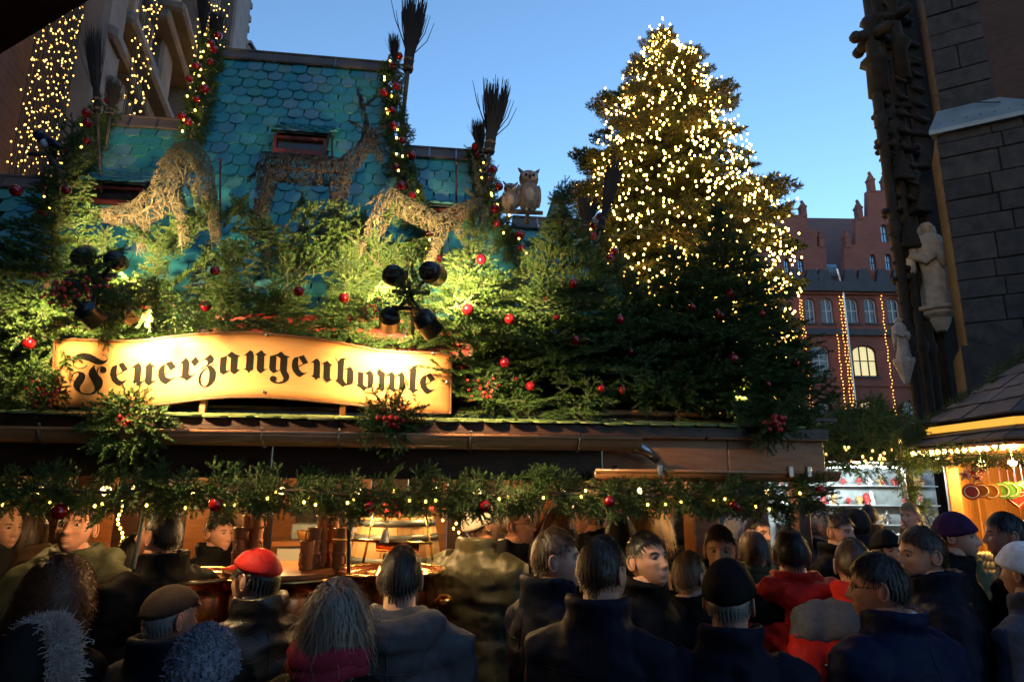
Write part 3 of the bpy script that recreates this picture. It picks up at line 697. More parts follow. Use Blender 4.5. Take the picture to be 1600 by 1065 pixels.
# ridge caps
for k, a, c in ((0, (345, 84), (608, 106)), (1, (632, 234), (750, 246)), (2, (800, 342), (914, 356)), (3, (168, 188), (290, 196)), (4, (-40, 280), (118, 288))):
    back = SECTIONS[k][0]; u0, q0 = slope_hit(*a, back); u1, q1 = slope_hit(*c, back); qm = (q0 + q1) / 2; b = MB()
    P0 = [slope_pt(u0, q, back, .03) for q in (0,)]
    Mr = ROT
    b.box(slope_pt((u0 + u1) / 2, qm - .045, back, .028), (u1 - u0, .1, .022), Mr, .005); b.box(slope_pt((u0 + u1) / 2, qm + .012, back, -.05), (u1 - u0, .022, .2), Mr, .005)
    rc = b.build('ridge_cap', M_RIDGE, stall)
    for t in (.33, .68):
        b = MB(); b.box(slope_pt(u0 + (u1 - u0) * t, qm - .04, back, .032), (.012, .12, .03), Mr); me = b.mesh('ridge_band', False, wloc(rc)); me.materials.append(M_ZINC); link('ridge_band', me, rc, WORLD[rc].copy())
# dormers: a little shed roof with its own shingles over a red-framed opening
for k, x0, x1, y0, y1 in DORM:
    back = SECTIONS[k][0]; u0, qt = slope_hit(x0, y0, back); u1, qb = slope_hit(x1, y1, back); u0 = slope_hit(x0, (y0 + y1) / 2, back)[0]; u1 = slope_hit(x1, (y0 + y1) / 2, back)[0]
    um = (u0 + u1) / 2; w = u1 - u0; qb = max(qb, qt - .8)
    pT = slope_pt(um, qt, back); fr = .30 if w < .6 else .34                  # eave of the dormer stands this far out
    qe = qt - (qt - qb) * .62; pE = slope_pt(um, qe, back, .0); ze = pE.z; vE = V_FOOT + back + qe * math.cos(SLOPE) - fr * .55
    e3 = su(um, vE, ze + .02); sl = (pT - e3); n_r = 5; dm = thing('dormer', e3, 'x', 'x') if False else None
    b = MB(); 
    for s_ in (-1, 1):                                                        # cheeks
        a = um + s_ * w * .44; P = [su(a, vE + .04, ze), su(a, V_FOOT + back + qb * math.cos(SLOPE), pE.z - (qe - qb) * math.sin(SLOPE)), su(a, V_FOOT + back + qt * math.cos(SLOPE), pT.z), su(a, vE + .04, pE.z - (qe - qb) * math.sin(SLOPE) * .9)]
        b.add(P, [(0, 1, 2), (0, 3, 1)])
    b.build('dormer_cheek', M_CORE, stall)
    zb_ = pE.z - (qe - qb) * math.sin(SLOPE) * .9; vF = vE + .04; fwd = .022
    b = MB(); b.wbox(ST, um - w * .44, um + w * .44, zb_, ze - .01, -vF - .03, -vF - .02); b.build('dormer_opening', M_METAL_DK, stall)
    b = MB(); holes_prism(b, [(um - w * .46, zb_ - .01), (um + w * .46, zb_ - .01), (um + w * .46, ze), (um - w * .46, ze)], [[(um - w * .46 + fwd, zb_ + fwd), (um + w * .46 - fwd, zb_ + fwd), (um + w * .46 - fwd, ze - fwd), (um - w * .46 + fwd, ze - fwd)]], ST.pt, -vF - .015, -vF + .012); b.build('dormer_frame', M_REDTRIM, stall)
    sdir = sl.normalized(); Rr = Matrix((ST.d, sdir, ST.d.cross(sdir))).transposed(); L_ = sl.length
    b = MB(); b.box(e3 + sl * .5 - ST.d.cross(sdir) * .01, (w, L_, .015), Rr); b.build('dormer_roof', M_CORE, stall)
    for r_ in range(n_r):
        u = -w / 2 + (r_ % 2) * .05
        while u < w / 2 - .03:
            M = (Rr @ Matrix.Rotation(R(random.uniform(-2, 2)), 3, 'Z') @ Matrix.Diagonal((.86, .62, .8))).to_4x4(); M.translation = e3 + ST.d * (u + .05) + sdir * (r_ * L_ / n_r - .02) + ST.d.cross(sdir) * .006
            link('dormer_shingle', random.choice(SHM), stall, M); u += .104
# iron hooks on the roof
for x, y0, y1 in ((344, 250, 372), (519, 214, 262), (713, 255, 320), (880, 300, 345)):
    k = 1 if x > 640 else 0; p0 = sp(x, y1, 3.78); p1 = sp(x, y0, 3.78); b = MB(); b.tube([p0, p1], .006, 6); b.ball(p1, .012, 7, 5); b.build('roof_rod', M_WOOD_DARK, stall, True)
# shelf on which the firs stand, red board behind the sign
vS0 = 3.2
for k in range(5): sbox('shelf_plank', U0, ss(1290, 650, 3.3)[0], vS0 + k * .1 + .002, vS0 + k * .1 + .098, zE + .06, zE + .085, M_WOOD_DARK, .004)
r0, r1 = ss(300, 600, 3.3)[0], ss(765, 600, 3.3)[0]
sbox('red_board', r0, r1, 3.5, 3.52, zE + .085, zE + .62, M_RED); 
sbox('red_board', r1 + .01, ss(860, 600, 3.34)[0], 3.5, 3.52, zE + .085, zE + .3, M_RED)
for k in range(3): sbox('back_plank', U0, ss(1200, 600, 3.4)[0], 3.56, 3.58, zE + .09 + k * .15, zE + .237 + k * .15, M_WOOD_DARK if k != 1 else M_WOOD)
sbox('shelf_lath', ss(905, 650, 3.22)[0], ss(1130, 650, 3.22)[0], 3.17, 3.19, zE + .07, zE + .1, M_WOOD)

# ---- the sign: a curved parchment-shaped board with black-letter writing
VS = 3.06
M_SIGN = mat('sign_board', (.50, .235, .075), .4, col2=(.56, .27, .095), scale=5, stretch=(.6, 9, 9), spec=.2)
sign = thing('sign_board', sp(395, 645, VS), 'wavy orange parchment sign with black-letter writing Feuerzangenbowle', 'sign')
top_ = [(86, 531), (120, 530), (160, 532), (200, 533), (230, 531), (265, 526), (300, 522), (340, 519.5), (385, 519), (430, 522), (480, 527), (520, 533), (555, 540), (590, 547), (630, 550), (670, 551), (706, 553)]
bot_ = [(704, 646), (670, 645), (630, 641), (590, 636), (550, 632), (510, 628), (460, 623), (410, 620), (360, 620), (320, 623), (280, 628), (240, 633), (200, 636), (150, 636), (110, 635), (79, 634), (82, 590), (84, 555)]
b = MB(); b.prism([ss(x, y, VS) for x, y in top_ + bot_], ST.pt, -VS - .02, -VS); b.build('board', M_SIGN, sign)
NX, NZ = 90, 22; vs = []; at_ = []; tp = [ss(x, y, VS) for x, y in top_]; bt_ = [ss(x, y, VS) for x, y in bot_[:16]][::-1]
tx, tz = np.array(tp).T; bx_, bz_ = np.array(bt_).T; uL, uR = min(tx.min(), bx_.min()) + .004, tx.max() - .002
for i in range(NX + 1):
    u = uL + (uR - uL) * i / NX; zt0, zb0 = np.interp(u, tx, tz) - .003, np.interp(u, bx_, bz_) + .003; ul = np.interp(0, [0, 1], [0, 0])
    for j in range(NZ + 1):
        z = zb0 + (zt0 - zb0) * j / NZ; f = j / NZ; uu = max(u, bx_.min() + (tx.min() - bx_.min()) * f + .004); vs.append(ST.pt(uu, z, -VS + .0008)); at_.append(min(z - zb0, zt0 - z, (uu - (bx_.min() + (tx.min() - bx_.min()) * f)) * .8, (uR - uu) * .8))
b = MB(); b.add(vs, [(i * (NZ + 1) + j, (i + 1) * (NZ + 1) + j, (i + 1) * (NZ + 1) + j + 1, i * (NZ + 1) + j + 1) for i in range(NX) for j in range(NZ)])
M_FACE = M_SIGN.copy(); M_FACE.name = 'sign_paint'; n_ = M_FACE.node_tree.nodes; L_n = M_FACE.node_tree.links; an = n_.new('ShaderNodeAttribute'); an.attribute_name = 'edge'; cr_ = n_.new('ShaderNodeValToRGB'); e_ = cr_.color_ramp.elements
e_[0].position = 0; e_[0].color = (.2, .13, .09, 1); e_[1].position = .9; e_[1].color = (1, 1, 1, 1); q_ = e_.new(.35); q_.color = (.72, .62, .5, 1)
mx_ = n_.new('ShaderNodeMix'); mx_.data_type = 'RGBA'; mx_.blend_type = 'MULTIPLY'; mx_.inputs[0].default_value = 1; pb = n_['Principled BSDF']; src_ = pb.inputs['Base Color'].links[0].from_socket
mu_ = n_.new('ShaderNodeMath'); mu_.operation = 'MULTIPLY'; mu_.inputs[1].default_value = 22; L_n.new(an.outputs['Fac'], mu_.inputs[0]); L_n.new(mu_.outputs[0], cr_.inputs[0]); L_n.new(src_, mx_.inputs[6]); L_n.new(cr_.outputs[0], mx_.inputs[7]); L_n.new(mx_.outputs[2], pb.inputs['Base Color'])
fo = b.build('painted_face', M_FACE, sign); fa_ = fo.data.attributes.new('edge', 'FLOAT', 'POINT'); fa_.data.foreach_set('value', np.array(at_, np.float32))
rim = MB(); P = [sp(x, y, VS - .002) for x, y in top_ + bot_]; rim.tube(P + [P[0]], .006, 6); rim.build('burnt_edge', mat('burnt_edge', (.12, .045, .012), .6), sign, True)
for x, y in ((92, 580), (416, 523), (412, 612), (698, 597), (238, 529), (676, 552)):
    b = MB(); b.ball(sp(x, y, VS - .004), .008, 8, 6); b.build('screw', M_STEEL, sign, True)
for x in (182, 312, 534): 
    u = ss(x, 645, VS)[0]; b = MB(); b.wbox(ST, u - .014, u + .014, zE - .02, ss(x, 615, VS)[1], -VS - .05, -VS - .022, .003); b.build('sign_bracket', M_WOOD, sign)
def z1(x, y): return 105 + x / 13.31, 545 + y / 13.31
def z2(x, y): return 165 + x / 19.36, 555 + y / 19.36
def z3(x, y): return 240 + x / 15.24, 545 + y / 15.24
def z4(x, y): return 335 + x / 13.33, 540 + y / 13.33
def z5(x, y): return 450 + x / 17.75, 545 + y / 17.75
def z6(x, y): return 515 + x / 17.75, 555 + y / 17.75
def z7(x, y): return 580 + x / 14.55, 560 + y / 14.55
E3 = [[(105, 640), (115, 520), (160, 430), (280, 345), (270, 470), (262, 600), (290, 660), (360, 705), (420, 705), (525, 660), (525, 670), (420, 745), (300, 840), (220, 815), (150, 750)],
      [(285, 345), (430, 280), (535, 430), (400, 505), (305, 370)], [(265, 595), (400, 500), (405, 512), (268, 610)]]
GLYPHS = [
  ('F', z1, [[(118, 300), (112, 250), (140, 180), (200, 120), (290, 88), (380, 84), (480, 102), (560, 140), (640, 190), (700, 225), (760, 244), (810, 235), (835, 200), (825, 165), (790, 138), (735, 122), (735, 108), (800, 130), (838, 165), (846, 215), (825, 265), (770, 310), (700, 328), (610, 318), (540, 295), (440, 250), (340, 218), (240, 208), (170, 225), (140, 265), (138, 310)],
        [(118, 295), (138, 300), (150, 345), (200, 390), (280, 402), (360, 380), (420, 330), (432, 338), (370, 393), (280, 415), (190, 402), (135, 350)],
        [(545, 350), (575, 335), (575, 390), (610, 470), (660, 545), (715, 600), (745, 660), (745, 730), (720, 800), (660, 870), (580, 920), (480, 948), (380, 946), (290, 918), (200, 860), (145, 800), (130, 740), (150, 670), (200, 600), (240, 545), (245, 500), (210, 485), (150, 515), (112, 580), (95, 570), (135, 505), (190, 472), (260, 468), (330, 485), (380, 540), (378, 600), (340, 680), (285, 760), (265, 830), (290, 895), (380, 930), (480, 930), (545, 895), (585, 830), (575, 760), (530, 680), (475, 590), (450, 520), (460, 460), (500, 405)],
        [(625, 480), (628, 430), (650, 390), (700, 362), (760, 362), (810, 390), (828, 435), (810, 480), (760, 498), (710, 485), (688, 445), (695, 405), (720, 375), (670, 390), (645, 430), (645, 500)]]),
  ('e', z2, [[(140, 590), (155, 450), (220, 330), (365, 280), (345, 400), (335, 560), (350, 660), (400, 735), (500, 780), (620, 735), (650, 730), (560, 830), (430, 930), (330, 890), (200, 770)],
        [(395, 270), (545, 205), (685, 420), (525, 500)], [(335, 580), (525, 490), (530, 510), (338, 605)]]),
  ('u', z2, [[(755, 380), (880, 300), (1000, 215), (1060, 270), (1095, 350), (1080, 500), (1060, 780), (1140, 790), (1020, 930), (930, 900), (820, 800), (860, 740), (880, 370)],
        [(1195, 335), (1280, 280), (1345, 215), (1420, 290), (1500, 320), (1430, 350), (1415, 600), (1400, 770), (1530, 750), (1310, 920), (1200, 830), (1190, 750), (1215, 600), (1225, 345)], [(1050, 790), (1195, 755), (1195, 780), (1060, 830)]]),
  ('e', z3, E3),
  ('r', z3, [[(620, 350), (690, 290), (765, 210), (830, 255), (860, 330), (850, 480), (835, 590), (880, 630), (940, 610), (1010, 565), (940, 640), (790, 760), (720, 705), (600, 680), (670, 640), (685, 480), (690, 350)], [(885, 300), (1005, 180), (1090, 295), (970, 420)]]),
  ('z', z3, [[(1135, 285), (1230, 225), (1350, 125), (1410, 170), (1440, 240), (1415, 310), (1320, 380), (1280, 400), (1200, 440), (1130, 490), (1125, 470), (1190, 420), (1270, 385), (1295, 330), (1270, 275), (1215, 255)],
        [(1270, 395), (1380, 405), (1440, 450), (1480, 530), (1485, 640), (1450, 760), (1380, 850), (1290, 905), (1190, 915), (1110, 870), (1070, 790), (1070, 690), (1110, 580), (1180, 500), (1270, 445), (1280, 455), (1200, 520), (1145, 610), (1120, 720), (1135, 820), (1190, 885), (1240, 885), (1290, 830), (1320, 720), (1330, 600), (1315, 500), (1280, 440)],
        [(1330, 395), (1400, 380), (1490, 350), (1485, 362), (1400, 395), (1330, 408)]]),
  ('a', z4, [[(125, 255), (255, 200), (365, 120), (440, 175), (545, 212), (490, 235), (480, 360), (470, 495), (545, 488), (410, 595), (340, 540), (325, 500), (180, 605), (115, 555), (110, 480), (120, 400)][:0] or [(125, 250), (265, 205), (250, 330), (240, 480), (260, 525), (330, 505), (325, 520), (180, 605), (120, 560), (108, 490), (118, 380)],
        [(255, 205), (365, 120), (440, 175), (545, 212), (490, 235), (478, 370), (470, 497), (545, 488), (410, 595), (340, 545), (330, 480), (345, 260)]]),
  ('n', z4, [[(605, 210), (680, 150), (745, 90), (800, 125), (820, 190), (815, 320), (805, 480), (815, 495), (750, 520), (715, 570), (680, 515), (600, 490), (655, 470), (665, 330), (665, 200)],
        [(840, 185), (920, 140), (980, 90), (1030, 150), (1100, 185), (1040, 205), (1030, 340), (1025, 485), (1095, 480), (955, 575), (895, 520), (880, 470), (890, 340), (895, 205)]]),
  ('g', z4, [[(1160, 215), (1290, 180), (1285, 330), (1275, 470), (1290, 520), (1370, 490), (1365, 510), (1225, 575), (1155, 510), (1140, 450), (1150, 330)],
        [(1270, 195), (1395, 120), (1460, 190), (1575, 235), (1520, 250), (1510, 400), (1500, 530), (1545, 590), (1555, 650), (1530, 720), (1460, 770), (1360, 790), (1250, 780), (1180, 740), (1150, 690), (1170, 640), (1230, 620), (1285, 645), (1300, 700), (1270, 740), (1340, 760), (1420, 735), (1440, 680), (1410, 610), (1375, 540), (1365, 470), (1375, 260)]]),
  ('e', z5, [[(105, 450), (125, 320), (180, 240), (290, 215), (280, 340), (278, 470), (310, 560), (380, 640), (460, 665), (570, 635), (480, 690), (320, 780), (240, 735), (140, 620), (110, 530)], [(300, 210), (440, 170), (560, 385), (425, 430), (310, 240)], [(278, 480), (425, 415), (430, 432), (285, 500)]]),
  ('n', z5, [[(625, 375), (710, 320), (795, 260), (860, 305), (890, 380), (890, 560), (880, 760), (905, 800), (830, 815), (775, 870), (730, 800), (635, 740), (700, 720), (715, 560), (715, 375)],
        [(910, 415), (1000, 370), (1100, 325), (1160, 400), (1240, 455), (1175, 475), (1165, 640), (1160, 830), (1240, 845), (1075, 925), (1010, 860), (980, 810), (990, 620), (995, 410)]]),
  ('b', z6, [[(155, 50), (175, 60), (235, 165), (290, 100), (370, 72), (440, 82), (545, 98), (420, 110), (405, 240), (390, 420), (380, 640), (400, 700), (480, 795), (640, 790), (560, 815), (430, 835), (365, 880), (270, 790), (150, 685), (210, 670), (225, 480), (230, 220)],
        [(385, 385), (470, 360), (575, 305), (640, 380), (672, 470), (665, 620), (645, 780), (560, 815), (475, 800), (490, 620), (495, 390)]]),
  ('o', z6, [[(785, 440), (850, 465), (945, 480), (940, 640), (935, 800), (980, 850), (1050, 885), (1090, 905), (1020, 920), (950, 990), (860, 900), (730, 825), (785, 800), (785, 620)],
        [(960, 470), (1050, 455), (1125, 412), (1190, 480), (1225, 580), (1215, 760), (1180, 880), (1090, 910), (1045, 885), (1060, 720), (1060, 560), (1010, 490)]]),
  ('w', z7, [[(290, 210), (220, 225), (160, 250), (125, 310), (140, 365), (180, 400), (180, 540), (175, 660), (115, 675), (200, 700), (250, 760), (310, 690), (300, 560), (310, 440), (320, 350), (290, 300), (220, 275), (215, 240)],
        [(320, 385), (400, 345), (465, 298), (520, 345), (540, 400), (535, 540), (530, 660), (560, 700), (630, 695), (600, 715), (510, 765), (440, 710), (370, 690), (400, 650), (410, 540), (415, 385)],
        [(550, 390), (630, 350), (695, 300), (750, 370), (768, 440), (760, 560), (750, 660), (690, 695), (620, 710), (640, 560), (640, 400)]]),
  ('l', z7, [[(825, 170), (845, 180), (880, 250), (940, 185), (1020, 155), (1110, 150), (1035, 180), (1025, 280), (1010, 480), (1000, 690), (1090, 695), (1000, 745), (945, 790), (890, 725), (820, 690), (868, 680), (875, 480), (880, 285)]]),
  ('e', z7, [[(1105, 560), (1115, 480), (1170, 400), (1250, 370), (1245, 460), (1240, 580), (1270, 650), (1340, 705), (1410, 705), (1460, 680), (1390, 740), (1275, 805), (1200, 760), (1130, 660)], [(1255, 370), (1355, 330), (1460, 475), (1340, 535), (1270, 395)], [(1238, 575), (1340, 520), (1345, 535), (1245, 590)]]),
]
M_INK = mat('black_paint', (.010, .008, .006), .85, spec=.1)
for ch, f_, polys in GLYPHS:
    b = MB()
    for i, pl in enumerate(polys):
        b.prism([ss(*f_(x, y), VS) for x, y in pl], ST.pt, -VS - .002, -VS + .0022 + i * .0005)
    b.build('letter', M_INK, sign)

# ---- clusters of black spotlights in front of the sign (they light the firs and the board)
M_CAN_IN = mat('lamp_inside', (.8, .75, .6), .25, 1.0)
M_LENS = mat('lamp_glass', (1, .9, .7), .3, emit=(1, .72, .35), estr=6)
def can(root, c, target, r, L_, power, ang, blend=.6, lit=True, hub=None):
    r *= 1.08; L_ *= .8; c = Vector(c)
    hub = HUB.get(root, None)
    if hub is not None: b = MB(); b.tube([c, c.lerp(hub, .5) + Vector((0, 0, .01)), hub], .009, 7); b.build('bracket', M_METAL_DK, root, True)
    d = (Vector(target) - Vector(c)).normalized(); M = d.to_track_quat('Z', 'Y').to_matrix(); b = MB()
    b.lathe([(r * .3, -L_ * .56), (r * .7, -L_ * .54), (r * .93, -L_ * .46), (r * .98, -L_ * .34), (r * .98, -L_ * .2), (r * 1.03, -L_ * .19), (r * 1.03, -L_ * .13), (r * .98, -L_ * .12), (r, L_ * .5), (r * .9, L_ * .5), (r * .86, -L_ * .25), (r * .3, -L_ * .4)], c, 20, M)
    o = b.build('lamp_can', M_METAL_DK, root, True)
    b = MB(); b.tube([Vector(c) - d * L_ * .2 + M.col[0] * r, Vector(c) - d * L_ * .9 + M.col[0] * r * .3, Vector(c) - d * L_ * .9 - M.col[0] * r * .3, Vector(c) - d * L_ * .2 - M.col[0] * r], r * .1, 6); b.build('yoke', M_METAL_DK, root, True)
    if lit:
        b = MB(); b.lathe([(.001, -.008), (r * .55, -.004), (r * .6, 0), (.001, .008)], Vector(c) + d * L_ * .05, 14, M); b.build('lens', M_LENS, root, True)
        spot(root, Vector(c) + d * L_ * .3, target, power, WARM, ang, r * .5, blend)
HUB = {}
SPOTK = 1.7
vL = 2.74
clB = thing('spotlight_cluster', sp(640, 520, vL), 'cluster of four black can spotlights with dark fir sprigs before the sign', 'spotlights'); HUB[clB] = sp(641, 465, vL + .03)
can(clB, sp(614, 430, vL + .02), sp(600, 430, 3.4), .044, .13, 34 * SPOTK, 95, .9)
can(clB, sp(676, 427, vL), sp(775, 480, 3.4), .044, .13, 34 * SPOTK, 85, 1.0)
can(clB, sp(609, 500, vL + .1), sp(606, 560, 3.06), .043, .11, 17 * SPOTK, 130, 1.0)
can(clB, sp(668, 506, vL - .16), sp(800, 672, 2.93), .043, .12, 16 * SPOTK, 80, 1.0)
b = MB(); arm = sp(640, 690, VE - .02); c0 = sp(640, 465, vL + .03)
b.tube([su(ss(640, 465, vL)[0], 3.5, c0.z - .1), su(ss(640, 465, vL)[0], 3.1, c0.z + .02), c0], .011, 8); b.tube([sp(612, 455, vL + .03), sp(672, 458, vL + .03)], .01, 8); b.tube([sp(612, 480, vL + .03), sp(668, 485, vL + .03)], .01, 8); b.tube([sp(640, 440, vL + .03), c0], .01, 8)
b.build('stand', M_METAL_DK, clB, True)
clA = thing('spotlight_cluster', sp(150, 500, vL), 'black can spotlights in dark berried greenery above the sign end', 'spotlights'); HUB[clA] = sp(150, 448, vL + .03)
can(clA, sp(181, 408, vL), sp(240, 440, 3.4), .036, .12, 14 * SPOTK, 90, .9)
can(clA, sp(198, 486, vL + .1), sp(258, 542, 3.06), .038, .11, 17 * SPOTK, 130, 1.0)
can(clA, sp(110, 455, vL), sp(50, 560, 3.2), .04, .12, 11 * SPOTK, 85, .9)
can(clA, sp(142, 492, vL - .18), sp(350, 675, 2.92), .036, .11, 17 * SPOTK, 105, 1.0)  # extra can added to brighten the fascia and gutter
can(clA, sp(130, 400, vL), sp(215, 345, 3.55), .036, .12, 26 * SPOTK, 55, .9)
b = MB(); ca = sp(150, 440, vL + .03); b.tube([su(ss(150, 440, vL)[0], 3.5, ca.z - .1), su(ss(150, 440, vL)[0], 3.1, ca.z + .02), ca], .011, 8); b.tube([sp(150, 420, vL + .03), sp(150, 478, vL + .03)], .01, 8); b.tube([sp(110, 430, vL + .03), sp(182, 430, vL + .03)], .01, 8); b.tube([sp(115, 475, vL + .03), sp(185, 470, vL + .03)], .01, 8)
b.build('stand', M_METAL_DK, clA, True)
fl = thing('floodlight', sp(1165, 650, 3.3), 'small floodlight tucked low into the firs at the stall corner', 'floodlight')
can(fl, sp(1166, 640, 3.08), sp(1090, 575, 3.3), .035, .09, 42 * SPOTK, 135, .9)
b = MB(); b.tube([sp(1166, 640, 3.1), sp(1166, 668, 3.12)], .01, 8); b.build('stand', M_METAL_DK, fl, True)
# ================================================================== FIR BRANCHES
def fir_branch(seed, L=.4, pairs=7, needle=.028, dens=330, width=.0052, sub=False, m_=None, stem=.004, droop=.05, tw=.42):
    rg = np.random.RandomState(seed); stems = []
    x = np.linspace(0, 1, 7); main = np.stack([x * L, .03 * L * np.sin(x * 3 + seed), -droop * L * x ** 2 + .02 * L * np.sin(x * 5)], 1); stems.append(main)
    def at(path, t):
        i = min(int(t * (len(path) - 1)), len(path) - 2); f = t * (len(path) - 1) - i; return path[i] * (1 - f) + path[i + 1] * f, path[i + 1] - path[i]
    for k in range(pairs):
        t = .12 + .8 * (k + rg.uniform(0, .5)) / pairs
        for s in (-1, 1):
            p, d = at(main, t); d = d / np.linalg.norm(d); l = L * (tw * (1 - t) + .1) * rg.uniform(.8, 1.15)
            a = math.radians(rg.uniform(42, 62)) * s; dd = np.array([d[0] * math.cos(a) - d[1] * math.sin(a), d[0] * math.sin(a) + d[1] * math.cos(a), d[2] + rg.uniform(-.12, .16)])
            y = np.linspace(0, 1, 4)[:, None]; q = p + dd * l * y + np.array([d[0], d[1], .1]) * l * .18 * y ** 2; stems.append(q)
            if sub or (l > .2 * L / .4):
                for s2 in (-1, 1):
                    for tt in ((.3, .55, .8) if sub else (.5,)):
                        p2, d2 = at(q, tt); d2 = d2 / np.linalg.norm(d2); a2 = math.radians(50) * s2; l2 = l * (.55 if not sub else .6 * (1.1 - tt)) * rg.uniform(.8, 1.1)
                        e = np.array([d2[0] * math.cos(a2) - d2[1] * math.sin(a2), d2[0] * math.sin(a2) + d2[1] * math.cos(a2), d2[2] + rg.uniform(-.1, .1)])
                        stems.append(p2 + e * l2 * np.linspace(0, 1, 3)[:, None])
    V = []; Fq = []; nb = 0
    mbs = MB()
    for i, st_ in enumerate(stems): mbs.tube([Vector(p) for p in st_], [stem * (1 if i == 0 else .5) * (1 - .6 * j / (len(st_) - 1)) for j in range(len(st_))], 3, False)
    ns = len(mbs.v); VV = []
    for st_ in stems:
        seg = np.diff(st_, axis=0); ln = np.linalg.norm(seg, axis=1); tot = ln.sum(); n = max(6, int(tot * dens))
        t = (np.arange(n) + rg.rand(n)) / n * tot; cum = np.concatenate([[0], np.cumsum(ln)]); idx = np.clip(np.searchsorted(cum, t) - 1, 0, len(seg) - 1)
        f = (t - cum[idx]) / ln[idx]; P = st_[idx] + seg[idx] * f[:, None]; T = seg[idx] / ln[idx][:, None]
        up = np.tile([0, 0, 1.0], (n, 1)); S = np.cross(T, up); S /= np.linalg.norm(S, axis=1)[:, None] + 1e-9; Uv = np.cross(S, T)
        th = np.radians(rg.uniform(-45, 225, n)); fa = np.radians(rg.uniform(34, 58, n))
        rad = S * np.cos(th)[:, None] + Uv * np.sin(th)[:, None]; D = T * np.cos(fa)[:, None] + rad * np.sin(fa)[:, None]
        l = needle * rg.uniform(.75, 1.12, n) * (1 - .35 * (t / tot) ** 4); Wd = np.cross(D, rg.normal(size=(n, 3))); Wd /= np.linalg.norm(Wd, axis=1)[:, None] + 1e-9
        A = P; Cc = P + D * l[:, None]; B = P + D * (l * .45)[:, None] + Wd * width * .5; E = P + D * (l * .45)[:, None] - Wd * width * .5
        VV.append(np.stack([A, B, Cc, E], 1).reshape(-1, 3))
    Vn = np.concatenate(VV); nq = len(Vn) // 4
    me = bpy.data.meshes.new('branch')
    me.from_pydata(mbs.v + [tuple(p) for p in Vn], [], mbs.f + [(ns + 4 * i, ns + 4 * i + 1, ns + 4 * i + 2, ns + 4 * i + 3) for i in range(nq)])
    me.materials.append(M_BARK); me.materials.append(m_ or M_NEEDLE)
    mi = np.zeros(len(me.polygons), np.int32); mi[len(mbs.f):] = 1; me.polygons.foreach_set('material_index', mi); me.update(); return me
FIR = [fir_branch(k, pairs=6, needle=.021, dens=620, width=.0045, tw=.62) for k in range(6)]
FIRS = [fir_branch(20 + k, L=.22, pairs=3, needle=.02, dens=640, width=.0045, tw=.62) for k in range(4)]                       # short sprigs
def branch_matrix(p, d, roll=0.0, s=1.0, sz=1.0):
    d = Vector(d).normalized(); y = Vector((0, 0, 1)).cross(d)
    y = y.normalized() if y.length > 1e-3 else Vector((0, 1, 0)); z = d.cross(y)
    M = Matrix((d, y, z)).transposed() @ Matrix.Rotation(roll, 3, 'X') @ Matrix.Diagonal((s, s * sz, s)); M = M.to_4x4(); M.translation = Vector(p); return M
def fir_tree(base, top, radius, seed, label, group=None, lean=(0, 0), low=.1, dens=1.0, full=False):
    rg = random.Random(seed); base = Vector(base); H = top - base.z; t_ = thing('fir_tree', base, label, 'fir tree', group)
    ax = lambda f: base + Vector((lean[0] * f, lean[1] * f, H * f))
    b = MB(); b.tube([ax(k / 6) for k in range(7)], [.019 * (1 - .8 * k / 6) * max(.8, H) for k in range(7)], 7); b.build('trunk', M_BARK, t_, True)
    h = low; 
    while h < .97:
        r = radius * min(1.0, (1 - h) * 1.25 + .06) * (1 if h > .18 else .85); n = int((7 if h < .7 else 5) * dens); a0 = rg.uniform(0, 6.28)
        for k in range(n):
            a = a0 + 2 * math.pi * k / n + rg.uniform(-.25, .25); el = R(-4 + 46 * h ** 2 + rg.uniform(-8, 8)); l = r * rg.uniform(.7, 1.2)
            d = (math.cos(a) * math.cos(el), math.sin(a) * math.cos(el), math.sin(el)); me = rg.choice(FIR if l > .2 else FIRS); s = l / (.4 if l > .2 else .22)
            link('branch', me, t_, branch_matrix(ax(h + rg.uniform(-.02, .02)), d, rg.uniform(-.22, .22), max(.35, s * 1.15), rg.uniform(1.15, 1.5)))
        h += (.092 if h < .6 else .075) / max(.8, H) ** .5 / dens
    for k in range(3): link('branch', rg.choice(FIRS), t_, branch_matrix(ax(.9 + .02 * k), (rg.uniform(-.3, .3), rg.uniform(-.3, .3), 1), k * 2, .55 * max(.8, H)))
    return t_
def garland(name, path, rad, step, label, cat='garland', group=None, sc=(.55, .9), down=0.0, meshes=None, seed=1, wire=True):
    rg = random.Random(seed); P = [Vector(p) for p in path]; t_ = thing(name, P[0], label, cat, group); n = 0
    for i in range(len(P) - 1):
        d = P[i + 1] - P[i]; k = max(1, int(d.length / step)); T = d.normalized()
        for j in range(k):
            p = P[i] + d * ((j + rg.random()) / k); o = Vector((rg.gauss(0, 1), rg.gauss(0, 1), rg.gauss(0, 1) - down)); o = (o - T * o.dot(T)).normalized()
            dr = T * rg.choice((1, 1, -1)) * rg.uniform(.4, 1) + o * rg.uniform(.4, 1.0)
            link('sprig', rg.choice(meshes or FIRS), t_, branch_matrix(p + o * rad * rg.uniform(0, .6), dr, rg.uniform(-3, 3), rg.uniform(*sc))); n += 1
    if wire:
        b = MB(); b.tube(P, .008, 5); b.build('wire', M_BARK, t_, True)
    return t_
def lerp_path(pts, n):
    P = [Vector(p) for p in pts]; L = [0]
    for i in range(len(P) - 1): L.append(L[-1] + (P[i + 1] - P[i]).length)
    out = []
    for k in range(n):
        t = L[-1] * k / (n - 1); i = 0
        while i < len(P) - 2 and L[i + 1] < t: i += 1
        out.append(P[i].lerp(P[i + 1], (t - L[i]) / max(1e-6, L[i + 1] - L[i])))
    return out
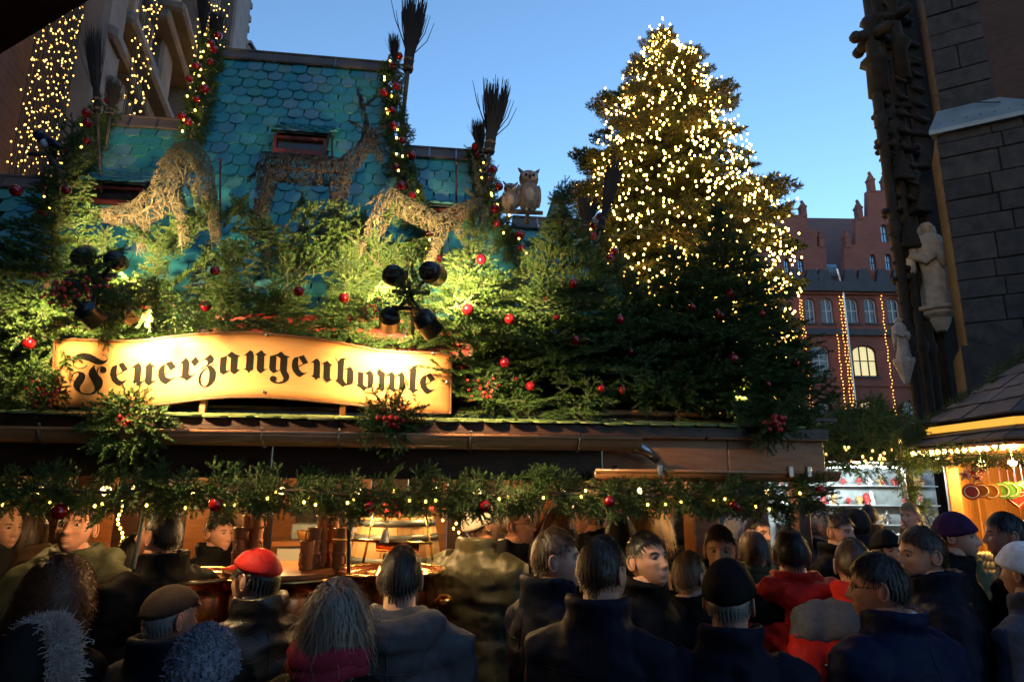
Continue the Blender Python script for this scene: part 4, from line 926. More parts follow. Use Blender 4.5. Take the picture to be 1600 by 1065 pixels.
M_BAUBLE = mat('red_bauble', (.32, .008, .012), .16, metal=.35, coat=.6, rand=[(.28, .006, .01), (.42, .012, .012), (.2, .004, .012), (.36, .008, .02)])
M_GOLD = mat('gold_cap', (.7, .45, .15), .3, 1.0)
_bm = mats(MB().ball((0, 0, 0), 1, 20, 14).mesh('bauble', True), M_BAUBLE)
_b = MB(); _b.lathe([(.24, .93), (.24, 1.12), (.1, 1.16), (.001, 1.16)], n=10); _b.tube([Vector((.1 * math.cos(t), 0, 1.25 + .1 * math.sin(t))) for t in [k * .7 for k in range(10)]], .02, 4); _capm = mats(_b.mesh('cap', True), M_GOLD)
def bauble(p, r, label, group):
    M = Matrix.Translation(Vector(p)) @ Matrix.Rotation(random.uniform(-.3, .3), 4, 'Y') @ Matrix.Diagonal((r, r, r, 1)); o = link('bauble', _bm, None, M, label, 'bauble', group); c = bpy.data.objects.new('cap', _capm); COL.objects.link(c); c.parent = o
M_BERRY = mat('red_berry', (.45, .015, .015), .3, coat=.3, rand=[(.4, .01, .012), (.55, .03, .02), (.3, .008, .01)])
_berry = mats(MB().ball((0, 0, 0), .011, 10, 7).mesh('berry', True), M_BERRY)
def berry_spray(c, n, spread, label, nspr=16, s=1.0, seed=3, flat=.4, name='berry_spray', group=None, down=.2, br=1.0):
    rg = random.Random(seed); c = Vector(c); t_ = thing(name, c, label, 'fir spray', group)
    for k in range(nspr):
        a = 2 * math.pi * k / max(1, nspr) + rg.uniform(-.3, .3); d = ST.d * math.cos(a) + Vector((0, 0, math.sin(a) * .8 - down)) + ST.n * rg.uniform(.05, .6)
        link('sprig', rg.choice(FIRS), t_, branch_matrix(c + ST.n * rg.uniform(-.02, .03), d, rg.uniform(-1, 1), s * rg.uniform(.7, 1.15)))
    for k in range(n):
        p = c + ST.d * rg.gauss(0, spread) + Vector((0, 0, rg.gauss(-.01, spread * .7))) + ST.n * (.06 + rg.uniform(0, .03)); Mb = Matrix.Translation(p) @ Matrix.Scale(br * rg.uniform(.9, 1.25), 4); link('berry', _berry, t_, Mb)
    return t_

# ================================================================== firs on the stall
def ftree(px_, pt, pb, v, rad, seed, label, **k):
    return fir_tree(sp(px_, pb, v), sp(px_, pt, v).z, rad, seed, label, **k)
ftree(40, 200, 640, 3.28, .36, 1, 'fir with a long bare leader beside the magpie and the brick hall', low=.06)
ftree(-35, 380, 640, 3.3, .34, 2, 'bushy little fir behind the berried greenery at the stall end')
ftree(120, 365, 640, 3.42, .25, 3, 'fir half hidden behind the black spotlights above the sign end')
ftree(215, 380, 640, 3.44, .25, 4, 'fir rising behind the bright patch of the sign, beneath the grazing twig deer', dens=1.2)
ftree(320, 385, 640, 3.46, .25, 5, 'fir behind the crest of the sign with two red baubles', lean=(.05, 0), dens=1.2)
ftree(430, 400, 640, 3.44, .25, 6, 'fir behind the middle of the sign below the standing twig deer', dens=1.2)
ftree(530, 385, 640, 3.42, .25, 7, 'brightly lit fir between the standing deer and the spotlight cluster', dens=1.25)
ftree(628, 400, 640, 3.46, .25, 8, 'fir in the glare behind the four spotlights')
ftree(735, 342, 650, 3.34, .36, 9, 'brightly lit full fir standing just past the end of the sign', low=.05, dens=1.15)
ftree(812, 420, 640, 3.44, .28, 10, 'small fir in the shade under the owls')
ftree(882, 296, 650, 3.36, .40, 11, 'tall dark green fir with a slim tip before the owl ridge', low=.05, dens=1.1)
ftree(985, 430, 640, 3.42, .36, 12, 'dark fir under the last garlanded roof edge')
ftree(1062, 388, 645, 3.36, .40, 13, 'dark fir with star-like tip before the lit trunk of the great tree', low=.06)
ftree(1146, 325, 655, 3.34, .44, 14, 'tall dark fir with five baubles near the stall corner', low=.05, dens=1.1)
ftree(1205, 445, 660, 3.36, .27, 15, 'dark fir at the outer corner of the stall')
gl = [(250, 450), (330, 440), (400, 452), (480, 440), (560, 450), (620, 440)]
garland('bough_bank', [sp(x, y, 3.52) for x, y in gl], .1, .03, 'loose fir boughs along the roof foot above the red board', 'fir boughs', sc=(.9, 1.4), seed=16, wire=False)
# boughs lying over the shelf and the roof foot
gl = [(250, 392), (300, 372), (360, 360), (420, 372), (480, 366), (540, 372), (600, 380), (625, 400)]
garland('bough_bank', [sp(x, y, 3.58) for x, y in gl], .1, .022, 'dark bank of fir boughs at the feet of the standing twig deer', 'fir boughs', sc=(.8, 1.25), seed=5, wire=False)
gl = [(0, 470), (60, 440), (110, 500), (60, 560), (0, 600)]
garland('bough_bank', [sp(x, y, 3.12) for x, y in gl], .1, .03, 'loose fir boughs with red berries left of the sign end', 'fir boughs', sc=(.8, 1.3), seed=6, wire=False)
gl = [(10, 630), (40, 600), (70, 630), (30, 640)]
garland('bough_bank', [sp(x, y, 3.06) for x, y in gl], .05, .02, 'low fir sprigs on the eave tiles beside the sign', 'fir boughs', sc=(.6, .9), seed=7, wire=False)
gl = [(545, 478), (600, 478), (660, 474), (700, 490)]
garland('bough_bank', [sp(x, y, 3.02) for x, y in gl], .05, .05, 'yellow lit fir sprigs drooping over the top edge of the sign', 'fir boughs', sc=(.5, .75), seed=8, wire=False, down=.1)
gl = [(228, 445), (262, 468), (240, 480)]
garland('bough_bank', [sp(x, y, 2.98) for x, y in gl], .05, .018, 'bright green fir sprig hanging in the lamp light over the sign', 'fir boughs', sc=(.7, 1.0), seed=9, wire=False, down=.6)
gl = [(720, 610), (770, 620), (820, 630), (845, 640)]
garland('bough_bank', [sp(x, y, 3.12) for x, y in gl], .07, .02, 'fir sprigs with berries at the red board beside the sign', 'fir boughs', sc=(.6, .9), seed=10, wire=False)
gl = [(905, 600), (915, 640), (925, 650)]
garland('bough_bank', [sp(x, y, 3.1) for x, y in gl], .05, .014, 'fir sprigs hanging to the eave under the two red baubles', 'fir boughs', sc=(.6, .95), seed=11, wire=False, down=.8)
gl = [(960, 570), (1040, 590), (1100, 600), (1160, 600), (1210, 625)]
garland('bough_bank', [sp(x, y, 3.12) for x, y in gl], .1, .022, 'yellow lit drooping boughs above the small floodlight', 'fir boughs', sc=(.8, 1.2), seed=12, wire=False, down=.5)
gl = [(1165, 655), (1200, 640), (1250, 650), (1262, 625)]
garland('bough_bank', [sp(x, y, 3.02) for x, y in gl], .08, .018, 'dark corner boughs around a knot of red berries', 'fir boughs', sc=(.6, 1.0), seed=13, wire=False)
gl = [(120, 400), (160, 430), (130, 470), (170, 500), (120, 500)]
garland('bough_bank', [sp(x, y, 2.72) for x, y in gl], .07, .02, 'dark fir greenery tied round the spotlights above the sign end', 'fir boughs', sc=(.45, .75), seed=14, wire=False)
gl = [(636, 392), (652, 415), (645, 440), (640, 462)]
garland('bough_bank', [sp(x, y, 2.71) for x, y in gl], .06, .012, 'dark fir sprigs tied round the stand of the four spotlights', 'fir boughs', sc=(.3, .5), seed=15, wire=False)

berry_spray(sp(212, 660, 2.88), 12, .022, 'fir spray with red berries hanging on the gutter under the letter F', 20, 1.0, 3)
berry_spray(sp(613, 658, 2.88), 14, .026, 'fir spray with red berries on the gutter under the end of the sign', 20, .8, 4)
berry_spray(sp(1200, 660, 2.92), 14, .03, 'dark fir spray with large red berries at the stall corner', 14, .7, 5, br=1.3)
berry_spray(sp(90, 615, 3.0), 30, .04, 'sprig of small red berries beside the sign end', 6, .6, 6, br=.55)
berry_spray(sp(215, 488, 3.06), 26, .045, 'red berry twigs over the top edge of the sign', 3, .5, 7, br=.5)
berry_spray(sp(580, 490, 3.05), 30, .05, 'red berry twigs in the glare below the four spotlights', 4, .5, 8, br=.55)
berry_spray(sp(760, 610, 3.08), 20, .04, 'red berry twigs before the red board', 5, .5, 9, br=.6)
berry_spray(sp(130, 450, 2.7), 34, .06, 'dark red berries in the spotlight greenery', 5, .4, 10, br=.7)

BA = [  # px, py, v, diameter in px, label key
    ((25, 298, 3.02, 20), 'a'), ((45, 536, 2.98, 20), 'a'), ((104, 297, 3.05, 15), 'a'), ((336, 423, 3.1, 16), 'c'), ((321, 478, 3.1, 18), 'c'),
    ((467, 455, 3.1, 17), 'd'), ((537, 466, 3.05, 17), 'd'), ((731, 484, 2.98, 20), 'e'), ((752, 405, 3.05, 17), 'e'), ((797, 499, 3.05, 18), 'e'), ((789, 566, 3.0, 18), 'e'), ((829, 603, 3.05, 16), 'e'), ((807, 592, 3.1, 10), 'e'),
    ((896, 443, 3.05, 16), 'f'), ((899, 531, 3.02, 17), 'f'), ((968, 499, 3.05, 16), 'f'), ((940, 607, 3.03, 14), 'f'), ((973, 609, 3.05, 14), 'f'), ((870, 495, 3.1, 11), 'f'), ((854, 468, 3.15, 10), 'f'), ((985, 549, 3.1, 12), 'f'),
    ((1124, 492, 3.02, 17), 'g'), ((1146, 561, 3.0, 19), 'g'), ((1142, 459, 3.08, 15), 'g'), ((1190, 490, 3.1, 13), 'g'), ((1243, 567, 3.1, 14), 'g'), ((1199, 600, 3.02, 13), 'g'), ((1082, 480, 3.1, 12), 'g'),
]
BL = {'a': ('red bauble on the fir beside the magpie', 'baubles on the fir beside the magpie'), 'c': ('red bauble in the fir behind the crest of the sign', 'baubles above the sign crest'), 'd': ('red bauble in the lit boughs below the standing twig deer', 'baubles below the standing deer'),
      'e': ('red bauble on the bright fir past the end of the sign', 'baubles on the bright fir'), 'f': ('red bauble on the tall fir before the owl ridge', 'baubles on the owl fir'), 'g': ('dark red bauble on the firs at the stall corner', 'baubles on the corner firs')}
for (x, y, v, dpx), k in BA:
    p = sp(x, y, v); bauble(p, dpx / 2 * (p.y / math.cos(PITCH)) / F * .97, *BL[k])

# ---- roof-edge garlands with lights and baubles, and the brooms above them
VG = [  # pixels along the verge, section set-back, label
    ([(335, 62), (322, 130), (306, 190), (298, 222)], -.08, 'garland with baubles down the edge of the tall roof beside the hall', 10, 14, 'h'),
    ([(610, 98), (617, 170), (626, 250), (646, 320), (668, 372), (690, 420)], -.06, 'garland with baubles down the edge of the tall roof under the big broom', 14, 18, 'i'),
    ([(746, 232), (752, 280), (775, 330), (795, 380), (815, 415)], .08, 'garland with baubles down the middle roof edge behind the owls', 10, 12, 'j'),
    ([(912, 340), (935, 385), (962, 425), (1000, 470), (1030, 500)], .2, 'garland with baubles down the lowest roof edge before the great tree', 9, 12, 'k'),
    ([(168, 170), (150, 205), (122, 262), (100, 300), (85, 350)], .06, 'garland with baubles down the roof edge behind the magpie', 9, 9, 'l'),
]
for pts, back, lab, nb_, nl, key in VG:
    W3 = []
    for x, y in pts: u, q_ = slope_hit(x, y, back); W3.append(slope_pt(u, q_, back, .02))
    P = lerp_path(W3, 14); rg = random.Random(nb_ * 7)
    garland('garland', P, .06, .009, lab, sc=(.42, .68), seed=nb_)
    t_ = thing('light_string', P[0], 'fairy lights wound into the ' + lab.replace('with baubles ', '').replace('down the edge of ', 'on ').replace('down the ', 'on the '), 'string lights')
    pts3 = [P[0].lerp(P[-1], 0) if False else lerp_path(P, 200)[min(199, int((k + rg.random()) / nl * 200))] + ST.n * .1 + Vector((rg.uniform(-.07, .07), 0, rg.uniform(-.02, .02))) for k in range(nl)]
    light_string(pts3, t_, .007, M_BULB, [[p + ST.n * .055 for p in P]], .002)
    lp = lerp_path(P, 100)
    for k in range(nb_):
        p = lp[int((k + rg.uniform(.1, .9)) / nb_ * 100)] + ST.n * .11 + ST.d * rg.uniform(-.08, .08)
        bauble(p, rg.uniform(.024, .034), 'small red bauble in the ' + lab.replace('with baubles ', '').replace('down the edge of ', 'on ').replace('down the ', 'on the '), 'small baubles ' + key)

M_TWIG = mat('broom_twigs', (.018, .014, .013), .8)
def broom_meshes(seed):
    rg = random.Random(seed); b = MB()
    for k in range(190):
        a = rg.uniform(0, 6.28); r = math.sqrt(rg.random()); l = rg.uniform(.8, 1.12); s = .05 * r; e = .15 * r + rg.uniform(-.02, .03)
        if k > 172: e *= 1.7; l *= .95
        b.tube([Vector((s * math.cos(a), s * math.sin(a), 0)), Vector((s * 1.1 * math.cos(a), s * 1.1 * math.sin(a), .35 * l)), Vector((e * .75 * math.cos(a + .1), e * .75 * math.sin(a + .1), .7 * l)), Vector((e * math.cos(a + rg.uniform(-.3, .3)), e * math.sin(a), l))], [.008, .008, .006, .003], 3, False)
    h = MB(); h.tube([(0, 0, -1.0), (0, 0, .1)], [.022, .026], 8); w = MB()
    for z in (.02, .14): w.lathe([(.058, z), (.064, z + .02), (.058, z + .04)], n=12)
    return mats(b.mesh('bristles'), M_TWIG), mats(h.mesh('handle', True), M_BARK), mats(w.mesh('binding', True), M_BARK)
BR = [broom_meshes(k) for k in range(2)]
def broom(x0, y0, x1, y1, v, lab, k=0, wide=1.0):
    a = sp(x0, y0, v); c = sp(x1, y1, v); L_ = (c - a).length; M = (c - a).to_track_quat('Z', 'Y').to_matrix() @ Matrix.Diagonal((L_ * wide, L_ * wide, L_)); M = M.to_4x4(); M.translation = a
    t_ = thing('besom_broom', a, lab, 'broom')
    for nm, me in zip(('bristles', 'handle', 'binding'), BR[k % 2]): link(nm, me, t_, M)
broom(637, 112, 648, 6, 4.75, 'big twig besom standing highest on the tall roof', 0, 1.1)
broom(618, 108, 615, 58, 4.7, 'small twig besom beside the biggest one on the tall roof', 1, 1.0)
broom(764, 240, 776, 138, 4.5, 'twig besom on the ridge beside the owls', 0, 1.25)
broom(752, 245, 747, 192, 4.45, 'small frayed besom tied to the ridge garland by the owls', 1, 1.3)
broom(938, 360, 962, 255, 4.25, 'upturned besom before the lit great tree', 1, .75)
broom(914, 362, 920, 312, 4.3, 'bushy short besom at the last roof edge', 0, 2.0)
broom(152, 175, 146, 55, 4.35, 'slim dark besom against the lit hall piers', 1, .6)
broom(172, 180, 178, 128, 4.3, 'short bushy besom behind the magpie garland', 0, 1.4)
broom(334, 72, 338, 22, 4.9, 'short besom at the top of the tall roof beside the hall', 0, 1.4)
broom(318, 62, 318, -10, 4.95, 'dark besom rising out of view beside the hall corner', 1, .8)

# ---- twig deer
M_RATTAN = mat('twig_weave', (.13, .11, .06), .85, col2=(.24, .2, .11), scale=30)
M_RATTAN_UNLIT = mat('unlit_twig_weave', (.022, .018, .016), .85, col2=(.055, .046, .038), scale=30)  # same twigs darkened in the colour, as if no spotlight reached them
def twig_part(root, name, chain, dens=1900, seed=0, m_=None):
    """chain of (point, radius): a woven hull of thin twigs"""
    rg = np.random.RandomState(seed); b = MB()
    for i in range(len(chain) - 1):
        (p0, r0), (p1, r1) = chain[i], chain[i + 1]; ax = p1 - p0; L_ = ax.length; T = ax.normalized(); N = T.orthogonal().normalized(); B = T.cross(N)
        n = int(dens * math.pi * (r0 + r1) * (L_ + .5 * max(r0, r1)) + 8)
        for k in range(n):
            t = rg.uniform(-.25 * r0 / L_, 1 + .25 * r1 / L_); a = rg.uniform(0, 6.28); r = (r0 + (r1 - r0) * min(1, max(0, t))) * rg.uniform(.86, 1.06)
            if t < 0 or t > 1: r *= .85
            ln = rg.uniform(.04, .11); w = rg.uniform(-1, 1); pts = []
            for s in (-.5, 0, .5):
                tt = t + s * ln * w / L_; aa = a + s * ln * math.sqrt(max(0, 1 - w * w)) / max(r, .012) * rg.choice((1, 1, .8)); pts.append(p0 + ax * tt + (N * math.cos(aa) + B * math.sin(aa)) * (r + rg.uniform(-.004, .006)))
            b.tube(pts, [.0018, .0028, .0016], 3, False)
        b.tube([p0, p1], [r0 * .12, r1 * .12], 5)
    return b.build(name, m_ or M_RATTAN, root)
def deer(v, label, parts, m_=None):
    root = None
    for i, (name, dv, ch) in enumerate(parts):
        C_ = []
        for x, y, r in ch:
            p = sp(x, y, v + dv); C_.append((p, r * .84 * p.y / F))
        if root is None: root = thing('twig_deer', sp(ch[0][0], 375, v), label, 'deer figure')
        twig_part(root, name, C_, seed=i, m_=m_)
deer(3.62, 'standing deer of woven twigs coloured as unlit before the tall teal roof', [
    ('body', 0, [(412, 256, 24), (440, 262, 30), (500, 268, 30), (540, 268, 25)]), ('neck', 0, [(540, 262, 19), (568, 232, 15), (582, 208, 12)]), ('head', 0, [(575, 205, 12), (586, 225, 11), (593, 250, 6)]),
    ('ear', 0, [(585, 205, 5), (604, 196, 2)]), ('ear', 0, [(570, 205, 5), (548, 190, 2)]), ('antler', .03, [(573, 198, 6), (566, 165, 6), (560, 138, 3)]), ('antler', -.03, [(566, 170, 4), (590, 148, 3)]),
    ('leg', -.05, [(415, 270, 15), (404, 325, 9), (394, 378, 8)]), ('leg', .07, [(425, 275, 13), (414, 330, 8), (406, 378, 7)]), ('leg', -.05, [(528, 278, 15), (522, 330, 10), (519, 378, 9)]), ('leg', .07, [(540, 280, 12), (532, 330, 8), (530, 378, 7)]), ('tail', 0, [(408, 256, 8), (388, 284, 3)])], M_RATTAN_UNLIT)
deer(3.52, 'grazing deer of pale woven twigs with its head stretched low towards the hall', [
    ('body', 0, [(318, 258, 20), (292, 240, 30), (268, 268, 26), (258, 300, 28)]), ('neck', 0, [(255, 310, 30), (215, 335, 26), (175, 338, 17)]), ('head', 0, [(178, 338, 16), (150, 334, 11), (118, 326, 4)]),
    ('ear', 0, [(160, 330, 4), (140, 345, 2)]), ('leg', -.05, [(318, 262, 18), (330, 305, 11), (336, 375, 9)]), ('leg', .07, [(300, 285, 13), (322, 320, 10), (338, 362, 8)]), ('leg', -.05, [(270, 300, 13), (284, 340, 10), (288, 378, 9)]), ('leg', .06, [(225, 350, 12), (222, 390, 8)])])
deer(3.46, 'leaping deer of golden woven twigs beside the bright fir', [
    ('body', 0, [(608, 308, 21), (640, 328, 22), (680, 350, 20), (700, 348, 19)]), ('neck', 0, [(700, 345, 20), (730, 326, 17), (748, 318, 14)]), ('head', 0, [(745, 318, 14), (756, 335, 12), (757, 368, 5)]),
    ('antler', .03, [(748, 305, 6), (744, 270, 5), (738, 245, 2)]), ('antler', -.03, [(752, 302, 5), (768, 282, 4), (776, 262, 2)]), ('antler', 0, [(745, 275, 3), (758, 256, 2)]), ('ear', 0, [(742, 308, 4), (728, 296, 2)]),
    ('leg', -.04, [(602, 315, 15), (580, 350, 10), (562, 395, 6)]), ('leg', .06, [(612, 320, 13), (596, 360, 8), (580, 400, 6)]), ('leg', -.04, [(690, 362, 14), (678, 390, 10), (668, 415, 8)]), ('leg', .06, [(712, 352, 11), (722, 372, 7), (735, 390, 5)]), ('tail', 0, [(602, 300, 6), (575, 318, 2)])])

# ---- owls on a perch, magpie
M_OWL = mat('owl_paint', (.30, .22, .16), .75, col2=(.12, .08, .055), scale=26, bump=.4, bscale=40)
M_OWLF = mat('owl_face', (.42, .33, .25), .75, col2=(.3, .22, .16), scale=30)
M_BLACK = mat('black_gloss', (.01, .01, .012), .25)
def owl(x, yt, yb, v, lab):
    a = sp(x, yb, v); h = sp(x, yt, v).z - a.z; M = SM @ Matrix.Diagonal((h, h, h)); T = lambda p: M @ Vector(p) + a
    t_ = thing('owl_figure', a, lab, 'owl figure')
    b = MB(); b.lathe([(.02, 0), (.12, .01), (.19, .1), (.235, .28), (.235, .45), (.2, .6), (.165, .68)], a, 20, M, sy=.85)
    b.lathe([(.165, .62), (.205, .7), (.22, .79), (.2, .88), (.13, .95), (.01, .97)], a, 20, M, sy=.8); b.build('body', M_OWL, t_, True)
    for s in (-1, 1):
        b = MB(); b.tube([T((s * .14, -.04, .9)), T((s * .2, -.03, .97)), T((s * .24, 0, 1.04))], [.05 * h, .035 * h, .004], 8); b.build('ear_tuft', M_OWL, t_, True)
        b = MB(); b.ball(T((s * .225, .02, .38)), (.06 * h, .14 * h, .27 * h), 12, 8, SM.to_4x4()); b.build('wing', M_OWL, t_, True)
        b = MB(); b.lathe([(.1, 0), (.105, .02), (.07, .035), (.001, .035)], T((s * .085, -.13, .8)), 14, SM @ Matrix.Rotation(R(90), 3, 'X') @ Matrix.Diagonal((h, h, h))); e = b.build('face_disc', M_OWLF, t_, True)
        b = MB(); b.ball(T((s * .085, -.172, .8)), .035 * h, 8, 6); b.build('eye', M_BLACK, t_, True)
        b = MB(); b.tube([T((s * .07, -.08, .03)), T((s * .07, -.15, -.01))], .03 * h, 6); b.build('foot', M_OWLF, t_, True)
    b = MB(); b.tube([T((0, -.15, .79)), T((0, -.21, .74)), T((0, -.2, .69))], [.035 * h, .025 * h, .004], 6); b.build('beak', M_BLACK, t_, True)
    b = MB(); b.ball(T((0, -.1, .36)), (.16 * h, .11 * h, .26 * h), 12, 8, SM.to_4x4()); b.build('breast', M_OWLF, t_, True)
owl(826, 266, 331, 4.12, 'large horned owl figure on the roof perch'); owl(797, 286, 330, 4.1, 'small owl figure beside the large owl')
b = MB(); b.tube([sp(786, 330, 4.1), sp(815, 331, 4.1), sp(848, 333, 4.1)], [.018, .02, .015], 8); b.tube([sp(824, 333, 4.11), sp(823, 350, 4.13)], .015, 7); b.build('perch', M_BARK, label='short log perch under the two owl figures', cat='perch', smooth=True)
M_MAG_W = mat('white_feather', (.5, .52, .55), .7); M_MAG_B = mat('blue_black_feather', (.008, .012, .035), .35)
a = sp(78, 222, 3.25); mg = thing('magpie_figure', sp(78, 240, 3.25), 'black and white magpie figure on a stick above the long-tipped fir', 'bird figure')
def mp_(x, y, dv=0): return sp(x, y, 3.25 + dv)
b = MB(); b.tube([mp_(60, 213), mp_(66, 216), mp_(75, 222), mp_(86, 227), mp_(96, 230)], [.022, .03, .034, .026, .01], 12); b.ball(mp_(61, 211), .024, 12, 8); b.build('body', M_MAG_B, mg, True)
b = MB(); b.ball(mp_(70, 224, -.02), (.022, .02, .024), 10, 8); b.build('belly', M_MAG_W, mg, True)
b = MB(); b.tube([mp_(84, 226), mp_(98, 230), mp_(110, 233)], [.014, .012, .004], 8, flat=.5); b.build('tail', M_MAG_B, mg, True)
b = MB(); b.tube([mp_(76, 218, -.03), mp_(88, 226, -.03), mp_(100, 231, -.02)], [.016, .015, .004], 8); b.build('wing', M_MAG_B, mg, True)
b = MB(); b.tube([mp_(56, 211), mp_(50, 213)], [.006, .001], 6); b.build('beak', M_BLACK, mg, True)
b = MB(); b.tube([mp_(72, 230), mp_(71, 240)], .003, 5); b.tube([mp_(77, 230), mp_(78, 240)], .003, 5); b.build('legs', M_BLACK, mg)
b = MB(); b.tube([mp_(44, 241), mp_(64, 240), mp_(84, 242)], .012, 7); b.tube([mp_(75, 241), mp_(92, 262), mp_(95, 300)], [.014, .016, .02], 7); b.build('perch_stick', M_BARK, mg, True)

# ---- the garland along the canopy
pts = [(-40, 768), (60, 764), (160, 769), (260, 764), (360, 770), (460, 765), (560, 775), (660, 768), (760, 775), (860, 769), (960, 775), (1060, 772), (1160, 774), (1230, 778), (1275, 772)]
P = lerp_path([sp(x, y, 2.9) for x, y in pts], 60)
cg = garland('canopy_garland', P, .055, .0075, 'long fir garland hanging under the gutter of the stall canopy', sc=(.42, .68), seed=21, down=.4)
lb = [(4, 788), (78, 785), (148, 790), (160, 787), (229, 789), (290, 793), (350, 789), (366, 788), (418, 778), (430, 768), (475, 784), (493, 788), (543, 785), (553, 781), (615, 767), (640, 781), (665, 783), (681, 781), (780, 779), (794, 776), (849, 777), (908, 776), (915, 766), (1012, 788), (1040, 787), (1064, 784), (1115, 780), (1133, 779), (1181, 791), (1202, 795), (1250, 770)]
t_ = thing('light_string', sp(0, 780, 2.88), 'warm lights threaded along the canopy garland of the stall', 'string lights')
light_string([sp(x, y, 2.86) for x, y in lb], t_, .0052, M_BULB, [[sp(x, y + random.uniform(-6, 2), 2.875) for x, y in lb]], .002)
for x, y, d in ((93, 799, 24), (338, 788, 22), (578, 791, 18), (757, 790, 18), (952, 783, 17), (1149, 791, 18), (1284, 767, 17)):
    p = sp(x, y, 2.84); bauble(p, d / 2 * p.y / F, 'red bauble hanging under the canopy garland of the stall', 'canopy baubles')

# ================================================================== the great lit tree
TB = at_y(1040, 700, 18.0); TT = at_y(1036, 52, 18.0); TB = Vector((at_y(1046, 500, 18).x, 18, 0)); HT_ = TT.z
def spruce_branch(seed): return fir_branch(seed, L=1.0, pairs=10, needle=.06, dens=150, width=.012, sub=True, m_=M_NEEDLE_FAR, stem=.012, droop=.22, tw=.4)
SPR = [spruce_branch(40 + k) for k in range(4)]
big = thing('christmas_tree', TB, 'huge spruce covered in fairy lights towering behind the stall', 'christmas tree')
prof = [(50, 12), (75, 36), (100, 62), (150, 92), (200, 120), (250, 135), (300, 158), (345, 185), (400, 185), (470, 190), (560, 180), (650, 170)]   # half width in px at heights in px
pz = [(at_y(1040, y, 18).z, w * 18 / F) for y, w in prof]
def rad_at(z):
    for (za, ra), (zb_, rb) in zip(pz, pz[1:]):
        if z <= za and z >= zb_: return ra + (rb - ra) * (za - z) / (za - zb_)
    return pz[-1][1] if z < pz[-1][0] else .2
rg = random.Random(12); b = MB(); axx = lambda z: Vector((TB.x + (TT.x - TB.x) * (z / HT_), 18, z))
b.tube([axx(z) for z in np.linspace(0, HT_ - .2, 12)], [.26 * (1 - .93 * k / 11) + .01 for k in range(12)], 10); b.build('trunk', M_BARK, big, True)
z = 2.2; lights = []
while z < HT_ - .25:
    r0 = rad_at(z + .1); n = 7 if r0 > 1 else 6; a0 = rg.uniform(0, 6.28)
    for k in range(n):
        a = a0 + 2 * math.pi * k / n + rg.uniform(-.25, .25); el = R(6 + 38 * (z / HT_) ** 3 + rg.uniform(-10, 10)); l = r0 * rg.uniform(.6, 1.16)
        if math.sin(a) > .45 and rg.random() < .3: continue
        d = Vector((math.cos(a) * math.cos(el), math.sin(a) * math.cos(el), math.sin(el))); s = max(.5, l); M = branch_matrix(axx(z), d, rg.uniform(-.3, .3), s, rg.uniform(.85, 1.1))
        link('branch', rg.choice(SPR), big, M)
        if math.sin(a) < .35:
            for q_ in range(8 if l > 1 else 5):
                t = rg.uniform(.5, 1.04); p = M @ Vector((t, rg.uniform(-.3, .3) * (1.15 - t), -.2 * t * t)); lights.append(p + Vector((0, -.06, rg.uniform(.04, .16))))
    z += .37 if z < HT_ * .8 else .27
for k in range(4): link('branch', rg.choice(SPR), big, branch_matrix(axx(HT_ - .8 + .1 * k), (rg.uniform(-.3, .3), rg.uniform(-.3, .3), 1), k, .75, .7))
for (x, y), l in (((905, 285), 0), ((1215, 330), 0), ((1235, 345), 0), ((1225, 400), 0), ((1160, 180), 0), ((1120, 140), 0), ((890, 270), 0), ((1170, 215), 0), ((1240, 470), 0), ((1245, 345), 0)):
    e = at_y(x, y, 17.4 + rg.uniform(0, 1)); base_ = axx(e.z - .3); L_ = (e - base_).length; M = branch_matrix(base_, e - base_, 0, L_, .8); link('branch', rg.choice(SPR), big, M)
    for q_ in range(9): t = rg.uniform(.6, 1); lights.append(M @ Vector((t, rg.uniform(-.2, .2) * (1.1 - t), -.2 * t * t + .05)))
lights = [p for i, p in enumerate(lights) if i % 4 == 0]
zs_ = np.array([q[0] for q in pz])[::-1]; rs_ = np.array([q[1] for q in pz])[::-1]
for k in range(2300):
    z = rg.uniform(3.0, HT_ - .05); rr_ = rad_at(z)
    if rg.random() > (rr_ / 3.4) ** .8: continue
    a_ = rg.uniform(-math.pi, 0) ; q_ = rr_ * rg.uniform(.72, 1.0) * (1 + .08 * math.sin(z * 5 + 3 * a_)); p = axx(z) + Vector((math.cos(a_) * q_, math.sin(a_) * q_, -.12 * q_))
    if all((p - o_).length > .13 for o_ in lights[-120:]): lights.append(p)
for k in range(110):
    z = rg.uniform(3.5, HT_ * .6); a_ = rg.uniform(-math.pi, 0); q_ = rad_at(z) * rg.uniform(.2, .5); lights.append(axx(z) + Vector((math.cos(a_) * q_, math.sin(a_) * q_, 0)))
lights.sort(key=lambda p: p.y)
t_ = thing('tree_lights', TB + Vector((0, -1, 0)), 'hundreds of warm fairy lights on the branches of the huge spruce', 'string lights')
light_string(lights, t_, .026, mat('tree_bulb', (1, .8, .4), .4, emit=(1, .52, .09), estr=8.5), None)
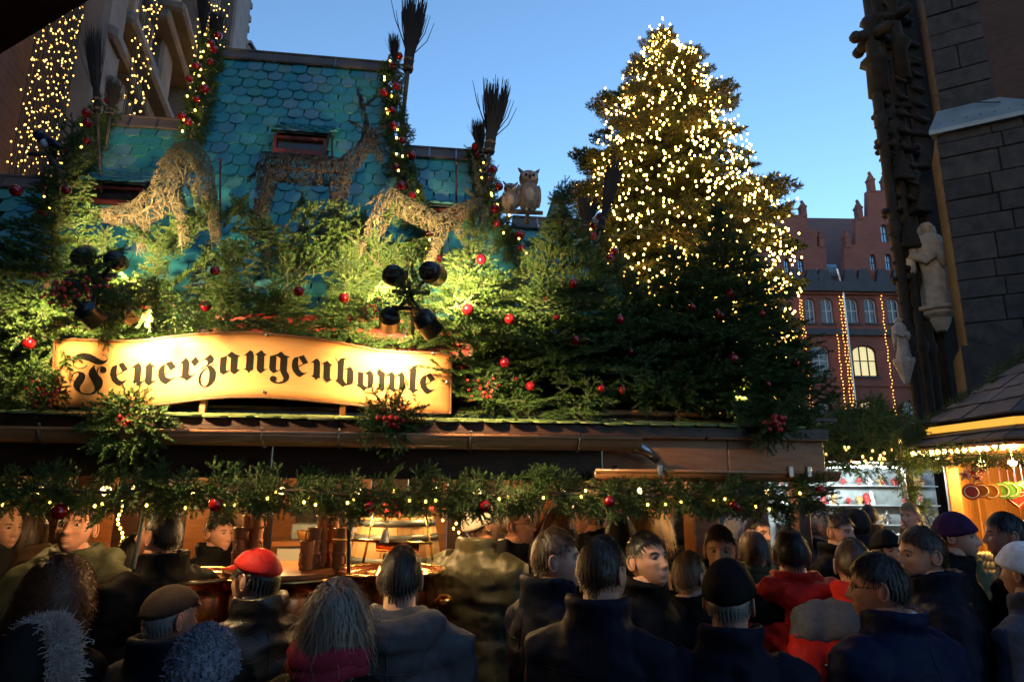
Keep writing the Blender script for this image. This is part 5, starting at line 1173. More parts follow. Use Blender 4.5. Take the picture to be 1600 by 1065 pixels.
# pale gable of a hut beyond the stall
gp = [at_y(x, y, 8.0) for x, y in ((853, 352), (897, 354), (870, 300))]; b = MB()
b.prism([(853, 420), (899, 420), (897, 353), (870, 300), (852, 352)], lambda x, y, o: at_y(x, y, 8.0) + Vector((0, -o, 0)), -.6, 0); hut = b.build('gable', mat('cream_boards', (.30, .27, .2), .7, col2=(.36, .32, .25), scale=6), thing('gabled_hut', Vector((gp[2].x, 8.3, 0)), 'pale pointed hut gable with teal edges beyond the ridge', 'hut'))
hut = hut.parent
for a, c in ((0, 2), (2, 1)):
    b = MB(); b.tube([gp[a] + Vector((0, -.03, 0)), gp[c] + Vector((0, -.03, 0))], .03, 4); b.build('verge_board', MATS['teal_shingle_mass'] if 'teal_shingle_mass' in MATS else M_CORE, hut)
b = MB(); b.box((gp[2].x, 8.3, gp[0].z / 2 - .2), (.9, .5, gp[0].z - .4)); b.build('wall', M_WOOD, hut)

# ================================================================== neighbouring stall over the photographer's shoulder
e0 = on_z(0, 85, 3.3); e1 = on_z(140, 0, 3.3); ed = (e1 - e0).normalized(); en = Vector((-ed.y, ed.x, 0))
if en.dot(e0) > 0: en = -en                                        # towards the back, away from the square
if en.y > 0: en = -en
ns = thing('neighbour_stall', e0 + en * 1.5 - Vector((0, 0, 3.3)), 'dark wooden roof of the neighbouring stall jutting in overhead', 'market stall')
def npt(s, t, z): return Vector((e0.x, e0.y, 0)) + ed * s + en * t + Vector((0, 0, z))
b = MB(); b.add([npt(-3, 0, 3.3), npt(5, 0, 3.3), npt(5, 2.6, 5.6), npt(-3, 2.6, 5.6), npt(-3, 0, 3.38), npt(5, 0, 3.38), npt(5, 2.6, 5.7), npt(-3, 2.6, 5.7)], [(0, 3, 2, 1), (4, 5, 6, 7), (0, 1, 5, 4), (2, 3, 7, 6), (0, 4, 7, 3), (1, 2, 6, 5)]); b.build('roof', M_WOOD_DARK, ns)
b = MB(); b.add([npt(-3, 2.6, 5.6), npt(5, 2.6, 5.6), npt(5, 5.2, 3.3), npt(-3, 5.2, 3.3), npt(-3, 2.6, 5.7), npt(5, 2.6, 5.7), npt(5, 5.2, 3.4), npt(-3, 5.2, 3.4)], [(0, 3, 2, 1), (4, 5, 6, 7), (0, 1, 5, 4), (2, 3, 7, 6), (0, 4, 7, 3), (1, 2, 6, 5)]); b.build('roof', M_WOOD_DARK, ns)
for k in range(5):
    b = MB(); s = -2.6 + k * 1.8; b.tube([npt(s, .02, 3.26), npt(s, 2.5, 5.5)], .05, 4); b.build('rafter', M_WOOD_DARK, ns)
for s in (-2.8, 4.8):
    b = MB(); b.box(npt(s, 2.6, 1.6), (.14, .14, 3.2)); b.build('post', M_WOOD_DARK, ns)
    b = MB(); b.box(npt(s, 2.6, 4.4), (.14, .14, 2.4)); b.build('king_post', M_WOOD_DARK, ns)
b = MB(); b.box(npt(1, 2.7, 1.5), (7.6, .06, 3.0), Matrix((ed, en, Vector((0, 0, 1)))).transposed()); b.build('back_wall', M_WOOD_DARK, ns)

# ================================================================== kiosk on the right
KC = Vector((6.38, 6.75, 0)); KR = 1.75; kz = 2.42
kiosk = thing('sweet_kiosk', KC, 'round wooden sweets kiosk with plank roof and a row of bulbs under its eave', 'kiosk')
def kpt(a, r, z): return Vector((KC.x + r * math.cos(a), KC.y + r * math.sin(a), z))
A8 = [R(22.5 + 45 * k) for k in range(8)]
def ring_planks(r0, z0, r1, z1, rows, per, name='roof_plank'):
    for k in range(8):
        a0, a1 = A8[k], A8[(k + 1) % 8]; mid = kpt((a0 + (a1 if a1 > a0 else a1 + 2 * math.pi)) / 2, r0, z0)
        if project(mid)[0] > 1900 or (mid - KC).dot(CAM - KC) < -1: continue
        for j in range(rows):
            f0, f1 = j / rows, (j + 1.12) / rows; n = max(1, int(per * (1 - f0 * .8)))
            A, B = kpt(a0, r0 + (r1 - r0) * f0, z0 + (z1 - z0) * f0 + .02), kpt(a1, r0 + (r1 - r0) * f0, z0 + (z1 - z0) * f0 + .02); C_, D_ = kpt(a1, r0 + (r1 - r0) * f1, z0 + (z1 - z0) * f1), kpt(a0, r0 + (r1 - r0) * f1, z0 + (z1 - z0) * f1)
            for i in range(n):
                t0, t1 = i / n + .004, (i + 1) / n - .004; q4 = [A.lerp(B, t0), A.lerp(B, t1), D_.lerp(C_, t1), D_.lerp(C_, t0)]; nn = (q4[1] - q4[0]).cross(q4[3] - q4[0]).normalized() * (.022 + random.uniform(-.006, .006))
                if nn.z < 0: nn = -nn
                bb = MB(); bb.add(q4 + [p + nn for p in q4], [(0, 3, 2, 1), (4, 5, 6, 7), (0, 1, 5, 4), (1, 2, 6, 5), (2, 3, 7, 6), (3, 0, 4, 7)]); bb.build(name, M_WOOD_GREY, kiosk)
ring_planks(KR + .2, kz + .05, KR - .12, kz + .22, 2, 6, 'skirt_plank')
ring_planks(KR + .02, kz + .3, .25, kz + 1.3, 6, 6)
b = MB(); b.lathe([(KR - .05, kz + .2), (KR - .02, kz + .26), (.22, kz + 1.25), (.01, kz + 1.3)], KC, 8, Matrix.Rotation(R(22.5), 3, 'Z')); b.build('roof_core', M_WOOD_DARK, kiosk)
b = MB(); b.lathe([(KR - .02, kz + .22), (KR + .0, kz + .29), (KR - .1, kz + .29)], KC, 8, Matrix.Rotation(R(22.5), 3, 'Z')); b.build('gap_glow_band', mat('amber_band', (.5, .28, .05), .5, emit=(1, .5, .06), estr=.25), kiosk)  # amber glow of the roof gap put into this ring's own emission
b = MB(); b.lathe([(.02, kz + .02), (KR + .17, kz + .02), (KR + .17, kz + .05), (.02, kz + .06)], KC, 8, Matrix.Rotation(R(22.5), 3, 'Z')); b.build('soffit', M_WOOD, kiosk)
M_WOOD_O = mat('orange_wood', (.36, .15, .035), .5, col2=(.45, .2, .05), scale=6, stretch=(8, 8, 1))
for k in range(8):
    b = MB(); b.box(kpt(A8[k], KR - .2, kz / 2), (.12, .12, kz), Matrix.Rotation(A8[k], 3, 'Z'), .01); b.build('post', M_WOOD_O, kiosk)
    a0, a1 = A8[k], A8[k] + R(45); c = (kpt(a0, KR - .2, 0) + kpt(a1, KR - .2, 0)) / 2; am = (a0 + a1) / 2; w = 2 * (KR - .2) * math.sin(R(22.5)); deg = math.degrees(am) % 360; hb = 1.0 if 170 < deg < 240 else kz
    for i in range(7):
        b = MB(); o = -w / 2 + w * (i + .5) / 7; b.box(c + Vector((-math.sin(am), math.cos(am), 0)) * o + Vector((0, 0, hb / 2)), (.03, w / 7 - .006, hb), Matrix.Rotation(am, 3, 'Z'), .004); b.build('wall_board', M_WOOD_O, kiosk)
    if hb < 2: b = MB(); b.box(c + Vector((0, 0, 1.03)) + Vector((math.cos(am), math.sin(am), 0)) * .06, (.42, w, .05), Matrix.Rotation(am, 3, 'Z'), .01); b.build('counter_ledge', M_WOOD_O, kiosk)
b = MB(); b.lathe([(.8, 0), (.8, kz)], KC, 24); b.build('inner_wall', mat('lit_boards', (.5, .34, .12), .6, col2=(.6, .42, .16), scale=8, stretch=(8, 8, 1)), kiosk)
kb = []
for k in range(8):
    a0, a1 = A8[k], A8[k] + R(45)
    for i in range(14): p = kpt(a0, KR + .16, kz + .0).lerp(kpt(a1, KR + .16, kz + .0), (i + .5) / 14); kb.append(p)
kb = [p for p in kb if project(p)[0] < 1700 and (p - KC).dot(CAM - KC) > 0]
t_ = thing('light_string', KC + Vector((0, 0, kz)), 'row of round bulbs under the eave of the sweets kiosk', 'string lights'); light_string(kb, t_, .022, mat('kiosk_bulb', (1, .85, .6), .4, emit=(1, .6, .15), estr=14))
for a in (R(168), R(188), R(210)): 
    p = kpt(a, KR - .42, kz - .12); lt = thing('pendant_lamp', p, 'warm pendant lamp inside the sweets kiosk', 'lamp', 'kiosk lamps'); b = MB(); b.ball(p, .04, 10, 8); b.tube([p + Vector((0, 0, .03)), p + Vector((0, 0, .14))], .008, 5); b.build('globe', mat('lamp_globe', (1, .9, .6), .4, emit=(1, .65, .2), estr=15), lt, True); point(lt, p - Vector((0, 0, .06)), 16, (1, .66, .24), .05)
pth = [kpt(a, KR + .1, kz - .06) for a in [R(150 + 12 * k) for k in range(14)]]
garland('garland', pth, .07, .02, 'fir garland round the kiosk below its bulbs', sc=(.6, .95), seed=31, down=.4)
hip = A8[4] if True else 0
best = min(A8, key=lambda a: project(kpt(a, KR, kz + .2))[0])
garland('garland', [kpt(best, KR + .25, kz + .1), kpt(best, KR * .6, kz + .65), kpt(best, .3, kz + 1.3)], .09, .016, 'thick fir garland climbing the hip of the kiosk roof', sc=(.7, 1.1), seed=32)
garland('garland', [kpt(best, KR + .25, kz + .15), kpt(best, KR + .3, kz - .2), kpt(best, KR + .1, kz - .9)], .09, .025, 'fir garland hanging down the kiosk corner post', sc=(.6, 1.0), seed=33)
# hanging sweets: gingerbread hearts, stars, nut cones
PAL = [(.5, .05, .04), (.55, .25, .02), (.12, .35, .05), (.15, .4, .08), (.5, .04, .05), (.6, .4, .05)]
def heart(r):
    P = []
    for k in range(22): t = 2 * math.pi * k / 22; P.append((r * .062 * 16 * math.sin(t) ** 3, r * .062 * (13 * math.cos(t) - 5 * math.cos(2 * t) - 2 * math.cos(3 * t) - math.cos(4 * t))))
    return P
def star(r): return [(r * (1 if k % 2 == 0 else .42) * math.sin(math.pi * k / 5), r * (1 if k % 2 == 0 else .42) * math.cos(math.pi * k / 5)) for k in range(10)]
def disc(r): return [(r * math.cos(2 * math.pi * k / 18), r * math.sin(2 * math.pi * k / 18)) for k in range(18)]
k = 0
for x, y, shape, r, ci, lab in [(1518 + 0, 768, disc, .07, 0, ''), (1534, 766, disc, .065, 1, ''), (1548, 767, disc, .075, 1, ''), (1565, 766, disc, .07, 2, ''), (1578, 765, disc, .075, 3, ''), (1590, 766, disc, .07, 2, ''), (1600, 764, disc, .07, 3, ''), (1508, 742, star, .06, 4, ''), (1520, 738, star, .07, 4, ''), (1533, 735, star, .06, 4, ''), (1527, 746, star, .06, 4, ''), (1590, 778, heart, .1, 0, '')]:
    p = at_y(x, y, 6.55); r *= 1.15; d = Vector((p.x, p.y, 0)).normalized(); sx = Vector((d.y, -d.x, 0))
    nm = {disc: 'gingerbread_disc', star: 'paper_star', heart: 'gingerbread_heart'}[shape]; cl = ('red', 'orange', 'green', 'bright green', 'red', 'yellow')[ci]
    t_ = thing(nm, p, f'{cl} iced {"gingerbread disc" if shape is disc else ("star" if shape is star else "gingerbread heart")} hanging in the kiosk window', 'gingerbread' if shape is not star else 'star', f'{cl} {nm} in the kiosk')
    bb = MB(); bb.prism(shape(r), lambda a, c, o: p + sx * a + Vector((0, 0, c)) - d * o, -.008, .008); bb.build('biscuit', mat(f'icing{ci}', PAL[ci], .45), t_)
    bb = MB(); bb.tube([p + sx * q[0] * .72 + Vector((0, 0, q[1] * .72)) - d * .012 for q in shape(r)] + [p + sx * shape(r)[0][0] * .72 + Vector((0, 0, shape(r)[0][1] * .72)) - d * .012], .005, 5); bb.build('icing', mat('white_icing', (.75, .7, .6), .5), t_, True)
    bb = MB(); bb.tube([p + Vector((0, 0, r * .9)), Vector((p.x, p.y, kz - .02))], .003, 4); bb.build('ribbon', mat('ribbon', (.25, .1, .3), .6), t_)
for k in range(5):
    p = kpt(R(184), KR - .12, 1.085 + k * .075); bb = MB(); t_ = thing('straw_coil', p, 'thick coil of pale plaited straw in the pile on the kiosk ledge', 'straw coil', 'straw coils')
    for s in range(3): bb.tube([p + Vector(((.17 + .02 * math.sin(a * 9 + s * 2.1)) * math.cos(a) + random.uniform(-.003, .003), (.1 + .02 * math.cos(a * 9 + s * 2.1)) * math.sin(a), .022 * math.sin(a * 9 + s * 2.1))) for a in [2 * math.pi * q_ / 64 for q_ in range(65)]], .02, 6)
    bb.build('plait', mat('straw', (.55, .42, .18), .7, col2=(.4, .3, .12), scale=30), t_, True)

# ================================================================== bright stall across the lane, between the punch stall and the kiosk
FS = Wall((4.9, 9.3), (1, -.05)); fx = lambda x, y, o=0: FS.pix(x, y, o)
fs = thing('ornament_stall', FS.pt(fx(1340, 800)[0], 0, -.6), 'brightly lit white ornament stall with garland roof beyond the lane', 'market stall')
M_WHITE = mat('white_board', (.34, .38, .40), .6, col2=(.22, .26, .28), scale=8)
s0, s1 = fx(1255, 800)[0], fx(1425, 800)[0]; zt_ = fx(1340, 722)[1]
b = MB(); b.wbox(FS, s0, s1 + 1.2, 0, zt_ + .1, -1.5, -1.45); b.build('back_wall', M_WHITE, fs)
for s in (s0, s1):
    b = MB(); b.wbox(FS, s - .05, s + .05, 0, zt_ + .1, -.06, .05); b.build('post', M_WOOD_DARK, fs)
b = MB(); b.wbox(FS, s0, s1, 0, .95, -.1, 0); b.build('front_panel', M_WOOD_DARK, fs)
b = MB(); b.wbox(FS, s0 - .02, s1 + .02, .955, 1.0, -.5, .1); b.build('counter', M_WHITE, fs)
b = MB(); b.add([FS.pt(s0 - .2, zt_, .35), FS.pt(s1 + .2, zt_, .35), FS.pt(s1 + .2, zt_ + .85, -.8), FS.pt(s0 - .2, zt_ + .85, -.8), FS.pt(s0 - .2, zt_, -1.7), FS.pt(s1 + .2, zt_, -1.7)], [(0, 1, 2, 3), (3, 2, 5, 4), (0, 3, 4), (1, 5, 2), (0, 4, 5, 1)]); b.build('roof', M_WOOD_DARK, fs)
for k in range(4):
    b = MB(); b.wbox(FS, s0 + .1, s1 + 1.1, 1.15 + k * .3, 1.17 + k * .3, -1.44, -1.2); b.build('shelf', M_WHITE, fs)
for k in range(7): garland('garland', [FS.pt(s0 - .25 + .1 * (k % 2), zt_ + .03 + .13 * k, .38 - .18 * k), FS.pt((s0 + s1) / 2, zt_ - .02 + .13 * k, .42 - .18 * k), FS.pt(s1 + .2, zt_ + .06 + .13 * k, .38 - .18 * k)], .1, .045, f'row of blue green fir boughs on the ornament stall roof, {("lowest", "second", "third", "fourth", "fifth", "sixth", "topmost")[k]} row', 'fir boughs', sc=(1.1, 1.7), seed=50 + k, wire=False)
pts = [FS.pt(s0 + (s1 - s0) * random.random(), zt_ + random.uniform(-.08, .3), .5 - random.uniform(0, .1)) for k in range(36)]
t_ = thing('light_string', FS.pt(s0, zt_, .4), 'loose fairy lights over the garlands of the ornament stall', 'string lights'); light_string(pts, t_, .017, M_BULB_FAR)
M_BRIGHT = mat('white_lamp', (1, 1, 1), .4, emit=(.85, 1, .95), estr=12)
for k in range(4):
    s = s0 + (s1 - s0) * (k + .5) / 4; lt = thing('tube_lamp', FS.pt(s, zt_ - .08, -.2), 'white tube lamp under the ornament stall roof', 'lamp', 'ornament stall lamps'); b = MB(); b.tube([FS.pt(s - .15, zt_ - .06, -.15), FS.pt(s + .15, zt_ - .06, -.15)], .018, 8); b.build('tube', M_BRIGHT, lt, True); point(lt, FS.pt(s, zt_ - .14, -.3), 12, (.9, 1, .95), .08)
rg = random.Random(5); M_ORN = [mat('orn_white', (.8, .8, .78), .4), mat('orn_silver', (.7, .72, .75), .2, .9), mat('orn_wood', (.45, .28, .12), .6), mat('orn_red', (.4, .04, .04), .4)]
for k in range(80):
    s = s0 + .15 + (s1 - s0 + .8) * rg.random(); row = rg.randrange(4); z = 1.17 + row * .3; h = rg.uniform(.1, .22); kind = rg.randrange(3); b = MB(); p = FS.pt(s, z, -1.3 + rg.uniform(-.05, .05))
    if kind == 0: b.lathe([(.06, 0), (.05, h * .2), (.02, h * .7), (.03, h * .8), (.001, h)], p, 8)
    elif kind == 1: b.lathe([(.04, 0), (.045, h * .1), (.02, h * .2), (.06, h * .5), (.05, h * .8), (.015, h * .95), (.001, h)], p, 8)
    else: b.lathe([(.05, 0), (.012, h * .1), (.012, h * .35), (.07, h * .4), (.02, h * .65), (.045, h * .68), (.001, h)], p, 8)
    b.build('ornament', M_ORN[rg.randrange(4)], None, True, label='small turned ornament standing on the shelves of the ornament stall', cat='ornament', group='ornaments on the white stall shelves')
for k in range(5):
    s = s0 + .2 + (s1 - s0 - .4) * k / 4; p = FS.pt(s, 1.0, -.2); b = MB()
    b.tube([p + FS.d * (-.16 + .04 * q_) + Vector((0, 0, .24 * math.sin(math.pi * q_ / 8) + .05)) for q_ in range(9)], .012, 5); b.box(p + Vector((0, 0, .03)), (.4, .06, .05))
    for q_ in range(7): b.tube([p + FS.d * (-.15 + .05 * q_) + Vector((0, 0, .05)), p + FS.d * (-.15 + .05 * q_) + Vector((0, 0, .1 + .16 * math.sin(math.pi * (q_ + .5) / 7)))], .008, 5)
    b.build('candle_arch', M_ORN[0], label='white candle arch standing on the ornament stall counter', cat='candle arch', group='candle arches on the counter')
# greenery panel of the kiosk side, lit through
# ================================================================== PEOPLE
NT, NP = 52, 50
def head_grid():
    t = np.linspace(-math.pi, math.pi, NT, endpoint=False); a = t - .42 * np.sin(t); ph = np.linspace(.02, math.pi - .02, NP)
    A, PH = np.meshgrid(a, ph); D = np.stack([np.sin(PH) * np.sin(A), -np.sin(PH) * np.cos(A), np.cos(PH)], -1).reshape(-1, 3); return D, A.ravel(), PH.ravel()
HD, HA, HP = head_grid()
HF = [(i * NT + j, i * NT + (j + 1) % NT, (i + 1) * NT + (j + 1) % NT, (i + 1) * NT + j)[::-1] for i in range(NP - 1) for j in range(NT)] + [tuple(range(NT)), tuple((NP - 1) * NT + j for j in range(NT))[::-1]]
def skull(D):
    P = D * np.array([.0745, .097, .120]); x, y, z = P.T.copy(); zn = z / .12
    t = np.clip((-.08 - zn) / .92, 0, 1); x = x * (1 - .30 * t ** 1.2); y = y - .036 * t ** 1.1
    y = np.where(y > 0, y * (1 - .25 * t), y)
    x = x * (1 + .04 * np.exp(-((zn - .35) / .3) ** 2))
    return np.stack([x, y, z], 1)
def face(P, D, fem=0.0, age=0.0):
    x, y, z = P.T.copy(); f = np.clip((-D[:, 1] - .15) / .5, 0, 1); f = f * f * (3 - 2 * f)
    g = lambda x0, z0, sx, sz: np.exp(-((x - x0) / sx) ** 2 - ((z - z0) / sz) ** 2); g2 = lambda x0, z0, sx, sz: g(x0, z0, sx, sz) + g(-x0, z0, sx, sz)
    d = np.zeros(len(x))
    d += (.007 - .004 * fem) * g2(.028, .024, .024, .009) - .014 * g2(.031, .003, .015, .011) + .006 * g2(.047, -.022, .02, .018)
    nz = np.clip((.018 - z) / .055, 0, 1); nm = np.where((z < .02) & (z > -.052), np.exp(-(x / (.0075 + .005 * nz)) ** 2) * (.004 + .021 * nz) * np.clip((z + .052) / .012, 0, 1), 0); d += nm
    d += .007 * g2(.013, -.039, .007, .007) - .004 * g2(.024, -.05, .007, .012)
    d += .006 * g(0, -.066, .02, .005) + .0065 * g(0, -.078, .017, .0055) - .0045 * g(0, -.072, .024, .0026) - .004 * g(0, -.088, .018, .005)
    d += (.010 - .003 * fem) * g(0, -.103, .019, .013) - .004 * age * g2(.035, -.06, .012, .03)
    return np.stack([x, y - d * f, z], 1)
def hairline(a, zn, kind):
    aa = np.abs(a); h = np.interp(aa, [0, .9, 1.15, 1.3, 1.72, 1.95, 2.2, 3.15], [.55, .45, .22, .2, .2, -.25, -.36, -.5])
    if kind == 'long': h = np.interp(aa, [0, .7, 1.0, 1.3, 3.15], [.58, .45, .0, -.45, -.6])
    m_ = np.clip((zn - h) / .07, 0, 1)
    if kind == 'bald': m_ = m_ * np.clip((.62 - zn) / .1, 0, 1) * np.clip((aa - .9) / .25, 0, 1)
    if kind == 'receding': m_ = m_ * np.clip((aa - .75 + .9 * (zn - .6)) / .2, 0, 1)
    return m_
SKINS = [mat('skin_fair', (.52, .30, .22), .5, col2=(.44, .235, .165), scale=30, spec=.35), mat('skin_ruddy', (.46, .24, .17), .5, col2=(.38, .18, .125), scale=30, spec=.35), mat('skin_tan', (.42, .24, .16), .5, col2=(.34, .18, .12), scale=30, spec=.35)]
for _m in SKINS:
    _b = _m.node_tree.nodes['Principled BSDF']; _b.inputs['Subsurface Weight'].default_value = .18; _b.inputs['Subsurface Scale'].default_value = .012; _b.inputs['Specular IOR Level'].default_value = .28
HAIRC = {'dark': (.012, .008, .006), 'brown': (.03, .016, .009), 'auburn': (.07, .024, .009), 'grey': (.16, .15, .15), 'blond': (.19, .125, .06), 'ash': (.15, .12, .10), 'fair': (.10, .06, .03), 'black': (.007, .006, .006)}
def hairmat(c): return mat('hair_' + c, HAIRC[c], .45, col2=tuple(min(1, k * 1.7) for k in HAIRC[c]), scale=60, stretch=(1, 1, .2), spec=.5)
M_EYE = mat('eye_white', (.38, .35, .33), .3); M_IRIS = mat('eye_dark', (.02, .013, .01), .15); M_LIP = mat('lips', (.36, .13, .11), .45)
def cloth(name, c, rough=.8, k=1.5, sheen=.0, spec=.1): return mat('cloth_' + name, c, rough, col2=tuple(x * k for x in c), scale=22, bump=.22, bscale=140, sheen=sheen, spec=spec)
CL = {'navy': cloth('navy', (.004, .006, .015), .6), 'black': cloth('black', (.0035, .0035, .004), .65), 'green': cloth('green', (.045, .05, .03), .55), 'grey': cloth('grey', (.06, .06, .072), .7), 'greyblue': cloth('greyblue', (.05, .055, .075), .7),
      'red': cloth('red', (.36, .016, .014), .55), 'leather': cloth('leather', (.008, .008, .009), .32, spec=.5), 'brown': cloth('brown', (.045, .028, .018), .8), 'tan': cloth('tan', (.19, .12, .07), .8), 'darkgreen': cloth('darkgreen', (.02, .03, .022), .8), 'olive': cloth('olive', (.05, .055, .03), .7),
      'blue': cloth('blue', (.003, .007, .028), .55), 'charcoal': cloth('charcoal', (.011, .011, .013), .8), 'jeans': cloth('jeans', (.015, .02, .04), .85), 'cream': cloth('cream', (.5, .48, .42), .9), 'puffer': cloth('puffer', (.06, .062, .035), .4, spec=.5), 'purple': cloth('purple', (.03, .012, .04), .9), 'scarfgreen': cloth('scarfgreen', (.04, .05, .03), .9), 'scarfred': cloth('scarfred', (.2, .02, .04), .9), 'white': cloth('white', (.6, .6, .6), .8)}
M_FUZZ = mat('fuzzy_wool', (.10, .12, .19), .9, col2=(.24, .26, .34), scale=40); M_FUR = mat('pale_fur', (.30, .25, .25), .85, col2=(.45, .40, .40), scale=40)
M_SHOE = mat('shoe_leather', (.02, .015, .012), .4)

HATLO = {'beanie': -.02, 'knit': .02, 'fuzzy': .0, 'beret': .2, 'cap': .3, 'flatcap': .25}
PENDING = []          # garments to be fused into one skin each: (object, voxel size, material, wrinkle amount, quilting)
def loft(mb, rings, n=20):
    """rings: (centre, rx, ry, yaw-frame) horizontal superellipses"""
    vs = []
    for c, rx, ry in rings:
        for j in range(n):
            t = 2 * math.pi * j / n; ct, st = math.cos(t), math.sin(t)
            vs.append(Vector(c) + Vector((rx * math.copysign(abs(ct) ** .85, ct), ry * math.copysign(abs(st) ** .85, st), 0)))
    k = len(rings); fs = [(i * n + j, i * n + (j + 1) % n, (i + 1) * n + (j + 1) % n, (i + 1) * n + j) for i in range(k - 1) for j in range(n)]
    mb.add(vs, fs + [tuple(range(n))[::-1], tuple((k - 1) * n + j for j in range(n))])
def hand(mb, w, d, nrm, side, curl=.5, s=1.0):
    """palm, four fingers and a thumb leaving the side of the palm"""
    d = Vector(d).normalized(); nrm = (Vector(nrm) - d * Vector(nrm).dot(d)).normalized(); x = d.cross(nrm) * side; w = Vector(w)
    mb.tube([w - d * .02 * s, w + d * .02 * s, w + d * .055 * s, w + d * .088 * s], [.024 * s, .03 * s, .037 * s, .034 * s], 10, flat=.55) if False else None
    vs = []; k = 0
    for q, hw, ht in ((-.02, .024, .02), (.015, .03, .018), (.05, .039, .016), (.085, .037, .013)):
        for j in range(10): t = 2 * math.pi * j / 10; vs.append(w + d * q * s + x * hw * math.cos(t) * s + nrm * ht * math.sin(t) * s)
    mb.add(vs, [(i * 10 + j, i * 10 + (j + 1) % 10, (i + 1) * 10 + (j + 1) % 10, (i + 1) * 10 + j) for i in range(3) for j in range(10)] + [tuple(range(10))[::-1], tuple(30 + j for j in range(10))])
    for i, (off, ln) in enumerate(((-.028, .066), (-.0095, .078), (.0095, .073), (.027, .058))):
        p = w + d * .08 * s + x * off * s; P = [p]; a = curl * .5; 
        for seg, fr in enumerate((.45, .32, .23)):
            dd = d * math.cos(a) + nrm * math.sin(a); p = p + dd * ln * fr * s; P.append(p); a += curl * .9
        mb.tube(P, [.0095 * s, .009 * s, .008 * s, .0062 * s], 7)
    p = w + d * .02 * s - x * .026 * s; q = p + (d * .55 - x * .75 + nrm * .3).normalized() * .038 * s; r = q + (d * .85 - x * .15 + nrm * .5 * curl).normalized() * .03 * s; e = r + (d * .9 + x * .1 + nrm * .6 * curl).normalized() * .024 * s
    mb.tube([p, q, r, e], [.014 * s, .0115 * s, .0095 * s, .007 * s], 7)

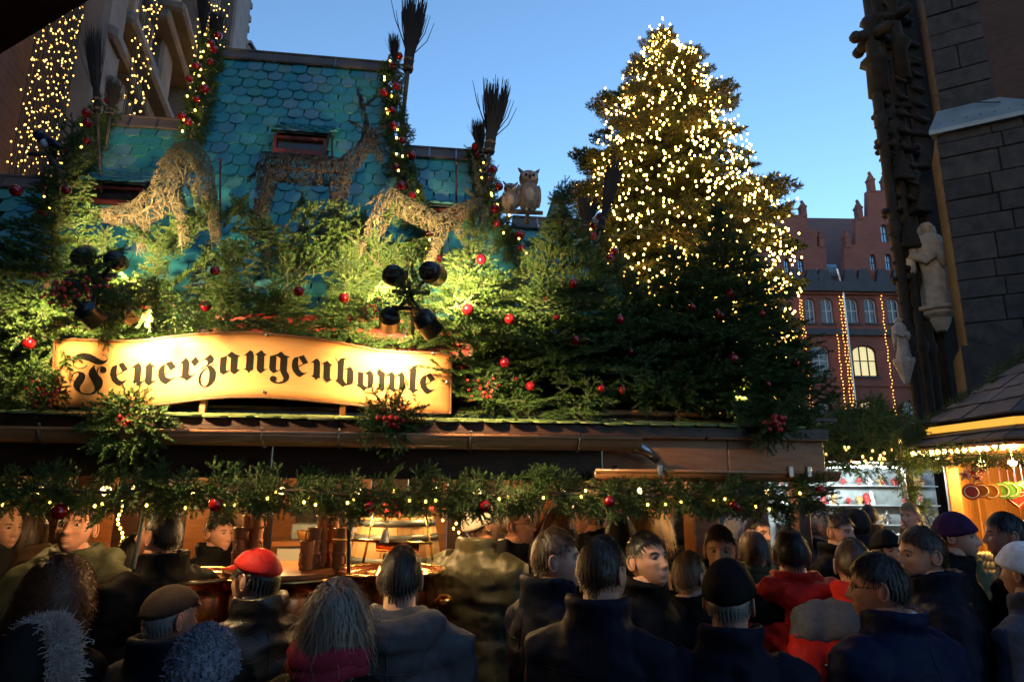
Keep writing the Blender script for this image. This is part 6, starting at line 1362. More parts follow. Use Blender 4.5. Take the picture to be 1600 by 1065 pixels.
def person(px_, yt, Y, yaw, label, hair='dark', style='short', coat='black', skin=0, hat=None, fem=0.0, head=None, pose='down', hood=False, hoodup=False, collar=.05, scarf=None, glasses=False, floor=0.0,
           quilt=0, trousers='jeans', bulk=1.0, seed=0, headpitch=0.0, age=0.0, coatlen=.72, coat2=None, tall=None, group=None, hat_col=None, piping=None, hs=.965, shirt=None, lean=0.0, badge=None):
    bulk = bulk * .95; rg = random.Random(seed * 31 + int(px_)); top = at_y(px_, yt, Y); hat_h = {'beanie': .012, 'fuzzy': .03, 'cap': .02, 'flatcap': .02, 'knit': .015, 'beret': .02, 'furhood': .03}.get(hat, .012)
    Hh = top.z - floor - hat_h; s = Hh / 1.715; loc = Vector((top.x, Y, floor)); root = thing('person', loc, label, 'person', group)
    by = R(yaw); hy = R(head if head is not None else yaw); Mb = Matrix.Translation(loc) @ Matrix.Rotation(by, 4, 'Z') @ Matrix.Scale(s, 4)
    sk = SKINS[skin]; hm = hairmat(hair); rnd = np.random.RandomState(seed + int(px_) * 7)
    # ---- head
    hc = Vector((0, -.025, 1.715 - .118)); S = hs / s * min(1.04, max(.93, s)) * (.95 if fem else 1.0); S = S * .98
    Mh = Matrix.Translation(loc) @ Matrix.Rotation(hy, 4, 'Z') @ Matrix.Scale(s, 4) @ Matrix.Translation(hc) @ Matrix.Rotation(R(headpitch), 4, 'X') @ Matrix.Translation(Vector((0, 0, .118 - .118 * S))) @ Matrix.Scale(S, 4)
    Pk = skull(HD); Pf = face(Pk, HD, fem, age)
    A4 = np.array(Mh); tw = lambda P: [tuple(v) for v in (P @ A4[:3, :3].T + A4[:3, 3])]
    bm_ = MB(); bm_.add(tw(Pf), HF)
    for sd in (-1, 1):                                       # ears
        E = [Mh @ Vector((sd * (.077 + .012 * (.5 + .5 * math.cos(t))), .012 + .017 * math.cos(t) , -.004 + .031 * math.sin(t))) for t in [2 * math.pi * k / 12 for k in range(13)]]; bm_.tube(E, .0045 * s * S, 6, False)
        bm_.ball(Mh @ Vector((sd * .080, .012, -.006)), (.007 * s * S, .017 * s * S, .029 * s * S), 8, 6, Mh.to_3x3().normalized().to_4x4())
    B = lambda p: Mb @ Vector(p)
    bm_.tube([Mh @ Vector((0, .012, -.06)), Mh @ Vector((0, .016, -.12)), B((0, .012, 1.50)), B((0, .015, 1.43))], [.058 * s, .060 * s, .063 * s, .085 * s], 14)
    bm_.tube([B((0, .01, 1.46)), B((0, .01, 1.38)), B((0, 0, 1.15)), B((0, .01, .95)), B((0, .01, .88))], [.06 * s, .08 * s, .085 * s, .09 * s, .08 * s], 14)
    # ---- arms
    sh = .166 * bulk; arms = []
    for sd in (-1, 1):
        S0 = Vector((sd * sh, .01, 1.385))
        if pose == 'down': E, Wp, hd = Vector((sd * (sh + .055), .02, 1.13)), Vector((sd * (sh + .045), -.05, .88)), Vector((0, -.15, -1))
        elif pose == 'pocket': E, Wp, hd = Vector((sd * (sh + .075), .06, 1.14)), Vector((sd * (sh - .0), -.08, .95)), Vector((-sd * .4, -.5, -.6))
        elif pose == 'hold': E, Wp, hd = Vector((sd * (sh + .05), -.0, 1.13)), Vector((sd * .085, -.25, 1.19)), Vector((-sd * .35, -.6, .35))
        elif pose == 'raise':
            if sd < 0: E, Wp, hd = Vector((-(sh + .05), -.12, 1.2)), Vector((-.06, -.2, 1.46)), Vector((.25, .1, 1))
            else: E, Wp, hd = Vector((sh + .05, 0, 1.13)), Vector((.1, -.24, 1.18)), Vector((-.3, -.6, .3))
        elif pose == 'reach':
            if sd < 0: E, Wp, hd = Vector((-(sh + .13), -.06, 1.18)), Vector((-(sh + .12), -.3, 1.1)), Vector((0, -1, -.2))
            else: E, Wp, hd = Vector((sh + .04, -.05, 1.13)), Vector((.12, -.28, 1.0)), Vector((-.2, -.8, -.4))
        arms.append((S0, E, Wp, hd, sd)); bm_.tube([B(S0), B(E), B(Wp)], [.045 * s, .038 * s, .027 * s], 9)
        hand(bm_, B(Wp + hd.normalized() * .01), Mb.to_3x3() @ hd, Mb.to_3x3() @ (Vector((-sd, -.2, .1)) if pose in ('down', 'pocket') else (Vector((0, 1, 0)) if pose == 'raise' and sd < 0 else Vector((-sd * .8, .3, .5)))), sd, .75 if pose != 'down' else .5, s * .95)
    for sd in (-1, 1): bm_.tube([B((sd * .085, .0, .92)), B((sd * .09, -.01, .5)), B((sd * .095, .02, .09))], [.085 * s, .055 * s, .04 * s], 10)
    bm_.build('body', sk, root, True)
    # ---- eyes, brows, lips
    if abs((hy + math.pi) % (2 * math.pi) - math.pi) < R(118):
        for sd in (-1, 1):
            ec = Vector((sd * .031, -.0795, .003)); b = MB(); b.ball(Mh @ ec, (.0125 * s * S, .008 * s * S, .0050 * s * S), 10, 8, Mh.to_3x3().normalized().to_4x4()); e_ = b.build('eye', M_EYE, root, True)
            b = MB(); b.ball(Mh @ (ec + Vector((0, -.0055, .0))), (.0058 * s * S, .0034 * s * S, .0052 * s * S), 8, 6, Mh.to_3x3().normalized().to_4x4()); link_pane(b, 'iris', M_IRIS, e_, root)
            b = MB(); b.tube([Mh @ Vector((sd * q[0], q[1], q[2])) for q in ((.014, -.0945, .0185), (.028, -.0935, .0235), (.041, -.084, .0225), (.05, -.075, .017))], [.0028 * s * S, .0036 * s * S, .003 * s * S, .0012 * s * S], 5); b.build('eyebrow', hm, root, True)
            b = MB(); b.tube([Mh @ Vector((sd * q[0], q[1], q[2])) for q in ((.019, -.0825, .0075), (.031, -.0885, .0102), (.043, -.0795, .007))], [.0016 * s * S, .0026 * s * S, .0014 * s * S], 5); b.build('eyelid', sk, root, True)
        for nm, zz, hh in (('upper_lip', -.0672, .0036), ('lower_lip', -.0765, .0042)):
            b = MB(); b.tube([Mh @ Vector((q, -.0935 + 6.5 * q * q - (.0035 if 'low' in nm else .002) * max(0, 1 - abs(q) / .02), zz - (.002 * abs(q) / .022 if 'up' in nm else -.004 * (abs(q) / .022) ** 2))) for q in (-.023, -.012, 0, .012, .023)], [.0008, hh * .8 * s, hh * s, hh * .8 * s, .0008], 6); b.build(nm, M_LIP, root, True)
    if glasses:
        b = MB()
        for sd in (-1, 1):
            b.tube([Mh @ Vector((sd * .032 + .021 * math.cos(t), -.098 + abs(.3 * (.021 * math.cos(t) * sd)), .001 + .015 * math.sin(t))) for t in [2 * math.pi * k / 14 for k in range(15)]], .0013 * s, 5, False)
            b.tube([Mh @ Vector((sd * .053, -.09, .004)), Mh @ Vector((sd * .076, -.04, .008)), Mh @ Vector((sd * .08, .015, .006))], .0014 * s, 5)
        b.tube([Mh @ Vector((-.012, -.1, .004)), Mh @ Vector((.012, -.1, .004))], .0013 * s, 5); b.build('glasses', M_METAL_DK, root, True)
    # ---- hair
    zn = HD[:, 2]; 
    if style != 'none':
        m_ = hairline(HA, Pk[:, 2] / .12, 'bald' if style == 'bald' else ('receding' if style == 'receding' else ('long' if style in ('bob', 'long', 'curly', 'shaggy') else '')))
        if hat in HATLO: m_ = m_ * (Pk[:, 2] / .12 < HATLO[hat] + .2 * np.cos(HA) + .03)
        long_ = style in ('bob', 'long', 'curly', 'shaggy'); th = {'short': .0095, 'crop': .005, 'bald': .007, 'receding': .009, 'bob': .02, 'long': .018, 'curly': .034, 'shaggy': .026}[style]
        if hat: th = min(th, .012)
        nzz = vnoise(Pk * np.array([60, 60, 26]) + seed) * .8 + vnoise(Pk * 110 + seed) * .5
        off = th * m_ * (.8 + .4 * nzz) - .006 * (1 - m_); Ph = Pk + HD * off[:, None]; b = MB(); b.add(tw(Ph), HF)
        # strands over the shell, as narrow ribbons
        zc0 = Pk[:, 2] / .12; ok = m_ > .5
        if hat in HATLO: ok = ok & (zc0 < HATLO[hat] + .2 * np.cos(HA) - .04)
        idx = np.where(ok)[0]; n = {'short': 2200, 'crop': 1500, 'bald': 500, 'receding': 1500, 'bob': 2200, 'long': 2400, 'curly': 2600, 'shaggy': 2800}[style]
        if len(idx):
            pick = rnd.choice(idx, n); crown = np.array([.0, .035, .11]); nrm = HD[pick]; q = Ph[pick] - nrm * .003; fl = q - crown
            fl = fl - nrm * (fl * nrm).sum(1)[:, None]; fl = fl / (np.linalg.norm(fl, axis=1)[:, None] + 1e-6) + rnd.normal(size=(n, 3)) * (.3 if style in ('shaggy', 'curly') else .16)
            if style in ('short', 'receding'): fl = fl + np.array([.6, .1, 0]) * ((nrm[:, 1] < -.05) & (nrm[:, 2] > .15))[:, None]
            L_ = {'short': .036, 'crop': .012, 'bald': .014, 'receding': .022, 'bob': .14, 'long': .26, 'curly': .12, 'shaggy': .19}[style] * rnd.uniform(.5, 1.2, n) * (1 if long_ else np.where(zc0[pick] < .1, .35, 1.0)); k = 6 if long_ else 3; d = fl; amp = {'curly': .011, 'shaggy': .005}.get(style, .001); ph0 = rnd.uniform(0, 6.28, n); w0 = {'curly': .0026, 'shaggy': .0022}.get(style, .0021)
            hl = rnd.uniform(5, 14, n); cen = [q]; lift = 1.10 + th * 7 + rnd.uniform(0, .06, n)
            for j in range(k):
                d = d + (np.array([0, 0, -.5]) if long_ else np.array([0, 0, -.12])) + rnd.normal(size=(n, 3)) * (.12 if style in ('shaggy', 'curly') else .05); d = d / np.linalg.norm(d, axis=1)[:, None]; q = q + d * (L_ / k)[:, None]
                ln = np.linalg.norm(q / np.array([.077, .098, .12]), axis=1); f_ = np.where((ln < lift) & (q[:, 2] > -.09), lift / ln if long_ else np.maximum(1, (1.0 + th * hl) / ln), 1.0); q = q * f_[:, None]
                cen.append(q + np.stack([np.sin(ph0 + j * 2.2), np.cos(ph0 + j * 1.9), 0 * ph0], 1) * amp)
            cen = np.stack(cen, 1); T_ = np.gradient(cen, axis=1); Wv = np.cross(T_, cen + 1e-6); Wv = Wv / (np.linalg.norm(Wv, axis=2)[:, :, None] + 1e-9); tap = (1 - .7 * np.arange(k + 1) / k)[None, :, None] * w0
            V2 = np.stack([cen - Wv * tap, cen + Wv * tap], 2).reshape(-1, 3); fs = [(i * 2 * (k + 1) + 2 * j, i * 2 * (k + 1) + 2 * j + 1, i * 2 * (k + 1) + 2 * j + 3, i * 2 * (k + 1) + 2 * j + 2) for i in range(n) for j in range(k)]
            b.add(tw(V2), fs)
        b.build('hair', hm, root, True)
    # ---- hats
    if hat in ('beanie', 'knit', 'fuzzy', 'beret', 'cap', 'flatcap'):
        lo = {'beanie': -.02, 'knit': .02, 'fuzzy': .0, 'beret': .2, 'cap': .3, 'flatcap': .25}[hat]; zc2 = Pk[:, 2] / .12; tilt = -.22 * np.cos(HA)            # lower at the back
        mk = np.clip((zc2 - (lo - tilt * .9)) / .05, 0, 1); rib = .0016 * np.sin(HA * 46) if hat in ('beanie', 'knit') else 0
        th = {'beanie': .017, 'knit': .02, 'fuzzy': .034, 'beret': .02, 'cap': .018, 'flatcap': .022}[hat]; fold = .006 * np.exp(-((zc2 - (lo - tilt * .9) - .14) / .14) ** 2) if hat in ('beanie', 'knit') else 0
        bulge = .02 * np.clip(zc2 - .1, 0, 1) * (hat in ('fuzzy', 'beret')); sq = -.03 * np.clip(zc2 - .55, 0, 1) if hat in ('cap', 'flatcap') else 0
        Ph = Pk + HD * ((th + rib + fold + bulge) * mk - .008 * (1 - mk))[:, None] + np.outer(sq, [0, 0, 1]) if hat in ('cap', 'flatcap') else Pk + HD * ((th + rib + fold + bulge) * mk - .008 * (1 - mk))[:, None]
        Ph = Ph + (HD * (.005 * vnoise(Pk * 120))[:, None] if hat == 'fuzzy' else 0); b = MB(); b.add(tw(Ph), HF); hm2 = M_FUZZ if hat == 'fuzzy' else CL[hat_col or 'black']
        if hat == 'fuzzy':
            for i in rnd.choice(np.where(mk > .5)[0], 3000):
                p = Ph[i]; d = HD[i] + rnd.normal(size=3) * .5; e = p + d * .0035; f2 = e + rnd.normal(size=3) * .006; b.tube([Vector(v) for v in tw(np.array([p, e, f2]))], [.003 * s, .003 * s, .002 * s], 3, False)
        ho = b.build('hat', hm2, root, True)
        if hat in ('cap', 'flatcap'):
            b = MB(); W2 = .078; pts0 = []; pts1 = []
            for k in range(11):
                t = -1 + 2 * k / 10; pts0.append(Vector((t * .074, -.098 * math.sqrt(max(0, 1 - (t * .9) ** 2)) + .004, .052))); pts1.append(Vector((t * .066, -(.098 if hat == 'cap' else .094) * math.sqrt(max(0, 1 - (t * .9) ** 2)) - (.07 if hat == 'cap' else .035) * math.sqrt(max(0.02, 1 - t * t)), .04 - .012 * (1 - abs(t)))))
            vs = [Mh @ p for p in pts0 + pts1] + [Mh @ (p + Vector((0, 0, .006))) for p in pts0 + pts1]; fs = []
            for k in range(10): fs += [(k, k + 1, 11 + k + 1, 11 + k), (22 + k, 33 + k, 33 + k + 1, 22 + k + 1), (11 + k, 11 + k + 1, 33 + k + 1, 33 + k)]
            b.add(vs, fs); link_pane(b, 'brim', hm2, ho, root)
        if hat == 'fuzzy':
            pass
    # ---- coat: torso, sleeves, collar and hood fused into one skin
    p = MB(); bk = bulk; dz = coatlen
    rings = [((0, .01, dz), .19 * bk, .14 * bk), ((0, .01, .85), .185 * bk, .138 * bk), ((0, .01, 1.0), .18 * bk, .132 * bk), ((0, .005, 1.15), .185 * bk, .132 * bk), ((0, .005, 1.28), .195 * bk, .136 * bk), ((0, .008, 1.355), .182 * bk, .125 * bk), ((0, .012, 1.425), .14 * bk, .1 * bk), ((0, .016, 1.47), .102, .084), ((0, .016, 1.51), .082, .08)]
    if lean: rings = [((c[0], c[1] - lean * (c[2] - .9), c[2]), a, e) for c, a, e in rings]
    loft(p, [(Vector(c), a, e) for c, a, e in rings], 22)
    for S0, E, Wp, hd, sd in arms:
        p.tube([S0 - Vector((sd * .05, 0, -.01)), S0 + Vector((sd * .012, 0, -.01)), S0.lerp(E, .5), E, E.lerp(Wp, .5), Wp, Wp + hd.normalized() * .008], [.075 * bk, .082 * bk, .074 * bk, .066 * bk, .058 * bk, .05, .046], 14)
    if collar:
        N2 = 18; c0 = Vector((0, .012, 1.49)); R0, R1 = .084, .092
        vs = []
        for r, z in ((R0 + .012, 1.44), (R1 + .014, 1.49 + collar), (R1 - .008, 1.495 + collar), (R0 - .012, 1.46)):
            for j in range(N2): t = 2 * math.pi * j / N2; vs.append(Vector((r * math.cos(t) * 1.0, .008 + r * math.sin(t), z - (.025 * max(0, -math.sin(t)) if z > 1.48 else 0))))
        p.add(vs, [(i * N2 + j, i * N2 + (j + 1) % N2, ((i + 1) % 4) * N2 + (j + 1) % N2, ((i + 1) % 4) * N2 + j) for i in range(4) for j in range(N2)])
    if hood:
        p.tube([Vector((-.13, -.02, 1.455)), Vector((-.135, .07, 1.47)), Vector((-.09, .14, 1.455)), Vector((0, .165, 1.44)), Vector((.09, .14, 1.455)), Vector((.135, .07, 1.47)), Vector((.13, -.02, 1.455))], [.035, .05, .056, .06, .056, .05, .035], 12)
        p.ball(Vector((0, .145, 1.39)), (.115, .05, .1), 14, 10)
    M_ = Mb; vs = [M_ @ Vector(v) for v in p.v]; p.v = [tuple(v) for v in vs]
    o = p.build('coat', CL[coat], root, True); PENDING.append((o, .012 * s, .0095, quilt, Mb.copy()))
    # ---- trousers, shoes
    for sd in (-1, 1):
        b = MB(); b.tube([B((sd * .075, .01, .93)), B((sd * .088, 0, .72)), B((sd * .092, -.01, .48)), B((sd * .095, .012, .25)), B((sd * .096, .02, .08))], [.105 * s, .095 * s, .073 * s, .064 * s, .062 * s], 12); b.build('trouser_leg', CL[trousers], root, True)
        b = MB(); b.tube([B((sd * .097, .075, .045)), B((sd * .097, .03, .055)), B((sd * .1, -.06, .05)), B((sd * .102, -.15, .035)), B((sd * .102, -.185, .028))], [.035 * s, .046 * s, .046 * s, .036 * s, .02 * s], 10, flat=.8); b.build('shoe', M_SHOE, root, True)
    # ---- extras
    if scarf:
        b = MB(); 
        for k in range(2): b.tube([B((.1 * math.cos(t) * (1 + .04 * k), .006 + .1 * math.sin(t), 1.485 + .035 * k + .012 * math.sin(3 * t + k))) for t in [2 * math.pi * j / 18 for j in range(19)]], [.034 * s * (1 + .15 * math.sin(j * 2.3 + k)) for j in range(19)], 9)
        b.build('scarf', CL[scarf], root, True)
    if shirt:
        b = MB(); b.tube([B((.065 * math.cos(t), .005 + .068 * math.sin(t), 1.525 - .03 * max(0, -math.sin(t)))) for t in [2 * math.pi * j / 16 for j in range(17)]], .012 * s, 7); b.build('shirt_collar', CL[shirt], root, True)
    if coat2:                                                   # shoulder yoke in a second colour, standing proud of the coat
        y2 = MB(); loft(y2, [(Vector((0, .008, 1.33)), .2 * bk, .135 * bk), (Vector((0, .01, 1.39)), .195 * bk, .128 * bk), (Vector((0, .012, 1.435)), .16 * bk, .112 * bk), (Vector((0, .016, 1.48)), .11, .092)], 22)
        for S0, E, Wp, hd, sd in arms: y2.tube([S0 - Vector((sd * .05, 0, -.01)), S0 + Vector((sd * .012, 0, -.01)), S0.lerp(E, .35)], [.08 * bk, .089 * bk, .083 * bk], 14)
        y2.v = [tuple(M_ @ Vector(v)) for v in y2.v]; o = y2.build('yoke', CL[coat2], root, True); PENDING.append((o, .013 * s, .004, 0, Mb.copy()))
    if piping:
        for pts in piping: b = MB(); b.tube([B(q) for q in pts], .0035 * s, 5); b.build('piping', mat('reflective_piping', (.55, .6, .7), .35), root, True)
    if hoodup:
        Ph = Pk + HD * (.03 + .012 * vnoise(Pk * 20))[:, None]; keep = (HD[:, 1] > -.55) | (HD[:, 2] > .72); Ph = np.where(keep[:, None], Ph, Pk * .9); Ph[:, 2] -= np.where((HD[:, 2] < -.5), .03, 0)
        b = MB(); b.add(tw(Ph), HF); b.build('hood', CL[coat], root, True)
    if hat == 'furhood':
        Ph = Pk + HD * (.03 + .01 * vnoise(Pk * 20))[:, None]; b = MB(); b.add(tw(Ph), HF); b.build('hood', CL['charcoal'], root, True); b = MB()
        for k in range(5200):
            t = rnd.uniform(-.5, 3.64); c = np.array([.098 * math.cos(t) * 1.25, -.03 + rnd.normal() * .02, .118 * math.sin(t) * 1.15]); o_ = np.array([math.cos(t), rnd.normal() * .7, math.sin(t)]) + rnd.normal(size=3) * .45; o_ = o_ / np.linalg.norm(o_); e = c + o_ * .022; f2 = e + o_ * .012 + rnd.normal(size=3) * .007 - np.array([0, 0, .006])
            b.tube([Vector(v) for v in tw(np.array([c, e, f2]))], [.002 * s, .0017 * s, .0006], 3, False)
        b.build('fur_trim', M_FUR, root)
    if badge:
        q = B((badge * (sh + .115), .0, 1.27)); b = MB(); b.lathe([(.001, .004), (.03, .004), (.032, 0), (.03, -.004)], q, 14, Matrix.Rotation(by, 3, 'Z') @ Matrix.Rotation(R(90) * badge, 3, 'Y')); b.build('arm_badge', CL['greyblue'], root)
    return root

# ---------- behind the counter and under the canopy
person(8, 787, 3.75, 70, 'bald man at the stall end in profile beside the brown-haired woman', hair='dark', style='bald', coat='charcoal', floor=.14, pose='hold', seed=1)
person(52, 797, 3.85, -55, 'woman with a brown bob and brown coat behind the man in the green jacket', hair='brown', style='bob', coat='brown', fem=1, floor=.14, pose='hold', seed=2)
person(128, 783, 3.18, 8, 'man in a green hooded jacket looking down behind the counter', hair='fair', style='crop', coat='green', skin=1, hood=True, pose='reach', headpitch=-16, head=14, floor=.14, bulk=1.12, age=1, seed=3)
person(262, 792, 3.08, -118, 'balding man in a long black coat turned towards the counter', hair='dark', style='receding', coat='black', skin=1, head=-100, pose='hold', headpitch=-10, floor=.14, bulk=1.12, seed=4)
person(205, 838, 4.3, 170, 'dark-haired visitor seen from behind between the two staff men', hair='black', style='bob', coat='black', fem=1, seed=5)
person(385, 792, 4.5, -60, 'person in a dull yellow knit cap and black coat deep inside the stall', hair='dark', style='short', coat='black', hat='beanie', hat_col='tan', pose='hold', floor=.14, seed=6)
person(342, 800, 4.2, 60, 'ruddy man in black half hidden by the hanging garland bauble', hair='dark', style='short', coat='black', skin=1, floor=.14, pose='hold', seed=7)
person(748, 778, 3.62, 150, 'stall hand in an olive quilted jacket and pale knit cap', hair='fair', style='crop', coat='puffer', hat='knit', hat_col='cream', quilt=1, pose='hold', floor=.14, bulk=1.2, head=120, headpitch=-14, seed=8)
person(800, 786, 4.0, 75, 'man with glasses and open dark jacket in profile behind the quilted jacket', hair='brown', style='crop', coat='charcoal', skin=1, glasses=True, shirt='white', pose='hold', floor=.05, headpitch=-8, seed=9)
person(872, 796, 4.1, 165, 'auburn-haired woman in black seen from behind under the canopy', hair='auburn', style='bob', coat='black', fem=1, seed=10)
person(925, 774, 4.5, -75, 'person in a tall dark hat and black coat under the canopy', hair='black', style='short', coat='black', hat='knit', hat_col='black', skin=1, seed=11)
person(1008, 790, 4.35, 60, 'woman with long fair hair beside the wooden post', hair='blond', style='long', coat='tan', fem=1, seed=12, headpitch=-6)
person(968, 806, 4.0, 160, 'person in a black cap seen from behind before the fair-haired woman', hair='black', style='short', coat='black', hat='beanie', hat_col='black', seed=13)
person(1060, 808, 4.9, 180, 'hooded figure in black behind the raised hand', hair='black', style='short', coat='black', hoodup=True, seed=14)
# ---------- customers along the counter, backs to us
person(88, 880, 2.5, 172, 'woman with curly auburn hair seen from behind at the counter', hair='auburn', style='curly', coat='black', fem=1, seed=20, pose='hold', hs=1.04)
person(48, 968, 1.9, 150, 'person with a pale fur-trimmed hood at the edge of the crowd', hair='grey', style='none', coat='charcoal', hat='furhood', fem=1, seed=21)
person(262, 909, 2.5, 165, 'elderly man in a flat cap and navy coat seen from behind', hair='grey', style='crop', coat='navy', hat='flatcap', hat_col='brown', skin=1, head=150, collar=.06, seed=22, pose='hold')
person(316, 990, 2.0, 178, 'person in a fuzzy blue-grey wool hat seen from behind', hair='dark', style='short', coat='black', hat='fuzzy', fem=1, seed=23, pose='hold')
person(412, 850, 2.75, -135, 'man in a red baseball cap and black leather jacket', hair='dark', style='short', coat='leather', hat='cap', hat_col='red', head=-112, collar=.06, pose='hold', seed=24)
person(523, 916, 2.24, 172, 'woman with shaggy ash blonde hair and red scarf seen from behind', hair='ash', style='shaggy', coat='black', fem=1, scarf='scarfred', seed=25, pose='hold', hs=1.06)
person(627, 853, 2.62, 180, 'man with cropped dark hair in a grey hooded parka seen from behind', hair='dark', style='short', coat='grey', hood=True, bulk=1.18, collar=.03, seed=26, pose='hold')
# ---------- group before the post
person(858, 824, 2.78, 118, 'young man in profile with brown hair and navy jacket', hair='brown', style='short', coat='navy', head=88, collar=.06, pose='hold', seed=30, piping=[[(-.1, .14, 1.2), (-.13, .13, 1.05), (-.15, .14, .85)]], headpitch=-6)
person(934, 836, 2.38, 160, 'man in a navy jacket with white piping seen from behind', hair='brown', style='short', coat='navy', head=138, collar=.05, pose='hold', seed=31, piping=[[(-.06, .15, 1.22), (-.12, .14, 1.14), (-.14, .13, 1.1)], [(-.2, .1, 1.0), (-.2, .11, .85)]])
person(1003, 828, 2.98, 40, 'dark-haired man glancing down, turned half towards us', hair='black', style='short', coat='black', head=32, headpitch=-14, collar=.06, pose='hold', seed=32, skin=0)
person(1072, 860, 3.25, 135, 'fair-haired person with a hand raised to the face', hair='fair', style='short', coat='black', head=125, headpitch=-12, pose='raise', seed=33, fem=1)
person(1124, 819, 3.5, -22, 'smiling young man in a black coat facing the camera', hair='brown', style='short', coat='black', head=-20, collar=.06, seed=34, skin=2)
person(1134, 880, 2.4, 168, 'man with grey hair under a black beret and navy coat', hair='grey', style='crop', coat='navy', hat='beret', hat_col='black', head=150, bulk=1.12, seed=35)
person(1172, 832, 4.1, 15, 'woman with dark bob and green scarf facing us', hair='brown', style='bob', coat='brown', fem=1, scarf='scarfgreen', head=10, seed=36)
person(1178, 804, 5.0, 25, 'man with short dark hair standing behind the woman with the green scarf', hair='dark', style='short', coat='charcoal', skin=0, seed=37, shirt='white')
person(1148, 806, 5.3, 160, 'grey-haired person seen from behind at the far end of the canopy', hair='grey', style='bob', coat='charcoal', seed=38)
person(1234, 825, 3.35, 178, 'man in a red and black hooded jacket seen from behind', hair='black', style='short', coat='red', coat2='black', hood=True, bulk=1.12, head=165, seed=39, pose='pocket')
person(1240, 803, 5.2, 30, 'ruddy man in a dark cap beyond the red jackets', hair='dark', style='short', coat='black', hat='cap', hat_col='black', skin=1, seed=40)
person(1302, 800, 4.6, 35, 'smiling man in a black coat beyond the red jackets', hair='brown', style='short', coat='black', head=30, seed=41)
person(1275, 797, 5.3, 35, 'grey-haired man with glasses beside the smiling man', hair='grey', style='short', coat='charcoal', glasses=True, skin=1, seed=42)
person(1268, 782, 6.2, 60, 'person in a dark cap against the bright ornament stall', hair='dark', style='short', coat='black', hat='beanie', hat_col='black', seed=43)
person(1332, 838, 3.02, 170, 'man in a red and grey winter jacket seen from behind', hair='brown', style='crop', coat='red', coat2='greyblue', collar=.055, bulk=1.15, pose='pocket', head=165, seed=44, shirt='white', piping=[[(-.19, .105, 1.24), (-.1, .145, 1.235), (0, .155, 1.233), (.1, .145, 1.235), (.19, .105, 1.24)]])
person(1378, 827, 4.3, 10, 'woman in a black knit hat facing us', hair='dark', style='bob', coat='black', hat='knit', hat_col='black', fem=1, scarf='scarfred', head=5, seed=45)
person(1340, 797, 5.8, 175, 'figure in a dark hood seen from behind against the ornament stall', hair='dark', style='short', coat='charcoal', hoodup=True, seed=46)
person(1322, 792, 6.6, 185, 'dark-haired shopper at the ornament stall counter', hair='dark', style='short', coat='charcoal', seed=47)
person(1358, 788, 7.0, 178, 'shopper in a reddish coat at the ornament stall counter', hair='dark', style='short', coat='brown', seed=48)
person(1382, 863, 2.52, -158, 'man with glasses and navy coat seen from behind with a white collar', hair='dark', style='short', coat='blue', head=-122, glasses=True, shirt='white', bulk=1.18, skin=1, seed=49)
person(1446, 821, 3.05, -115, 'man in profile in a dark blue jacket with a round arm patch', hair='brown', style='short', coat='navy', head=-92, collar=.06, bulk=1.12, seed=50, badge=1)
person(1478, 800, 3.75, 55, 'man in a dark purple beanie looking towards the kiosk', hair='dark', style='short', coat='black', hat='beanie', hat_col='purple', head=52, seed=51)
person(1422, 784, 6.0, -60, 'blond person in a tan coat near the kiosk corner', hair='blond', style='short', coat='tan', fem=1, seed=52)
person(1578, 799, 3.7, -140, 'dark-haired man in a black coat before the kiosk', hair='black', style='short', coat='black', head=-115, seed=53, bulk=1.1)
person(1606, 848, 2.9, -160, 'person in a white knit hat at the edge of the crowd', hair='grey', style='short', coat='greyblue', hat='knit', hat_col='white', fem=1, seed=54)
person(1500, 830, 5.0, 170, 'person with fair hair and olive jacket by the straw coils', hair='fair', style='short', coat='olive', seed=55)

# ---------- fuse the garments
for o, vx, wr, ql, Mb in PENDING:
    md = o.modifiers.new('fuse', 'REMESH'); md.mode = 'VOXEL'; md.voxel_size = vx
    sm_ = o.modifiers.new('smooth', 'SMOOTH'); sm_.iterations = 6; sm_.factor = .6
dg = bpy.context.evaluated_depsgraph_get(); dg.update()
for o, vx, wr, ql, Mb in PENDING:
    me = bpy.data.meshes.new_from_object(o.evaluated_get(dg), depsgraph=dg); o.modifiers.clear()
    n = len(me.vertices); co = np.empty(n * 3, np.float32); no = np.empty(n * 3, np.float32); me.vertices.foreach_get('co', co); me.vertices.foreach_get('normal', no); co = co.reshape(-1, 3).astype(float); no = no.reshape(-1, 3)
    sd_ = abs(hash(o.parent['label'])) % 97 if False else len(o.parent['label']) * 1.7
    L3 = np.array(Mb.inverted()); wc = co + np.array(wloc(o.parent)); lc = wc @ L3[:3, :3].T + L3[:3, 3]
    w1 = vnoise(co * np.array([9, 9, 15]) + sd_); w2 = vnoise(co * np.array([22, 22, 34]) + sd_ * 2); d = wr * ((1 - np.abs(w1) * 2) * .9 + .5 * (1 - np.abs(w2) * 2) * .6)
    if ql: d = d * .9 + .006 * (np.abs(np.sin(lc[:, 2] * math.pi / .11 + .8 * lc[:, 0] + w1 * .8)) ** .5 - .6)
    fade = np.clip((lc[:, 2] - .6) / .1, 0, 1); co = co + no * (d * fade)[:, None]
    me.vertices.foreach_set('co', co.astype(np.float32).ravel()); me.polygons.foreach_set('use_smooth', [True] * len(me.polygons)); me.update()
    old = o.data; m_ = old.materials[0]; me.materials.clear(); me.materials.append(m_); o.data = me; bpy.data.meshes.remove(old)

